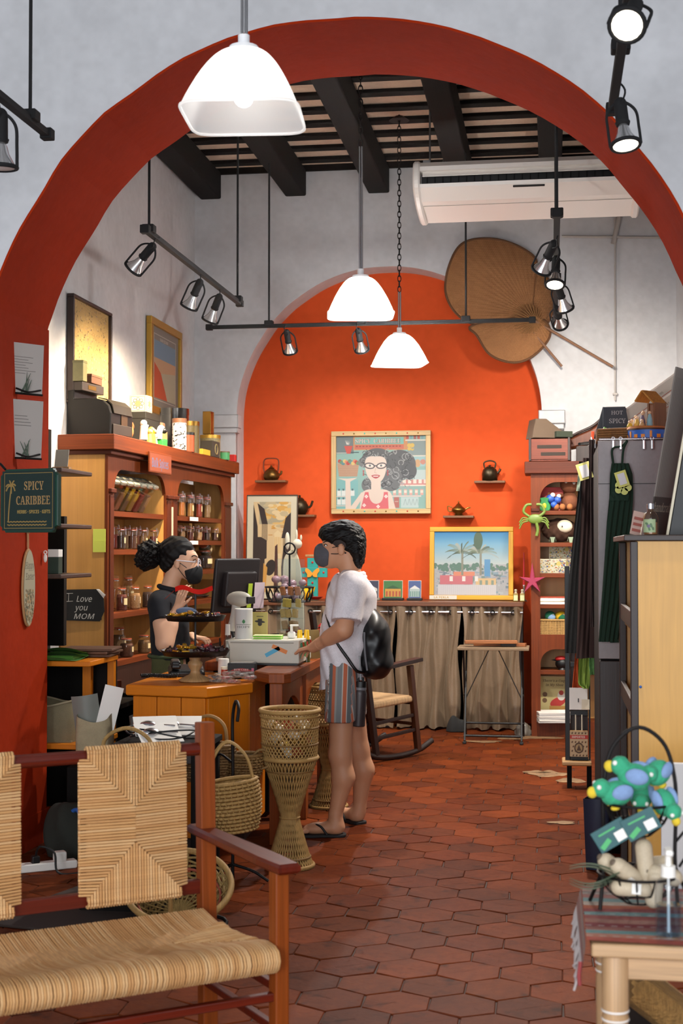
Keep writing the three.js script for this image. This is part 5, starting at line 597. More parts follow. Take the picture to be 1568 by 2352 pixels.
  picture('street_poster', 'framed poster of a dark balcony street leaning behind the monitor', 'poster', V(-2.46, 1.565, -12.42), 0.465, 0.93, 0, mat(0x3a342c, 0.4), street, { fw: 0.008, ft: 0.02, mount: { m: 0.055, mat: mat(0xb8b09a, 0.8) }, rot: [-0.06, 0, 0] });
  // three souvenir tiles on rests
  [[852, 28, 0], [902, 45, 1], [952, 30, 2]].forEach(([u, wpx, k]) => {
    const P = at(u, 1374, 12.45); P.y = 1.097; const w = wpx * 0.0038 + (k === 0 ? 0.03 : 0), t = thing('souvenir_tile', ['souvenir tile of a white arcade house, next to the customer', 'souvenir tile of a green hill and yellow houses', 'souvenir tile of blue sky and white fence, by yellow painting'][k], 'tile', P, { group: 'souvenir tiles on the niche counter' });
    part(t, 'rest', [RB(w + 0.02, 0.02, 0.07, 0.004, 0, 0.01, 0)], k ? M.black : mat(0x8f8878, 0.7)); part(t, 'tile', RB(w, 0.155, 0.012, 0.002, 0, 0.095, -0.01, [-0.12, 0, 0]), mat(0xdcd6c8, 0.4));
    part(t, 'glaze_print', Pl(w - 0.006, 0.15, 0, 0.095, -0.003, [-0.12, 0, 0]), print(128, 128, (x) => { x.fillStyle = ['#3b3f58', '#3f7a3a', '#4a5f96'][k]; x.fillRect(0, 0, 128, 128); x.fillStyle = ['#dcd8d0', '#d9a23a', '#b8c8c4'][k]; x.fillRect(10, 60, 108, 60); x.fillStyle = ['#55443c', '#b8502c', '#6f9a8a'][k]; for (let i = 0; i < 5; i++) { x.fillRect(16 + i * 22, 78, 12, 40); } x.fillStyle = ['#efe9e0', '#2c5c2c', '#e8e8e4'][k]; x.beginPath(); x.moveTo(10, 60); x.lineTo(64, 34); x.lineTo(118, 60); x.fill(); }, { roughness: 0.3 }), { keep: true });
  });
  // turquoise cross
  let P = at(718, 1373, 12.5); P.y = 1.097; let t = thing('painted_cross', 'turquoise wooden cross with yellow butterfly on the niche counter', 'cross', P); const s = 0.0038, cr = mat(0x2aa6a0, 0.6, { map: 'plaster', s: 0.3 });
  part(t, 'upright', RB(0.095, 0.37, 0.03, 0.003, 0, 0.185, 0), cr); part(t, 'crossbar', RB(0.245, 0.085, 0.032, 0.003, 0.01, 0.24, 0.002), cr); part(t, 'cap', RB(0.13, 0.02, 0.05, 0.004, 0.0, 0.39, 0), M.beech);
  for (const [x, y] of [[0, 0.33], [0, 0.15], [0, 0.1], [0, 0.04], [-0.08, 0.24], [0.1, 0.24]]) part(t, 'stud', Sp(0.01, x, y, 0.018, [1, 1, 0.5], 10), M.red);
  for (const k of [-1, 1]) part(t, 'butterfly_wing', Ex(smooth([[0, 0], [0.055 * k, 0.045], [0.065 * k, 0.02], [0.045 * k, -0.01], [0.045 * k, -0.035], [0.01 * k, -0.03]], 24), 0.006, 0.001).translate(0, 0.235, 0.03), mat(0xe39a2a, 0.5));
  solo('red_dish', 'small red dish at the foot of the turquoise cross', 'dish', La([[0.001, 0.004], [0.03, 0.004], [0.065, 0.03], [0.062, 0.03], [0.03, 0.01], [0.001, 0.008]], 20), mat(0xa8201a, 0.35), at(725, 1380, 12.35).setY(1.097), { keep: true });
  // yellow teapot
  P = V(-2.18, 1.1, -12.33); t = thing('yellow_teapot', 'glossy round yellow teapot behind the checkout', 'teapot', P); const ye = mat(0xe8b413, 0.18, { clearcoat: 0.6 });
  part(t, 'body', La([[0.001, 0], [0.045, 0], [0.075, 0.03], [0.082, 0.065], [0.07, 0.1], [0.04, 0.125], [0.001, 0.13]], 28), ye, { keep: true }); part(t, 'lid', La([[0.045, 0.122], [0.03, 0.138], [0.008, 0.143], [0.013, 0.155], [0.001, 0.163]], 20), ye, { keep: true }); part(t, 'spout', Tu([[0.07, 0.05, 0], [0.1, 0.075, 0], [0.115, 0.115, 0]], 0.014, 12, 10), ye); part(t, 'handle', Tu([[-0.065, 0.1, 0], [-0.115, 0.095, 0], [-0.115, 0.045, 0], [-0.07, 0.035, 0]], 0.009, 16, 8), ye);
  // candle, bottles
  t = thing('taper_candle', 'tall thin red candle in a silver holder by the bookcase', 'candle', at(1203, 1374, 12.35).setY(1.097)); part(t, 'holder', La([[0.001, 0], [0.03, 0], [0.008, 0.02], [0.007, 0.12], [0.014, 0.14], [0.001, 0.142]], 14), M.steel, { keep: true }); part(t, 'stick', Ba([0, 0.13, 0], [0, 0.42, 0], 0.012, 0.004), mat(0xa3161c, 0.4));
  [[1186, 'first'], [1201, 'second']].forEach(([u, o]) => { const b = thing('lotion_bottle', `${o} small green-labelled bottle beside the yellow frame`, 'bottle', at(u - 2, 1378, 12.27).setY(1.097), { group: 'little labelled bottles' }); part(b, 'body', RB(0.042, 0.07, 0.03, 0.006, 0, 0.035, 0), mat(0x8a7434, 0.25)); part(b, 'label', B(0.034, 0.045, 0.002, 0, 0.032, 0.016), mat(0xcad0a0, 0.7)); part(b, 'stopper', [Cy(0.009, 0.012, 0.02, 0, 0.08, 0), Sp(0.013, 0, 0.095, 0, [1, 0.9, 1], 10)], mat(0xb5aa94, 0.3)); });
}
// --- teapots on little wall shelves ---
{
  const bronze = mat(0x3a2f1e, 0.38, { metalness: 0.7 }), brassy = mat(0x6a4d24, 0.35, { metalness: 0.85 }), shelfM = wood(0x8a5a34, 0.5, 0.4);
  const pots = [
    [588, 658, 1103, 'hoop-handled brass kettle on the upper shelf left of the painting', (t) => { part(t, 'body', La([[0.001, 0], [0.055, 0], [0.075, 0.025], [0.075, 0.055], [0.05, 0.09], [0.03, 0.105], [0.001, 0.11]], 24), brassy, { keep: true }); part(t, 'lid', [Cy(0.012, 0.03, 0.014, 0, 0.115, 0), Sp(0.009, 0, 0.128, 0)], brassy); part(t, 'hoop', Tu([[-0.065, 0.07, 0], [-0.072, 0.13, 0], [-0.06, 0.19, 0], [0, 0.2, 0], [0.06, 0.19, 0], [0.068, 0.13, 0], [0.06, 0.07, 0]], 0.006, 28), mat(0x6a3018, 0.5)); part(t, 'spout', Tu([[0.06, 0.04, 0], [0.09, 0.06, 0], [0.095, 0.085, 0]], 0.01, 10), brassy); }],
    [652, 724, 1182, 'round dark bronze teapot on the lower shelf left of the painting', (t) => { part(t, 'body', La([[0.001, 0], [0.05, 0], [0.078, 0.04], [0.08, 0.08], [0.06, 0.12], [0.035, 0.135], [0.001, 0.14]], 24), bronze, { keep: true }); part(t, 'lid', [La([[0.045, 0.132], [0.03, 0.15], [0.008, 0.158], [0.001, 0.16]], 18), Sp(0.011, 0, 0.168, 0)], bronze); part(t, 'spout', Tu([[0.07, 0.06, 0], [0.1, 0.075, 0], [0.12, 0.125, 0]], 0.011, 12), bronze); part(t, 'handle', Tu([[-0.07, 0.11, 0], [-0.115, 0.115, 0], [-0.115, 0.05, 0], [-0.075, 0.04, 0]], 0.008, 16), bronze); }],
    [1018, 1088, 1184, 'small brass oil-lamp teapot on the lower shelf right of the painting', (t) => { part(t, 'body', La([[0.001, 0], [0.04, 0], [0.03, 0.015], [0.062, 0.04], [0.062, 0.06], [0.03, 0.085], [0.02, 0.1], [0.001, 0.115]], 24), M.brass, { keep: true }); part(t, 'knob', Sp(0.009, 0, 0.122, 0), M.brass); part(t, 'spout', Tu([[0.055, 0.05, 0], [0.09, 0.07, 0], [0.105, 0.07, 0]], 0.008, 10), M.brass); part(t, 'handle', Tu([[-0.055, 0.07, 0], [-0.095, 0.085, 0], [-0.09, 0.04, 0], [-0.055, 0.04, 0]], 0.006, 14), M.brass); }],
    [1089, 1160, 1104, 'squat dark kettle with arched handle on the shelf right of the painting', (t) => { part(t, 'body', La([[0.001, 0], [0.068, 0], [0.07, 0.06], [0.06, 0.1], [0.04, 0.112], [0.001, 0.115]], 24), bronze, { keep: true }); part(t, 'lid', [Cy(0.03, 0.042, 0.012, 0, 0.118, 0), Sp(0.01, 0, 0.132, 0)], bronze); part(t, 'handle', Tu([[-0.045, 0.11, 0], [-0.05, 0.16, 0], [0, 0.178, 0], [0.05, 0.16, 0], [0.045, 0.11, 0]], 0.008, 20), bronze); part(t, 'spout', Tu([[0.06, 0.06, 0], [0.085, 0.085, 0], [0.095, 0.105, 0]], 0.012, 10), bronze); }],
  ];
  for (const [u0, u1, v, label, build] of pots) { const a = at(u0, v, 12.72), b = at(u1, v, 12.72), c = a.clone().lerp(b, 0.5); const s = thing('wall_bracket_shelf', `small wooden wall shelf under the ${label.split(' on the ')[0]}`, 'shelf', V(c.x, c.y - 0.012, -12.73)); part(s, 'board', RB(b.x - a.x, 0.022, 0.13, 0.004), shelfM, { grain: 'x' }); build(thing('teapot', label, 'teapot', V(c.x, c.y, -12.72))); }
}
// --- big woven fan on the wall, conduit pipes ---
{
  const P = V(-0.45, 3.72, -12.42), t = thing('woven_fan', 'huge brown woven palm fan with sticks hung on the white wall', 'fan', P), fm = mat(0x9a6a40, 0.85, { map: 'cloth', s: 0.35, bump: 'weave', bs: 0.004, bsz: 0.5 }), s = 0.00388, q = (u, v) => [(u - 1140) * s, (680 - v) * s];
  const lobe = (pts, dz, bulge) => { const o = smooth(pts.map(([u, v]) => q(u, v)), 72), g = grid((a, r) => { const f = a * o.length, i = floor(f) % o.length, j = (i + 1) % o.length, e = f - floor(f), p = [lerp(o[i][0], o[j][0], e), lerp(o[i][1], o[j][1], e)], c = q(1215, 720), k = r, x = lerp(c[0], p[0], k), y = lerp(c[1], p[1], k); return [x, y, dz + bulge * sin(k * PI * 0.5) * cos(k * PI * 0.5) * 2 + 0.0015 * sin(a * 2 * PI * 40)]; }, 288, 14); return g; };
  const A = [[1030, 600], [1060, 552], [1120, 543], [1180, 560], [1222, 590], [1228, 610], [1252, 640], [1262, 690], [1250, 735], [1200, 760], [1110, 745], [1050, 715], [1022, 665]], Bf = [[1090, 760], [1075, 745], [1110, 735], [1180, 725], [1240, 730], [1255, 760], [1240, 790], [1200, 820], [1165, 824], [1120, 805]];
  part(t, 'upper_blade', lobe(A, 0.03, 0.06), fm); part(t, 'lower_blade', lobe(Bf, 0.07, 0.04), fm);
  for (const [pts, dz] of [[A, 0.03], [Bf, 0.07]]) part(t, 'bound_edge', Tu(smooth(pts.map(([u, v]) => q(u, v)), 48).map(([x, y]) => [x, y, dz]), 0.011, 120, 6, true), mat(0x5d3c22, 0.85));
  const hub = q(1220, 735), rib = []; for (let i = 0; i < 26; i++) { const a = i / 26 * 2 * PI; rib.push(Tu([[hub[0] + cos(a) * 0.03, hub[1] + sin(a) * 0.03, 0.1], [hub[0] - 0.06 + cos(a) * 0.13, hub[1] + 0.02 + sin(a) * 0.13, 0.115]], 0.005, 4, 4)); } part(t, 'lashing', rib, mat(0x8a6238, 0.8), { kind: 'stuff' });
  part(t, 'wall_hook', [Ba([-0.3, 0.25, 0.04], [-0.3, 0.25, -0.085], 0.01), Ba([0.1, 0.2, 0.05], [0.1, 0.2, -0.085], 0.01)], M.iron);
  part(t, 'stick', Ba([...q(1218, 732), 0.1], [...q(1391, 838), 0.06], 0.012), mat(0x7d5a42, 0.7)); part(t, 'stick', Ba([...q(1218, 760), 0.1], [...q(1280, 835), 0.06], 0.011), mat(0x7d5a42, 0.7));
  const pipe = mat(0xb4afaa, 0.7); let c = thing('wall_conduit', 'thin white conduit running down the rear wall to a horizontal pipe', 'pipe', V(0.55, 2.3, -12.48)); const R = (a, b, r) => Ba(at(...a, 12.47), at(...b, 12.47), r);
  part(c, 'vertical_run', R([1412, 500], [1412, 920], 0.008), pipe, { w: true }); part(c, 'drop_pipe', R([1425, 480], [1408, 560], 0.022), pipe, { w: true }); part(c, 'horizontal_run', R([1290, 543], [1560, 546], 0.012), pipe, { w: true }); part(c, 'clip', RB(0.04, 0.02, 0.03, 0.004, ...at(1412, 905, 12.47).toArray()), pipe, { w: true });
}
// --- folding tray table and rocking chair ---
{
  const D = 11.55, a = at(1052, 1488, D), b = at(1215, 1490, D), c = a.clone().lerp(b, 0.5), w = b.x - a.x, Y = 0.75; let t = thing('tray_table', 'folding tray table with thin black legs before the curtain', 'table', V(c.x, 0, -D));
  part(t, 'top', RB(w, 0.022, 0.34, 0.004, 0, Y, 0), mat(0x9a8062, 0.6, { map: 'wood', s: 0.4 }), { grain: 'x' });
  for (const s of [-1, 1]) { part(t, 'leg', [BB([s * (w / 2 - 0.05), Y - 0.01, 0.13], [s * (w / 2 - 0.05), 0.02, -0.17], 0.016, 0.012)], M.black); part(t, 'leg', [BB([s * (w / 2 - 0.06), Y - 0.01, -0.13], [s * (w / 2 - 0.06), 0.02, 0.17], 0.016, 0.012)], M.black); part(t, 'foot', RB(0.03, 0.02, 0.05, 0.005, s * (w / 2 - 0.06), 0.01, 0.18), M.black); part(t, 'brace', Ba([s * (w / 2 - 0.06), 0.34, 0.03], [s * 0.04, Y - 0.02, 0], 0.004), M.black); part(t, 'pivot', Sp(0.014, s * (w / 2 - 0.055), 0.37, 0.01), M.black); }
  part(t, 'crossbar', Ba([-w / 2 + 0.05, 0.13, -0.12], [w / 2 - 0.05, 0.13, -0.12], 0.009), M.black); part(t, 'crossbar', Ba([-w / 2 + 0.05, 0.06, 0.15], [w / 2 - 0.05, 0.06, 0.15], 0.009), M.black);
  [[-0.02, 0.05, 0.12, 0xb5713f], [0.05, -0.05, -0.1, 0xa5602f], [0.12, -0.02, -0.05, 0x4a3222]].forEach(([x, z, r, col], i) => solo('wood_plank', ['light brown board lying across the tray table front', 'reddish board at the back of the tray table', 'short dark board at the tray table end'][i], 'board', RB([0.42, 0.42, 0.12][i], 0.025, 0.09, 0.004, 0, 0.0125, 0), wood(col, 0.5, 0.4), V(c.x + x, Y + 0.012 + (i === 0 ? 0.026 : 0), -D + z), { ry: r, grain: 'x' }));
  // rocking chair: faces right, right-hand back posts hidden by the customer
  t = thing('rocking_chair', 'dark wooden rocking chair with woven seat behind the customer', 'rocking chair', V(-1.33, 0, -10.6), { ry: 0.95 }); const w1 = wood(0x4e2814, 0.4, 0.4), w2 = wood(0x2a1610, 0.45, 0.4);
  for (const z of [-0.24, 0.24]) { part(t, 'rocker', Tu([[-0.42, 0.12, z], [-0.25, 0.045, z], [0, 0.022, z], [0.25, 0.045, z], [0.4, 0.1, z]], 0.022, 30, 8), w2); part(t, 'front_leg', BB([0.24, 0.045, z], [0.15, 0.68, z], 0.042, 0.042), z > 0 ? w1 : w2); part(t, 'back_post', BB([-0.22, 0.05, z], [-0.4, 1.08, z], 0.04, 0.04), w2); part(t, 'armrest', BB([-0.33, 0.66, z], [0.26, 0.72, z], 0.075, 0.028), w2); part(t, 'side_stretcher', BB([-0.23, 0.17, z], [0.21, 0.2, z], 0.025, 0.025), w2); part(t, 'side_stretcher', BB([-0.24, 0.28, z], [0.2, 0.31, z], 0.025, 0.025), w2); }
  part(t, 'seat_rail', BB([0.2, 0.4, -0.24], [0.2, 0.4, 0.24], 0.03, 0.03), w2); part(t, 'stretcher', BB([0.22, 0.24, -0.24], [0.22, 0.24, 0.24], 0.025, 0.025), w1); part(t, 'seat', RB(0.46, 0.05, 0.5, 0.02, -0.03, 0.42, 0, [0, 0, 0.05], 2), M.rush);
  for (const y of [0.58, 0.75, 0.92]) part(t, 'back_slat', BB([-0.3 - (y - 0.5) * 0.17, y, -0.23], [-0.3 - (y - 0.5) * 0.17, y, 0.23], 0.015, 0.07), w2);
}
// ---------- right side ----------
const toyEye = (m, x, y, z, r = 0.012) => { part(m, 'eye', Sp(r, x, y, z, [1, 1, 0.6], 8), M.paper); part(m, 'eye', Sp(r * 0.5, x, y, z + r * 0.5, [1, 1, 0.6], 8), M.black); };
{ // bookcase in the corner
  const D = 11.9, X0 = -0.17, X1 = 0.62, W = X1 - X0, H = 2.27; let t = thing('toy_bookcase', 'cherry bookcase with arched opening full of toys beside the curtain', 'bookcase', V((X0 + X1) / 2, 0, -D - 0.17));
  const w = (g, n, m = M.cherry, o = {}) => part(t, n, g, m, { w: true, ...o });
  w(bx(X0, X0 + 0.03, 0, 2.17, D, D + 0.35), 'side_panel', M.honey); w(bx(X1 - 0.03, X1, 0, 2.17, D, D + 0.35), 'side_panel', M.honey); w(bx(X0, X1, 0, 2.17, D + 0.33, D + 0.35), 'back_panel', M.honey);
  const arch = (y0, y1, r, a = X0 + 0.075, b = X1 - 0.075) => { const p = [[b, y0], [b, y1 - r]]; for (let i = 0; i <= 8; i++) p.push([b - r + r * cos(i / 8 * PI / 2), y1 - r + r * sin(i / 8 * PI / 2)]); for (let i = 0; i <= 8; i++) p.push([a + r - r * sin(i / 8 * PI / 2), y1 - r + r * cos(i / 8 * PI / 2)]); p.push([a, y0]); return p; };
  w(Ex(wallShape(X0, X1, 2.17, [arch(0.84, 2.1, 0.14), arch(0.13, 0.72, 0.12)], 0), 0.024).translate(0, 0, -D + 0.002), 'face_frame');
  w(RB(W + 0.1, 0.1, 0.42, 0.006, (X0 + X1) / 2, 2.22, -D - 0.16), 'crown', M.cherryDark, { grain: 'x' }); w(RB(0.07, 0.025, 0.03, 0.005, X0 + 0.037, 1.87, -D + 0.015), 'stile_moulding', M.cherryDark);
  for (const y of [1.865, 1.6, 1.345, 1.09, 0.83, 0.545, 0.12]) w(RB(W - 0.06, 0.035, 0.32, 0.004, (X0 + X1) / 2, y - 0.018, -D - 0.17), 'shelf', M.cherry, { grain: 'x' });
  const S = (u, y, o = 0) => { const p = at(u, 1200, D + 0.06 + o); p.y = y; return p; };
  // shelf 1
  t = thing('red_book', 'red picture book standing on the top toy shelf', 'book', S(1266, 1.865, 0.1)); part(t, 'cover', RB(0.2, 0.2, 0.02, 0.003, 0, 0.1, 0, [-0.1, 0, 0]), M.red); part(t, 'print', B(0.12, 0.08, 0.002, 0.02, 0.07, 0.012, [-0.1, 0, 0]), mat(0x8a9ab8, 0.6));
  t = thing('plush_monkey', 'brown plush monkey with long arms on the top toy shelf', 'plush toy', S(1308, 1.865, 0.08)); const br = mat(0x7d4a30, 0.95, { map: 'cloth', s: 0.1 }); part(t, 'body', Sp(0.07, 0, 0.08, 0, [1, 1.2, 0.9]), br); const hd = part(t, 'head', Sp(0.08, 0, 0.22, 0.01, [1, 0.95, 0.9]), br); toyEye(hd, -0.03, 0.24, 0.08); toyEye(hd, 0.035, 0.23, 0.08); part(t, 'arm', Tu([[-0.06, 0.13, 0.03], [-0.12, 0.12, 0.06], [-0.18, 0.14, 0.05]], 0.018, 12, 8), br); for (const x of [-0.11, -0.06, 0]) part(t, 'paw', Sp(0.026, x, 0.03, 0.08, [1, 1.1, 1.2], 10), mat(0x9c6236, 0.9));
  t = thing('frog_cutout', 'green frog figure with yellow belly on the toy shelf edge', 'toy', S(1250, 1.865, -0.02)); part(t, 'body', Ex(smooth([[-0.04, 0], [0.04, 0], [0.05, 0.04], [0.03, 0.08], [0.04, 0.1], [0, 0.11], [-0.04, 0.1], [-0.03, 0.08], [-0.05, 0.04]], 36), 0.03, 0.006), mat(0x1f7a3c, 0.6)); part(t, 'belly', Sp(0.018, 0, 0.04, 0.014, [1, 1.4, 0.4], 8), M.yellow);
  t = thing('blue_toy', 'blue and white toy bundle before the red book', 'toy', S(1272, 1.865, 0.0)); part(t, 'body', [Sp(0.035, -0.03, 0.1, 0), Sp(0.03, 0.03, 0.09, 0), Sp(0.03, 0, 0.05, 0)], mat(0x2c56b0, 0.5)); part(t, 'trim', [Sp(0.02, -0.01, 0.13, 0.01), Sp(0.018, 0.04, 0.12, 0.0)], M.paper);
  // shelf 2
  t = thing('plush_sloth', 'dark brown and cream plush sloth on the second toy shelf', 'plush toy', S(1285, 1.615, 0.1)); part(t, 'body', field((x, y, z) => hypot(x / 0.15, (y - 0.09) / 0.1, z / 0.09) * 0.09 - 0.09 + 0.004 * sin(x * 90) * sin(y * 80), [-0.19, -0.02, -0.12], [0.19, 0.22, 0.12], 0.012), mat(0x3d2416, 0.95)); const h2 = part(t, 'face', Sp(0.055, 0.04, 0.12, 0.07, [1.2, 1, 0.7]), M.cream); toyEye(h2, 0.02, 0.12, 0.105); for (const x of [-0.06, 0.09]) part(t, 'paw', Ex([[-0.03, 0], [0.03, 0], [0.02, 0.04], [0, -0.05], [-0.02, 0.04]], 0.02, 0.003).translate(x, -0.005, 0.09), mat(0x8a9a80, 0.8));
  // shelf 3: printed packages
  const pk = print(256, 128, (x, w, h) => { x.fillStyle = '#cfc9b0'; x.fillRect(0, 0, w, h); seed = 61; for (let i = 0; i < 160; i++) { x.fillStyle = ['#3f4f8a', '#a2442e', '#c79a3a', '#5a3a2a', '#6f8f4a', '#d8d0b8'][rnd() * 6 | 0]; x.fillRect(rnd() * w, rnd() * h, rr(4, 16), rr(4, 14)); } x.fillStyle = '#cdbd6a'; x.beginPath(); x.arc(190, 40, 22, 0, 7); x.fill(); });
  [[1288, 1.345 + 0.12, 0.12, 0.2], [1268, 1.345, 0.02, 0.22], [1294, 1.345, 0.1, 0.12]].forEach(([u, y, o, ww], i) => { const b = thing('puzzle_box', ['upper colourful printed game box on the third toy shelf', 'lower colourful printed game box on the third toy shelf', 'partly hidden printed game box under the upper one'][i], 'box', S(u, y, o)); part(b, 'carton', RB(ww, 0.118, 0.06, 0.003, 0, 0.059, 0), M.cream); part(b, 'front_print', Pl(ww - 0.006, 0.114, 0, 0.059, 0.031), pk, { keep: true }); });
  // shelf 4: books lying
  for (let i = 0; i < 2; i++) { const b = thing('red_booklet', ['white-edged booklet lying on the fourth toy shelf', 'red booklet lying uppermost on the fourth toy shelf'][i], 'book', S(1272, 1.09 + i * 0.03, 0.05), { ry: 0.1 - i * 0.15 }); part(b, 'cover', RB(0.26, 0.008, 0.2, 0.002, 0, 0.026, 0), i ? mat(0xb3472c, 0.5) : M.cream); part(b, 'pages', B(0.25, 0.022, 0.19, 0, 0.011, 0), M.paper); }
  // shelf 5: basket with parrots
  t = thing('toy_basket', 'rectangular wicker basket on the fifth toy shelf', 'basket', S(1272, 0.83, 0.06)); const bk = []; for (let i = 0; i < 9; i++) bk.push(RB(0.27, 0.0125, 0.2, 0.004, 0, 0.008 + i * 0.0135, 0)); for (let i = 0; i < 12; i++) bk.push(B(0.008, 0.125, 0.206, -0.125 + i * 0.0228, 0.063, 0)); part(t, 'weave', bk, M.wicker, { kind: 'stuff' }); part(t, 'rim', RB(0.285, 0.016, 0.215, 0.007, 0, 0.127, 0), M.wicker);
  [[1262, 0x1f6a4a, 0x86a8d0, 'green and pale blue'], [1286, 0xe0b820, 0x1f6a4a, 'yellow-headed green']].forEach(([u, a, b, c]) => { const q = thing('plush_parrot', `small ${c} plush parrot in the wicker toy basket`, 'plush toy', S(u, 0.958, 0.05)); const hh = part(q, 'head', Sp(0.045, 0, 0.03, 0, [1, 0.95, 1]), mat(a, 0.95)); part(q, 'cheek', Sp(0.028, 0.012, 0.02, 0.03, [1.2, 1, 0.7]), mat(b, 0.95)); toyEye(hh, 0.025, 0.04, 0.036, 0.009); });
  // lower arch
  t = thing('black_toy', 'black and red bird figure on the arched shelf', 'toy', S(1290, 0.545, 0.02)); part(t, 'body', [Sp(0.05, 0, 0.05, 0, [1.2, 1, 0.9]), Cy(0.03, 0.04, 0.02, 0, 0.01, 0)], M.black); part(t, 'wing', Sp(0.04, -0.01, 0.09, 0, [1.3, 0.6, 0.8]), M.red); part(t, 'beak', new THREE.ConeGeometry(0.012, 0.05, 8).rotateZ(PI / 2).translate(-0.07, 0.08, 0), M.black);
  t = thing('picture_book', 'pale yellow childrens book with a red boat on lowest toy shelf', 'book', S(1272, 0.14, 0.13)); part(t, 'cover', RB(0.24, 0.34, 0.015, 0.003, 0, 0.17, 0, [-0.06, 0, 0]), M.cream); part(t, 'print', Pl(0.236, 0.336, 0, 0.17, 0.009, [-0.06, 0, 0]), print(192, 270, (x, w, h) => { x.fillStyle = '#d9c98a'; x.fillRect(0, 0, w, h); x.fillStyle = '#6a5a34'; x.font = 'italic bold 22px serif'; x.fillText("There's a Coqui", 12, 36); x.fillText('in My Shoe', 34, 64); x.fillStyle = '#7a5a3a'; x.beginPath(); x.arc(30, 120, 16, 0, 7); x.arc(28, 160, 16, 0, 7); x.fill(); x.fillStyle = '#c9342c'; x.beginPath(); x.ellipse(118, 170, 56, 30, -0.4, 0, 7); x.fill(); x.fillStyle = '#eee8dc'; x.beginPath(); x.ellipse(140, 130, 26, 30, 0, 0, 7); x.fill(); x.fillStyle = '#b0301f'; x.beginPath(); x.arc(140, 108, 16, 0, 7); x.fill(); x.fillStyle = '#4a6a9a'; x.fillRect(0, 226, w, 20); x.fillStyle = '#cf9a4a'; x.fillRect(60, 196, 132, 30); }), { keep: true });
  for (let i = 0; i < 6; i++) solo('magazine', `${ordinals[i]} white magazine from the bottom of the bookcase pile`, 'magazine', RB(0.27, 0.014, 0.2, 0.003, 0, 0.007, 0), i % 2 ? M.paper : mat(0xc9c7c4, 0.6), S(1268, 0.122 + i * 0.0148, -0.06), { ry: 0.2 + rr(-0.06, 0.06), group: 'magazine pile' });
  // ornaments hung on its edge
  const gl = mat(0x7f9a3e, 0.4, { map: 'speck', s: 0.03 }); let P = at(1226, 1192, D - 0.05); t = thing('crab_ornament', 'glittery green crab ornament hung on the bookcase edge', 'ornament', P); part(t, 'shell', Sp(0.05, 0.01, 0, 0, [1.3, 0.8, 0.3]), gl); for (const s of [-1, 1]) { part(t, 'claw', Tu([[s * 0.04, 0.02, 0], [s * 0.085, 0.06, 0], [s * 0.06, 0.115, 0], [s * 0.02, 0.12, 0]], 0.013, 16, 6), gl); for (let i = 0; i < 3; i++) part(t, 'limb', Tu([[s * 0.05, -0.01 * i, 0], [s * 0.09, 0.01 - i * 0.02, 0], [s * 0.12, -0.03 - i * 0.025, 0]], 0.006, 8, 5), gl); } part(t, 'tail', Tu([[0.02, -0.03, 0], [0.03, -0.09, 0], [0.02, -0.14, 0]], 0.014, 10, 6), gl);
  const pk2 = mat(0xb43057, 0.45, { map: 'speck', s: 0.03 }); P = at(1222, 1335, D - 0.05); const star = []; for (let i = 0; i < 10; i++) { const a = PI / 2 + i * PI / 5, r = i % 2 ? 0.035 : i === 0 ? 0.16 : 0.115; star.push([cos(a) * r, sin(a) * r]); } solo('starfish_ornament', 'glittery pink starfish ornament on the bookcase edge', 'ornament', Ex(star, 0.03, 0.008), pk2, P);
  // on top
  const Y = 2.272; t = thing('wooden_crate', 'reddish wooden crate with dark stencil on the toy bookcase', 'crate', V(-0.01, Y, -D - 0.08), { ry: -0.05 }); const cw = wood(0x7a3216, 0.5, 0.4);
  for (const z of [-0.11, 0.11]) part(t, 'board', RB(0.34, 0.17, 0.016, 0.003, 0, 0.1, z), cw, { grain: 'x' }); for (const x of [-0.162, 0.162]) part(t, 'end_board', RB(0.016, 0.19, 0.22, 0.003, x, 0.1, 0), cw); part(t, 'bottom', RB(0.34, 0.016, 0.22, 0.003, 0, 0.01, 0), cw); for (const [a, y] of [[0.0, 0.12], [0.03, 0.06]]) part(t, 'stencil', B(0.2, 0.028, 0.002, a, y, 0.119), mat(0x2a2018, 0.8)); part(t, 'corner_strip', [-0.16, 0.16].map((x) => RB(0.02, 0.19, 0.02, 0.003, x, 0.1, 0.115)), M.dark);
  t = thing('cardboard_carton', 'dull grey brown carton on top of the wooden crate', 'box', V(-0.05, Y + 0.195, -D - 0.1), { ry: 0.3 }); part(t, 'body', Ex([[-0.14, 0], [0.15, 0], [0.13, 0.05], [-0.02, 0.16], [-0.11, 0.16]], 0.2, 0.004), mat(0x5d4c3c, 0.8)); part(t, 'flap', RB(0.14, 0.05, 0.1, 0.003, 0.12, 0.03, 0.1), mat(0x2c3426, 0.8));
  t = thing('model_boat', 'carved brown wooden boat hull tilted on the bookcase top', 'carving', V(0.26, Y + 0.13, -D - 0.22), { ry: -0.1 }); part(t, 'hull', Ex(smooth([[-0.2, 0.02], [-0.05, 0.1], [0.1, 0.17], [0.2, 0.28], [0.22, 0.29], [0.19, 0.2], [0.12, 0.06], [-0.02, 0.0], [-0.16, -0.02]], 50), 0.12, 0.02), wood(0x6b3418, 0.5, 0.4)); part(t, 'gunwale', Tu([[-0.2, 0.03, 0.05], [-0.05, 0.11, 0.06], [0.1, 0.18, 0.06], [0.21, 0.29, 0.02]], 0.012, 20), M.dark); part(t, 'prow_post', Ba([0.2, 0.28, 0], [0.17, 0.06, 0.02], 0.01), M.dark); part(t, 'keel_block', RB(0.2, 0.16, 0.1, 0.005, 0.05, -0.07, 0), M.dark);
}
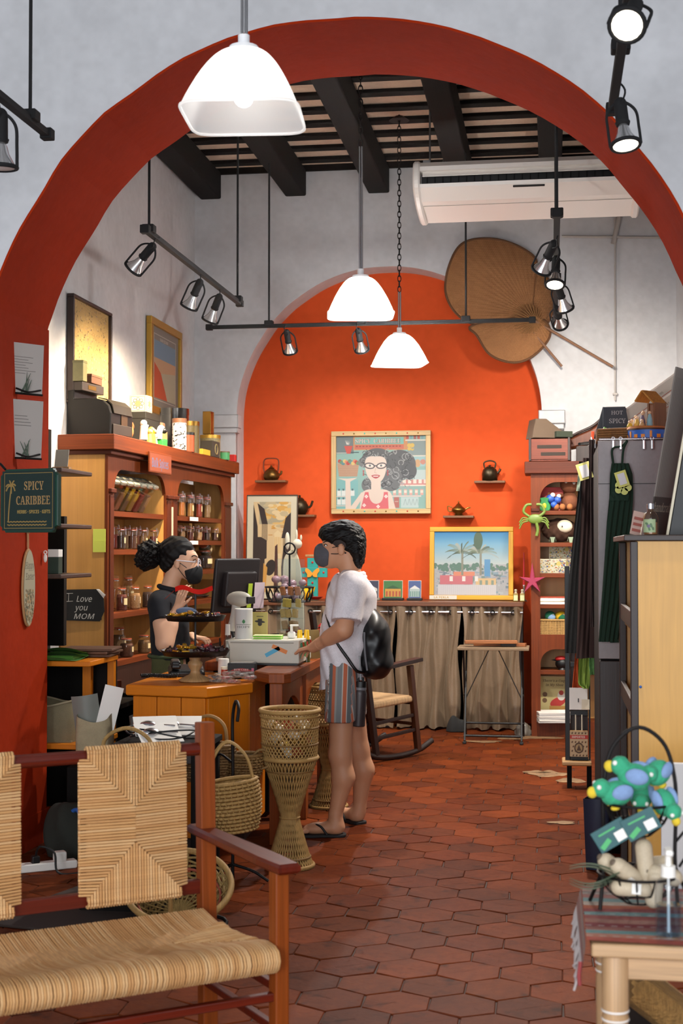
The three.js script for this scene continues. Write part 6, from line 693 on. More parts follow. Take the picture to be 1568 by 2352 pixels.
// --- tall grey screen cabinet with rail of clips and aprons ---
const GD = 7.36, gx = (u) => at(u, 1200, GD).x;
{
  let t = thing('grey_cabinet', 'tall grey and dark wood cabinet with clip rail for aprons', 'cabinet', V(0.5, 0, -7.9)); const grey = mat(0x958b8b, 0.45, { map: 'plaster', s: 0.5 });
  part(t, 'carcass', bx(0.245, 0.75, 0.05, 2.1, GD + 0.02, 8.5), M.beam, { w: true }); part(t, 'upper_panel', RB(0.515, 1.11, 0.02, 0.003, 0.4925, 1.545, -GD - 0.01), grey, { w: true }); part(t, 'panel_seam', B(0.515, 0.004, 0.004, 0.4925, 1.88, -GD + 0.001), M.dark, { w: true });
  for (let i = 0; i < 4; i++) part(t, 'lower_plank', RB(0.124, 0.92, 0.022, 0.004, 0.3 + i * 0.129, 0.52, -GD - 0.005), M.dark, { w: true }); part(t, 'plinth', bx(0.24, 0.75, 0, 0.06, GD + 0.03, 8.5), M.beam, { w: true });
  part(t, 'clip_rail', Ba([0.24, 2.105, -GD + 0.03], [0.75, 2.105, -GD + 0.03], 0.006), M.chrome, { w: true });
  for (const u of [1408, 1425, 1478, 1497]) part(t, 'clip', [RB(0.014, 0.05, 0.012, 0.004, gx(u), 2.075, -GD + 0.035), To(0.008, 0.002, gx(u), 2.107, -GD + 0.035)], M.chrome, { w: true });
  // cloth helper: hanging apron built as a pleated sheet with thickness
  const sheet = (pts, depth, n, amp, nu = 30, nv = 26, gather = 0) => { const rows = pts; return grid((u, v) => { const f = v * (rows.length - 1), i = min(rows.length - 2, floor(f)), e = f - i, l = lerp(rows[i][0], rows[i + 1][0], e), r = lerp(rows[i][1], rows[i + 1][1], e), y = lerp(rows[i][2], rows[i + 1][2], e), p = at(lerp(l, r, u), y, depth); p.z += amp * (0.4 + 0.6 * v) * sin(u * n * 2 * PI + 1.5 * sin(v * 3)) + 0.006 * sin(u * 29 + v * 7); return p; }, nu, nv); };
  const cl = (c, r = 0.85) => mat(c, r, { map: 'cloth', s: 0.25, side: THREE.DoubleSide, sheen: 0.3 });
  t = thing('green_apron', 'dark green apron with yellow tags hanging on the grey cabinet', 'apron', V(gx(1408), 0.9, -GD + 0.06)); const gr = cl(0x12301f);
  part(t, 'cloth', sheet([[1404, 1444, 1064], [1400, 1453, 1090], [1399, 1454, 1140], [1393, 1450, 1200], [1388, 1440, 1280], [1380, 1432, 1390], [1374, 1420, 1474]], GD - 0.05, 0.6, 0.012), gr, { w: true }); part(t, 'hem_strip', sheet([[1400, 1420, 1468], [1400, 1421, 1476]], GD - 0.045, 1, 0.002, 4, 2), gr, { w: true });
  part(t, 'neck_loop', Tu([at(1408, 1068, GD - 0.05), at(1407, 1030, GD - 0.04), at(1428, 1024, GD - 0.035), at(1440, 1012, GD - 0.03), at(1432, 1030, GD - 0.045), at(1428, 1070, GD - 0.05)], 0.006, 30, 6), gr, { w: true }); part(t, 'pocket', sheet([[1402, 1446, 1130], [1398, 1442, 1150]], GD - 0.062, 1, 0.003, 8, 4), gr, { w: true });
  const card = (T2, u, v, d, w, h, rz, c1, c2) => { const p = at(u, v, d), cd = part(T2, 'price_card', RB(w, h, 0.003, 0.001).rotateZ(rz).translate(p.x, p.y, p.z), mat(c1, 0.7), { w: true }); part(cd, 'label', B(w * 0.62, h * 0.72, 0.002).rotateZ(rz).translate(p.x, p.y, p.z + 0.003), mat(c2, 0.7), { w: true }); };
  card(t, 1428, 1100, GD - 0.1, 0.058, 0.08, 0.3, 0xd2d070, 0xd8d6d8); { const f = []; for (let i = 0; i < 5; i++) { const p = at(1430 + 12 * cos(i * 1.26), 1120 + 9 * sin(i * 1.26), GD - 0.085); f.push(Cy(0.018, 0.018, 0.004, p.x, p.y, p.z, [PI / 2, 0, 0], 14)); } part(t, 'flower_tag', f, mat(0xd2d67c, 0.7), { w: true }); }
  // brown and black aprons hang further back
  t = thing('brown_apron', 'dark brown apron with a yellow price card on the rack', 'apron', at(1345, 1500, 9.1)); const bn = cl(0x2c1411);
  part(t, 'cloth', sheet([[1338, 1372, 1052], [1336, 1374, 1100], [1333, 1376, 1200], [1329, 1377, 1300], [1326, 1377, 1420], [1322, 1374, 1512]], 9.05, 1.1, 0.03), bn, { w: true }); part(t, 'second_layer', sheet([[1352, 1376, 1010], [1352, 1378, 1100], [1356, 1378, 1300], [1356, 1376, 1440]], 8.98, 1.2, 0.02), cl(0x241010), { w: true }); card(t, 1342, 1082, 8.98, 0.085, 0.105, 0.3, 0xcfc87a, 0xd6d4d6);
  t = thing('black_apron', 'black apron with green and white edging at the rack end', 'apron', at(1310, 1500, 9.2)); part(t, 'cloth', sheet([[1329, 1352, 1060], [1326, 1352, 1140], [1316, 1350, 1230], [1307, 1350, 1320], [1300, 1348, 1430], [1298, 1345, 1500]], 9.2, 0.7, 0.015), cl(0x070809), { w: true }); part(t, 'edging', sheet([[1327, 1334, 1090], [1325, 1332, 1110], [1323, 1330, 1128]], 9.17, 1, 0.004, 4, 6), cl(0x9fb09a), { w: true });
  t = thing('clothes_rail', 'chrome clothes rail with clips above the aprons', 'rail', V(0.2, 0, -9.1)); const top = at(1352, 1006, 9.1).y; part(t, 'post', Ba([0.32, 0, -9.4], [0.32, top, -9.4], 0.014), M.iron, { w: true }); part(t, 'bar', Ba([0.33, top, -9.4], at(1330, 1020, 8.9), 0.01), M.iron, { w: true }); for (const [u, v] of [[1358, 1014], [1366, 1020], [1378, 1012]]) { const p = at(u, v, 9.0); part(t, 'clip', RB(0.014, 0.06, 0.014, 0.004, p.x, p.y, p.z, [0, 0, 0]), M.chrome, { w: true }); } { const p = at(1361, 1000, 9.0); part(t, 'orange_tag', RB(0.02, 0.05, 0.015, 0.004, p.x, p.y, p.z), mat(0xc9481c, 0.6), { w: true }); } part(t, 'foot', bx(0.27, 0.5, 0, 0.03, 9.25, 9.55), M.iron, { w: true });
  // black display rack on a wooden base
  const RD = 9.35; t = thing('display_rack', 'narrow black display rack on a light wooden base', 'rack', at(1325, 1756, RD)); const q = (u, v) => at(u, v, RD), barv = (u0, u1, v0, v1, n = 'bar', m = M.black) => { const a = q(u0, v0), b = q(u1, v1); part(t, n, RB(b.x - a.x, a.y - b.y, 0.03, 0.003, (a.x + b.x) / 2, (a.y + b.y) / 2, -RD), m, { w: true }); };
  barv(1296, 1309, 1300, 1748); barv(1350, 1356, 1300, 1748); for (const v of [1528, 1640, 1742]) barv(1309, 1350, v - 8, v + 4, 'shelf_bar'); { const a = q(1290, 1756), b = q(1358, 1746); part(t, 'base', RB(b.x - a.x, 0.03, 0.2, 0.01, (a.x + b.x) / 2, (a.y + b.y) / 2, -RD - 0.03), M.beech, { w: true, grain: 'x' }); part(t, 'back_sheet', bx(q(1309, 1500).x, q(1350, 1500).x, q(1320, 1745).y, q(1320, 1310).y, RD + 0.09, RD + 0.1), M.dark, { w: true }); for (const u of [1300, 1345]) part(t, 'leg', bx(q(u, 0).x - 0.015, q(u, 0).x + 0.015, 0, a.y, RD, RD + 0.06), M.beam, { w: true }); }
  const ds = (label, cat, name, rows, d, c, n = 2) => solo(name, label, cat, sheet(rows, d, n, 0.012, 20, 14), cl(c), [0, 0, 0]);
  ds('orange patterned scarf hanging in the black rack', 'scarf', 'orange_scarf', [[1324, 1334, 1460], [1318, 1332, 1530], [1313, 1342, 1582]], 9.3, 0xc4511c); ds('lime green patterned scarf hanging beside the orange one', 'scarf', 'green_scarf', [[1331, 1352, 1464], [1328, 1356, 1520], [1327, 1354, 1572], [1340, 1352, 1582]], 9.25, 0x7f9a3c); ds('second green scarf with dotted border on the rack', 'scarf', 'dotted_scarf', [[1350, 1366, 1470], [1352, 1372, 1530], [1354, 1372, 1550]], 9.2, 0x5f9050);
  t = thing('gift_card', 'white printed card with barcode in the black rack', 'card', at(1328, 1630, 9.28)); part(t, 'card', B(0.115, 0.14, 0.004, 0.0, 0.07, 0), M.paper); part(t, 'barcode', B(0.006, 0.025, 0.001, 0, 0.06, 0.003), M.black); part(t, 'price_tag', B(0.05, 0.065, 0.003, 0.045, 0.035, 0.01), M.cream);
  const bag = print(128, 160, (x, w, h) => { x.fillStyle = '#cdb08a'; x.fillRect(0, 0, w, h); x.fillStyle = '#6a4a30'; for (let i = 0; i < 5; i++) for (let j = 0; j < 6; j++) { if (j === 1) continue; x.beginPath(); x.ellipse(16 + i * 24 + (j % 2) * 8, 12 + j * 28, 5, 7, 0.5, 0, 7); x.fill(); } x.fillStyle = '#c4332b'; x.fillRect(0, 24, w, 24); x.fillStyle = '#f0e2d4'; x.font = 'bold 19px sans-serif'; x.fillText('IMPORTED', 12, 43); x.fillStyle = '#5a3f28'; x.beginPath(); x.arc(64, 105, 34, 0, 7); x.fill(); x.fillStyle = '#b5966a'; x.beginPath(); x.arc(64, 105, 25, 0, 7); x.fill(); x.fillStyle = '#5a3f28'; x.beginPath(); x.moveTo(64, 84); x.lineTo(80, 122); x.lineTo(48, 122); x.fill(); });
  t = thing('coffee_bag', 'printed paper coffee bag with red IMPORTED band in rack', 'bag', at(1329, 1738, 9.33)); part(t, 'body', RB(0.115, 0.165, 0.05, 0.004, 0, 0.085, 0), M.kraft); part(t, 'print', Pl(0.113, 0.163, 0, 0.085, 0.026), bag, { keep: true }); part(t, 'string', [-0.02, 0.02].map((x) => Ba([x, 0.165, 0], [x, 0.27, 0], 0.004)), M.cream);
}
// --- on top of the grey cabinet ---
{
  const Y = 2.11; let t = thing('chalk_sign', 'small folding chalkboard sign reading HOT SPICY', 'sign', V(0.335, Y + 0.04, -7.78), { ry: -0.05 });
  const cf = print(128, 160, (x, w, h) => { x.fillStyle = '#3c4048'; x.fillRect(0, 0, w, h); x.fillStyle = '#cfccc8'; x.font = '34px serif'; x.textAlign = 'center'; x.fillText('HOT', 70, 44); x.font = '44px serif'; x.save(); x.scale(0.85, 1); x.fillText('SPICY', 84, 104); x.restore(); });
  part(t, 'front_board', Ex([[-0.06, 0], [0.09, 0], [0.06, 0.17], [-0.06, 0.17]], 0.01, 0.002).rotateX(-0.2), mat(0x33373e, 0.6)); part(t, 'lettering', Pl(0.11, 0.13, 0.01, 0.095, 0.0, [-0.2, 0, 0]).translate(0, 0, -0.011), cf, { keep: true }); part(t, 'back_board', Ex([[-0.11, 0], [0.06, 0], [0.05, 0.17], [-0.06, 0.17]], 0.01, 0.002).rotateX(0.15).translate(0, 0, -0.06), mat(0x2c3036, 0.6)); part(t, 'chili', [Tu([[-0.05, 0.0, 0.03], [-0.05, 0.04, 0.03], [-0.045, 0.05, 0.03]], 0.01, 8), Tu([[-0.02, 0.0, 0.035], [-0.022, 0.035, 0.035], [-0.02, 0.045, 0.035]], 0.009, 8)], mat(0x6fae3a, 0.5));
  t = thing('wicker_tray', 'shallow wicker tray along the top of the grey cabinet', 'basket', V(0.49, Y, -7.62)); const rows = []; for (let i = 0; i < 5; i++) for (const z of [-0.13, 0.13]) rows.push(Ba([-0.25, 0.008 + i * 0.012, z], [0.25, 0.02 + i * 0.013, z], 0.006)); for (const x of [-0.25, 0.25]) for (let i = 0; i < 5; i++) rows.push(Ba([x, 0.008 + i * 0.012, -0.13], [x, 0.008 + i * 0.012, 0.13], 0.006)); rows.push(B(0.5, 0.01, 0.26, 0, 0.006, 0)); part(t, 'weave', rows, mat(0x9a6a3c, 0.8, { map: 'straw', s: 0.1 }), { kind: 'stuff' });
  t = thing('blue_drum', 'flat round blue box with orange figures on the clip rail', 'box', V(0.5, Y + 0.0, -7.47)); part(t, 'side', Cy(0.11, 0.11, 0.045, 0, 0.0235, 0, null, 40), mat(0x2b62b8, 0.45)); part(t, 'lid', Cy(0.112, 0.112, 0.008, 0, 0.05, 0, null, 40), mat(0x3a1c16, 0.6)); for (let i = 0; i < 9; i++) { const a = PI / 2 + (i - 4) * 0.36; part(t, 'orange_figure', RB(i % 3 === 1 ? 0.012 : 0.02, i % 3 === 1 ? 0.036 : 0.018, 0.004, 0.001, 0, i % 3 === 1 ? 0.022 : 0.014, 0.111).rotateY(a - PI / 2), mat(0xe0862c, 0.5)); }
  // nativity scene
  t = thing('nativity_scene', 'small straw-roofed nativity scene with figures on blue box', 'figurine', V(0.485, Y + 0.054, -7.47), { ry: -0.75 }); const st = mat(0xc98a3a, 0.85, { map: 'straw', s: 0.05 }), wl = wood(0x8a5a38, 0.6, 0.2);
  part(t, 'ground', Cy(0.095, 0.1, 0.012, 0, 0.006, 0, null, 24), mat(0xb5703a, 0.8)); part(t, 'roof_panel', RB(0.1, 0.01, 0.11, 0.003, 0.035, 0.165, -0.02, [0, 0, -0.75]), st); part(t, 'roof_panel', RB(0.07, 0.01, 0.11, 0.003, -0.025, 0.172, -0.02, [0, 0, 0.85]), st); part(t, 'back_wall', RB(0.11, 0.13, 0.008, 0.002, 0.02, 0.075, -0.065), wl); part(t, 'side_wall', RB(0.008, 0.125, 0.09, 0.002, 0.07, 0.072, -0.02), wl); part(t, 'post', RB(0.012, 0.12, 0.012, 0.002, 0.04, 0.07, 0.03), wl);
  [[-0.07, 0.05, 0.03, 0xd8c9a0], [-0.045, 0.07, 0.03, 0xb89a8a], [-0.02, 0.06, 0.05, 0xd0a84a], [0.005, 0.09, 0.03, 0xd9d2c6], [0.02, 0.08, 0.055, 0x7a6a7a], [0.055, 0.085, 0.04, 0x8ab0b8], [-0.06, 0.04, 0.06, 0xcfae3a], [0.03, 0.04, 0.07, 0xc9a070]].forEach(([x, h, z, c]) => { const f = part(t, 'figure', La([[0.001, 0.012], [0.016, 0.012], [0.014, h * 0.5], [0.007, h * 0.85], [0.001, h * 0.87]], 10, x, 0, z), mat(c, 0.6)); part(f, 'head', Sp(0.009, x, h * 0.95, z, [1, 1, 1], 8), mat(0xd8b490, 0.7)); });
  // white boards leaning with price prints
  const pb = print(512, 256, (x, w, h) => { x.fillStyle = '#ddd2c2'; x.fillRect(0, 0, w, h); x.strokeStyle = '#c0523c'; x.lineWidth = 5; for (const y of [90, 190]) { x.beginPath(); x.moveTo(60, y); x.lineTo(500, y); x.stroke(); } x.fillStyle = '#6a645c'; x.font = '26px sans-serif'; x.fillText('$10.95', 300, 70); x.fillText('HERBAL TEA', 230, 150); x.fillText('SPICE GIFT PACK', 210, 235); });
  [[0, 0.4, 0.18, 0.0, 'upper'], [1, 0.36, 0.15, -0.02, 'lower']].forEach(([k, w, h, dz, o]) => { const b = thing('price_board', `${o} cream price board leaning behind the nativity scene`, 'board', V(0.55 + k * 0.06, Y + 0.2 - k * 0.03, -7.86 + k * 0.05)); b.rotation.set(0, -0.1, 0.62); part(b, 'board', RB(w, h, 0.012, 0.002), mat(0xdad0c4, 0.7)); part(b, 'print', Pl(w - 0.02, h - 0.02, 0, 0, 0.0066), pb, { keep: true }); });
  solo('dark_tray', 'dark low tray at the end of the grey cabinet top', 'tray', [RB(0.16, 0.05, 0.2, 0.005, 0, 0.025, 0)], M.beam, V(0.66, Y, -7.85)); 
}
// --- near shelf unit with honey side ---
{
  let t = thing('side_cabinet', 'waist-high shelf unit with honey side panel and dark posts', 'shelf unit', V(0.6, 0, -6.45)); const D0 = 6.0, D1 = 6.45 + 0.55, X0 = 0.325, X1 = 0.85;
  part(t, 'top_board', RB(X1 - X0 + 0.06, 0.025, D1 - D0 + 0.04, 0.004, (X0 + X1) / 2 + 0.0, 1.594, -(D0 + D1) / 2), M.dark, { w: true, grain: 'x' }); part(t, 'side_panel', bx(X0 + 0.02, X1, 0.05, 1.58, D0, D0 + 0.02), mat(0xe6ad50, 0.4, { map: 'ply', s: 0.8 }), { w: true, label: 'honey-coloured plywood side panel' });
  part(t, 'back_panel', bx(X1 - 0.02, X1, 0.05, 1.58, D0, D1), M.honey, { w: true }); part(t, 'far_panel', bx(X0 + 0.02, X1, 0.05, 1.58, D1 - 0.02, D1), M.honey, { w: true });
  for (const d of [D0 + 0.02, D1 - 0.02]) part(t, 'post', RB(0.032, 1.58, 0.045, 0.004, X0 + 0.012, 0.79, -d), M.dark, { w: true }); for (const y of [1.25, 0.88, 0.45]) part(t, 'rail', BB([X0 + 0.01, y, -D0], [X0 + 0.01, y, -D1], 0.02, 0.075), M.dark, { w: true }); for (const y of [1.2, 0.82, 0.4]) part(t, 'shelf', bx(X0 + 0.02, X1 - 0.02, y - 0.01, y + 0.01, D0 + 0.02, D1 - 0.02), M.honey, { w: true });
  part(t, 'price_strip', bx(X0 + 0.1, X0 + 0.112, 0.9, 1.5, D1 - 0.024, D1 - 0.02), M.cream, { w: true }); part(t, 'blue_pin', Sp(0.006, X0 + 0.035, 0.98, -D0 + 0.004), M.blue, { w: true });
  const Y = 1.607; t = thing('lotion_flask', 'clear flask with green flower label on the shelf unit', 'bottle', at(1494, 1222, 6.08).setY(Y)); part(t, 'body', La([[0.001, 0], [0.028, 0], [0.031, 0.005], [0.031, 0.075], [0.022, 0.092], [0.013, 0.1], [0.013, 0.112]], 20), glass(0xe4d4c4, { roughness: 0.08 }), { keep: true }); part(t, 'liquid', Cy(0.027, 0.027, 0.05, 0, 0.028, 0), mat(0xb08a64, 0.3)); part(t, 'label', new THREE.CylinderGeometry(0.0318, 0.0318, 0.055, 16, 1, true, -1.3, 1.9).translate(0, 0.038, 0), print(96, 96, (x) => { x.fillStyle = '#b9cfa0'; x.fillRect(0, 0, 96, 96); x.fillStyle = '#6f8f6a'; for (let i = 0; i < 12; i++) { x.beginPath(); x.arc(30 + (i * 37) % 50, 30 + (i * 23) % 50, 8, 0, 7); x.fill(); } x.fillStyle = '#8a7fa0'; x.beginPath(); x.arc(48, 50, 12, 0, 7); x.fill(); }), { keep: true }); part(t, 'cap', Cy(0.016, 0.016, 0.022, 0, 0.12, 0), M.chrome);
  t = thing('recipe_card', 'slanted pink recipe card in a holder beside the flask', 'card', at(1458, 1222, 6.1).setY(Y)); part(t, 'card', RB(0.055, 0.1, 0.003, 0.001, 0, 0.05, 0, [-0.1, 0.35, 0]).rotateZ(-0.22), mat(0xb39488, 0.6)); part(t, 'print', [0.02, 0.045, 0.07].map((y) => B(0.04, 0.012, 0.001, 0, y, 0.006, [-0.1, 0.35, 0]).rotateZ(-0.22)), mat(0x8d4a40, 0.7)); part(t, 'stay', B(0.004, 0.1, 0.03, 0.02, 0.05, -0.016).rotateZ(-0.22), M.cream);
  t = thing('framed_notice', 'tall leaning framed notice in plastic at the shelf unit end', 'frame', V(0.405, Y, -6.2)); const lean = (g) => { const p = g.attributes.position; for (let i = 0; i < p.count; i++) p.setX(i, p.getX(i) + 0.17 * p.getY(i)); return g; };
  part(t, 'sheet', lean(RB(0.24, 0.72, 0.006, 0.001, 0.12, 0.36, 0).rotateY(1.15)), print(128, 340, (x, w, h) => { x.fillStyle = '#9a8f86'; x.fillRect(0, 0, w, h); x.fillStyle = '#7d726a'; for (let i = 0; i < 10; i++) x.fillRect(14 + i * 10, 20, 3, 250); x.fillStyle = '#4a4038'; x.fillRect(0, 262, w, 78); x.fillStyle = '#cfc0a8'; x.font = 'italic 24px serif'; x.fillText('handcrafted', 4, 292); }), { keep: true }); part(t, 'edge', lean(RB(0.012, 0.73, 0.016, 0.003, 0.082, 0.365, 0.0)), M.cream); part(t, 'dark_interior_sheet', lean(RB(0.3, 0.73, 0.02, 0.003, 0.24, 0.365, -0.012)), M.black);  // black sheet added beside the notice; its colour stands for a dark interior
  solo('white_board', 'white panel standing on the floor behind the plush stand', 'panel', RB(0.4, 0.75, 0.03, 0.004, 0, 0.375, 0), mat(0xc9c6c4, 0.5), V(0.6, 0, -5.45), { ry: -0.1 });
  solo('side_bin', 'dark blue bin on the floor at the foot of the grey cabinet', 'bin', [La([[0.001, 0], [0.07, 0], [0.085, 0.34], [0.08, 0.34], [0.065, 0.01], [0.001, 0.01]], 4)], mat(0x23283c, 0.6), V(0.22, 0, -7.05), { ry: 0.5 });
}
// ---------- foreground ----------
{ // small table with woven runner
  const Y = 0.655, X0 = 0.085, X1 = 0.85, D0 = 3.29, D1 = 3.84; let t = thing('side_table', 'small pale pine table with turned legs under the runner', 'table', V(0.45, 0, -3.55));
  const worn = mat(0xd9ae80, 0.5, { map: 'wood', s: 0.4, sy: 0.8 }), wht = mat(0xe8e0d8, 0.6);
  part(t, 'top', RB(X1 - X0, 0.03, D1 - D0, 0.006, (X0 + X1) / 2, Y - 0.015, -(D0 + D1) / 2), worn, { w: true, grain: 'x' }); part(t, 'apron_rail', RB(X1 - X0 - 0.12, 0.055, 0.02, 0.003, (X0 + X1) / 2, Y - 0.06, -D0 - 0.05), worn, { w: true, grain: 'x' }); part(t, 'apron_rail', RB(0.02, 0.055, D1 - D0 - 0.12, 0.003, X0 + 0.05, Y - 0.06, -(D0 + D1) / 2), worn, { w: true, grain: 'z' });
  for (const [x, d] of [[X0 + 0.055, D0 + 0.05], [X1 - 0.05, D0 + 0.05], [X0 + 0.055, D1 - 0.05], [X1 - 0.05, D1 - 0.05]]) { const l = part(t, 'leg', La([[0.001, 0], [0.02, 0], [0.026, 0.1], [0.03, 0.3], [0.031, 0.44], [0.028, 0.45], [0.031, 0.46], [0.028, 0.47], [0.031, 0.48], [0.028, 0.49], [0.031, 0.5], [0.031, Y - 0.03], [0.001, Y - 0.03]], 20, x, 0, -d), worn, { w: true, keep: true }); part(l, 'white_ring', [0.455, 0.475, 0.495].map((y) => To(0.0295, 0.003, x, y, -d, [PI / 2, 0, 0], 20, 6)), wht, { w: true }); }
  const runner = print(256, 512, (x, w, h) => { const c = ['#b9503c', '#c7826a', '#6f9c9c', '#a8685c', '#8e2f34', '#b37a6a', '#a5524a', '#7fa6a4', '#9a3a3a', '#bd5b36', '#c9b2a0', '#7a9c9c', '#a87068', '#8f7f7a', '#b28a80', '#a33a34']; c.forEach((k, i) => { x.fillStyle = k; x.fillRect(0, i * h / 16, w, h / 16 + 1); }); seed = 4; for (let i = 0; i < 9000; i++) { x.fillStyle = rnd() < 0.5 ? 'rgba(40,10,10,.14)' : 'rgba(240,220,210,.12)'; x.fillRect(rnd() * w, rnd() * h, 5, 1.5); } for (let r = 0; r < 5; r++) { x.fillStyle = '#d6ccc4'; for (let k = 0; k < w; k += 10) x.fillRect(k, 40 + r * 96, 5, 4); } }, { roughness: 0.95 });
  t = thing('table_runner', 'striped red and turquoise woven runner with fringe', 'runner', V(0.45, Y, -3.55)); part(t, 'cloth', grid((u, v) => { const e = 0.03, z = lerp(-D1 + 0.0, -D0 - 0.012, v), x = lerp(X0 - 0.01, X1, u); return [x, Y + 0.004 + 0.002 * sin(u * 9 + v * 5) * sin(v * 11), z]; }, 30, 30), runner, { w: true, keep: true });
  part(t, 'hanging_edge', grid((u, v) => [X0 - 0.012 - 0.012 * v, Y + 0.003 - 0.05 * v - 0.03 * v * (1 - u), lerp(-D1, -D0 + 0.005, 1 - u) + 0.006 * sin(u * 20)], 24, 6), runner, { w: true, keep: true });
  const fr = []; for (let i = 0; i < 34; i++) { const d = lerp(D0, D1, i / 33); fr.push(Tu([[X0 - 0.022, Y - 0.05, -d], [X0 - 0.028 + rr(-0.006, 0.006), Y - 0.075, -d + rr(-0.004, 0.004)], [X0 - 0.03 + rr(-0.01, 0.01), Y - rr(0.09, 0.115), -d + rr(-0.01, 0.01)]], 0.0028, 6, 4)); } part(t, 'fringe', fr, mat(0xb9b0ae, 0.9), { w: true, kind: 'stuff' }); part(t, 'tassel', Tu([[X0 - 0.024, Y - 0.04, -D0 + 0.0], [X0 - 0.028, Y - 0.07, -D0 + 0.01], [X0 - 0.026, Y - 0.09, -D0 + 0.01]], 0.005, 8), mat(0x8e3a3a, 0.9), { w: true });
  // wrought iron two-tier stand
  const C = V(0.21, Y + 0.006, -3.62), h = 0.46; t = thing('iron_stand', 'arched wrought iron two-tier stand on the runner', 'stand', C, { ry: 0.12 });
  part(t, 'hoop', Tu([[-0.1, 0, 0.03], [-0.085, 0.12, 0], [-0.085, 0.3, 0], [-0.06, 0.4, 0], [0, 0.445, 0], [0.06, 0.41, 0], [0.09, 0.32, 0], [0.09, 0.12, 0], [0.1, 0, -0.02]], 0.005, 70, 8), M.iron); part(t, 'foot', Tu([[-0.085, 0.1, 0], [-0.1, 0.04, -0.04], [-0.11, 0, -0.07]], 0.005, 10), M.iron); part(t, 'foot', Tu([[0.09, 0.1, 0], [0.11, 0.04, 0.05], [0.12, 0, 0.07]], 0.005, 10), M.iron);
  const wire = (y, r, dp) => { const g = [To(r, 0.0035, 0, y, 0, [PI / 2, 0, 0], 40, 6), To(r * 0.75, 0.0025, 0, y - dp * 0.6, 0, [PI / 2, 0, 0], 32, 5), To(r * 0.35, 0.0025, 0, y - dp, 0, [PI / 2, 0, 0], 24, 5)]; for (let i = 0; i < 14; i++) { const a = i / 14 * 2 * PI; g.push(Tu([[cos(a) * r, y, sin(a) * r], [cos(a) * r * 0.75, y - dp * 0.6, sin(a) * r * 0.75], [cos(a) * r * 0.35, y - dp, sin(a) * r * 0.35]], 0.0022, 8, 4)); } return g; };
  part(t, 'upper_basket', wire(0.26, 0.085, 0.08), M.iron); part(t, 'lower_basket', wire(0.085, 0.1, 0.07), M.iron);
  part(t, 'scroll', Tu([[0.09, 0.16, 0.0], [0.13, 0.2, 0], [0.16, 0.19, 0], [0.15, 0.165, 0], [0.12, 0.13, 0], [0.1, 0.1, 0.0]], 0.0035, 30), M.iron);
  // plush parrots heaped in the upper basket
  const gP = M.plush, bP = mat(0x8aa6d2, 0.95, { sheen: 1, map: 'cloth', s: 0.1 }), yP = mat(0xe2c234, 0.9);
  [[-0.055, 0.285, 0.035, 0.3, 1, 'with beak down at the left of the wire basket'], [-0.01, 0.325, 0.02, -0.2, 1.05, 'uppermost in the wire basket'], [0.05, 0.33, -0.02, 0.9, 0.95, 'with pale blue wing at the back of the basket'], [0.06, 0.265, 0.03, 2.2, 0.9, 'upside down at the right of the wire basket'], [0.01, 0.265, -0.05, 1.5, 0.9, 'half buried at the bottom of the wire basket']].forEach(([x, y, z, rz, k, w]) => {
    const q = thing('plush_parrot', `green plush parrot ${w}`, 'plush toy', C.clone().add(V(x, y, z)), { group: 'plush parrots in the wire basket' }); q.rotation.set(0.2, rz, rz * 0.4); q.scale.setScalar(k * 0.88);
    part(q, 'body', field((X, Yy, Z) => min(hypot(X / 0.045, Yy / 0.036, Z / 0.036) * 0.036 - 0.036, hypot(X + 0.04, (Yy - 0.025), Z) - 0.026) + 0.0012 * sin(X * 260) * sin(Yy * 240) * sin(Z * 250), [-0.08, -0.05, -0.05], [0.06, 0.06, 0.05], 0.007), gP); for (const s of [-1, 1]) part(q, 'wing', Sp(0.03, 0.01, 0.012, s * 0.03, [1.05, 0.75, 0.4]), bP); part(q, 'beak', Sp(0.014, -0.068, 0.018, 0, [1.1, 1.2, 0.9], 10), yP); for (const s of [-1, 1]) part(q, 'eye', Sp(0.007, -0.052, 0.036, s * 0.018, [1, 1, 1], 8), M.paper); part(q, 'foot', [Sp(0.012, -0.012, -0.034, 0.016, [1.2, 0.6, 1], 8), Sp(0.012, -0.012, -0.034, -0.016, [1.2, 0.6, 1], 8)], yP);
  });
  [[-0.07, 0.195, 0.1, 0.75, 'lower left'], [0.0, 0.225, 0.105, 0.7, 'upper right']].forEach(([x, y, z, rz, w]) => { const q = thing('toy_tag', `teal printed toy tag with white label, ${w} of the pair`, 'tag', C.clone().add(V(x, y, z))); q.rotation.z = rz - 0.2; part(q, 'card', RB(0.085, 0.055, 0.002, 0.0008), mat(0x1f5558, 0.5)); part(q, 'white_label', B(0.026, 0.024, 0.001, 0.02, -0.01, 0.002), M.paper); part(q, 'leaf_print', [B(0.03, 0.012, 0.001, -0.022, -0.012, 0.0015, [0, 0, 0.4]), B(0.045, 0.004, 0.001, -0.005, 0.013, 0.0015)], mat(0x4fae6a, 0.6)); });
  // carved cream pieces and leaves in the lower basket
  const bone = mat(0xd2bfa2, 0.6, { map: 'cloth', s: 0.15 });
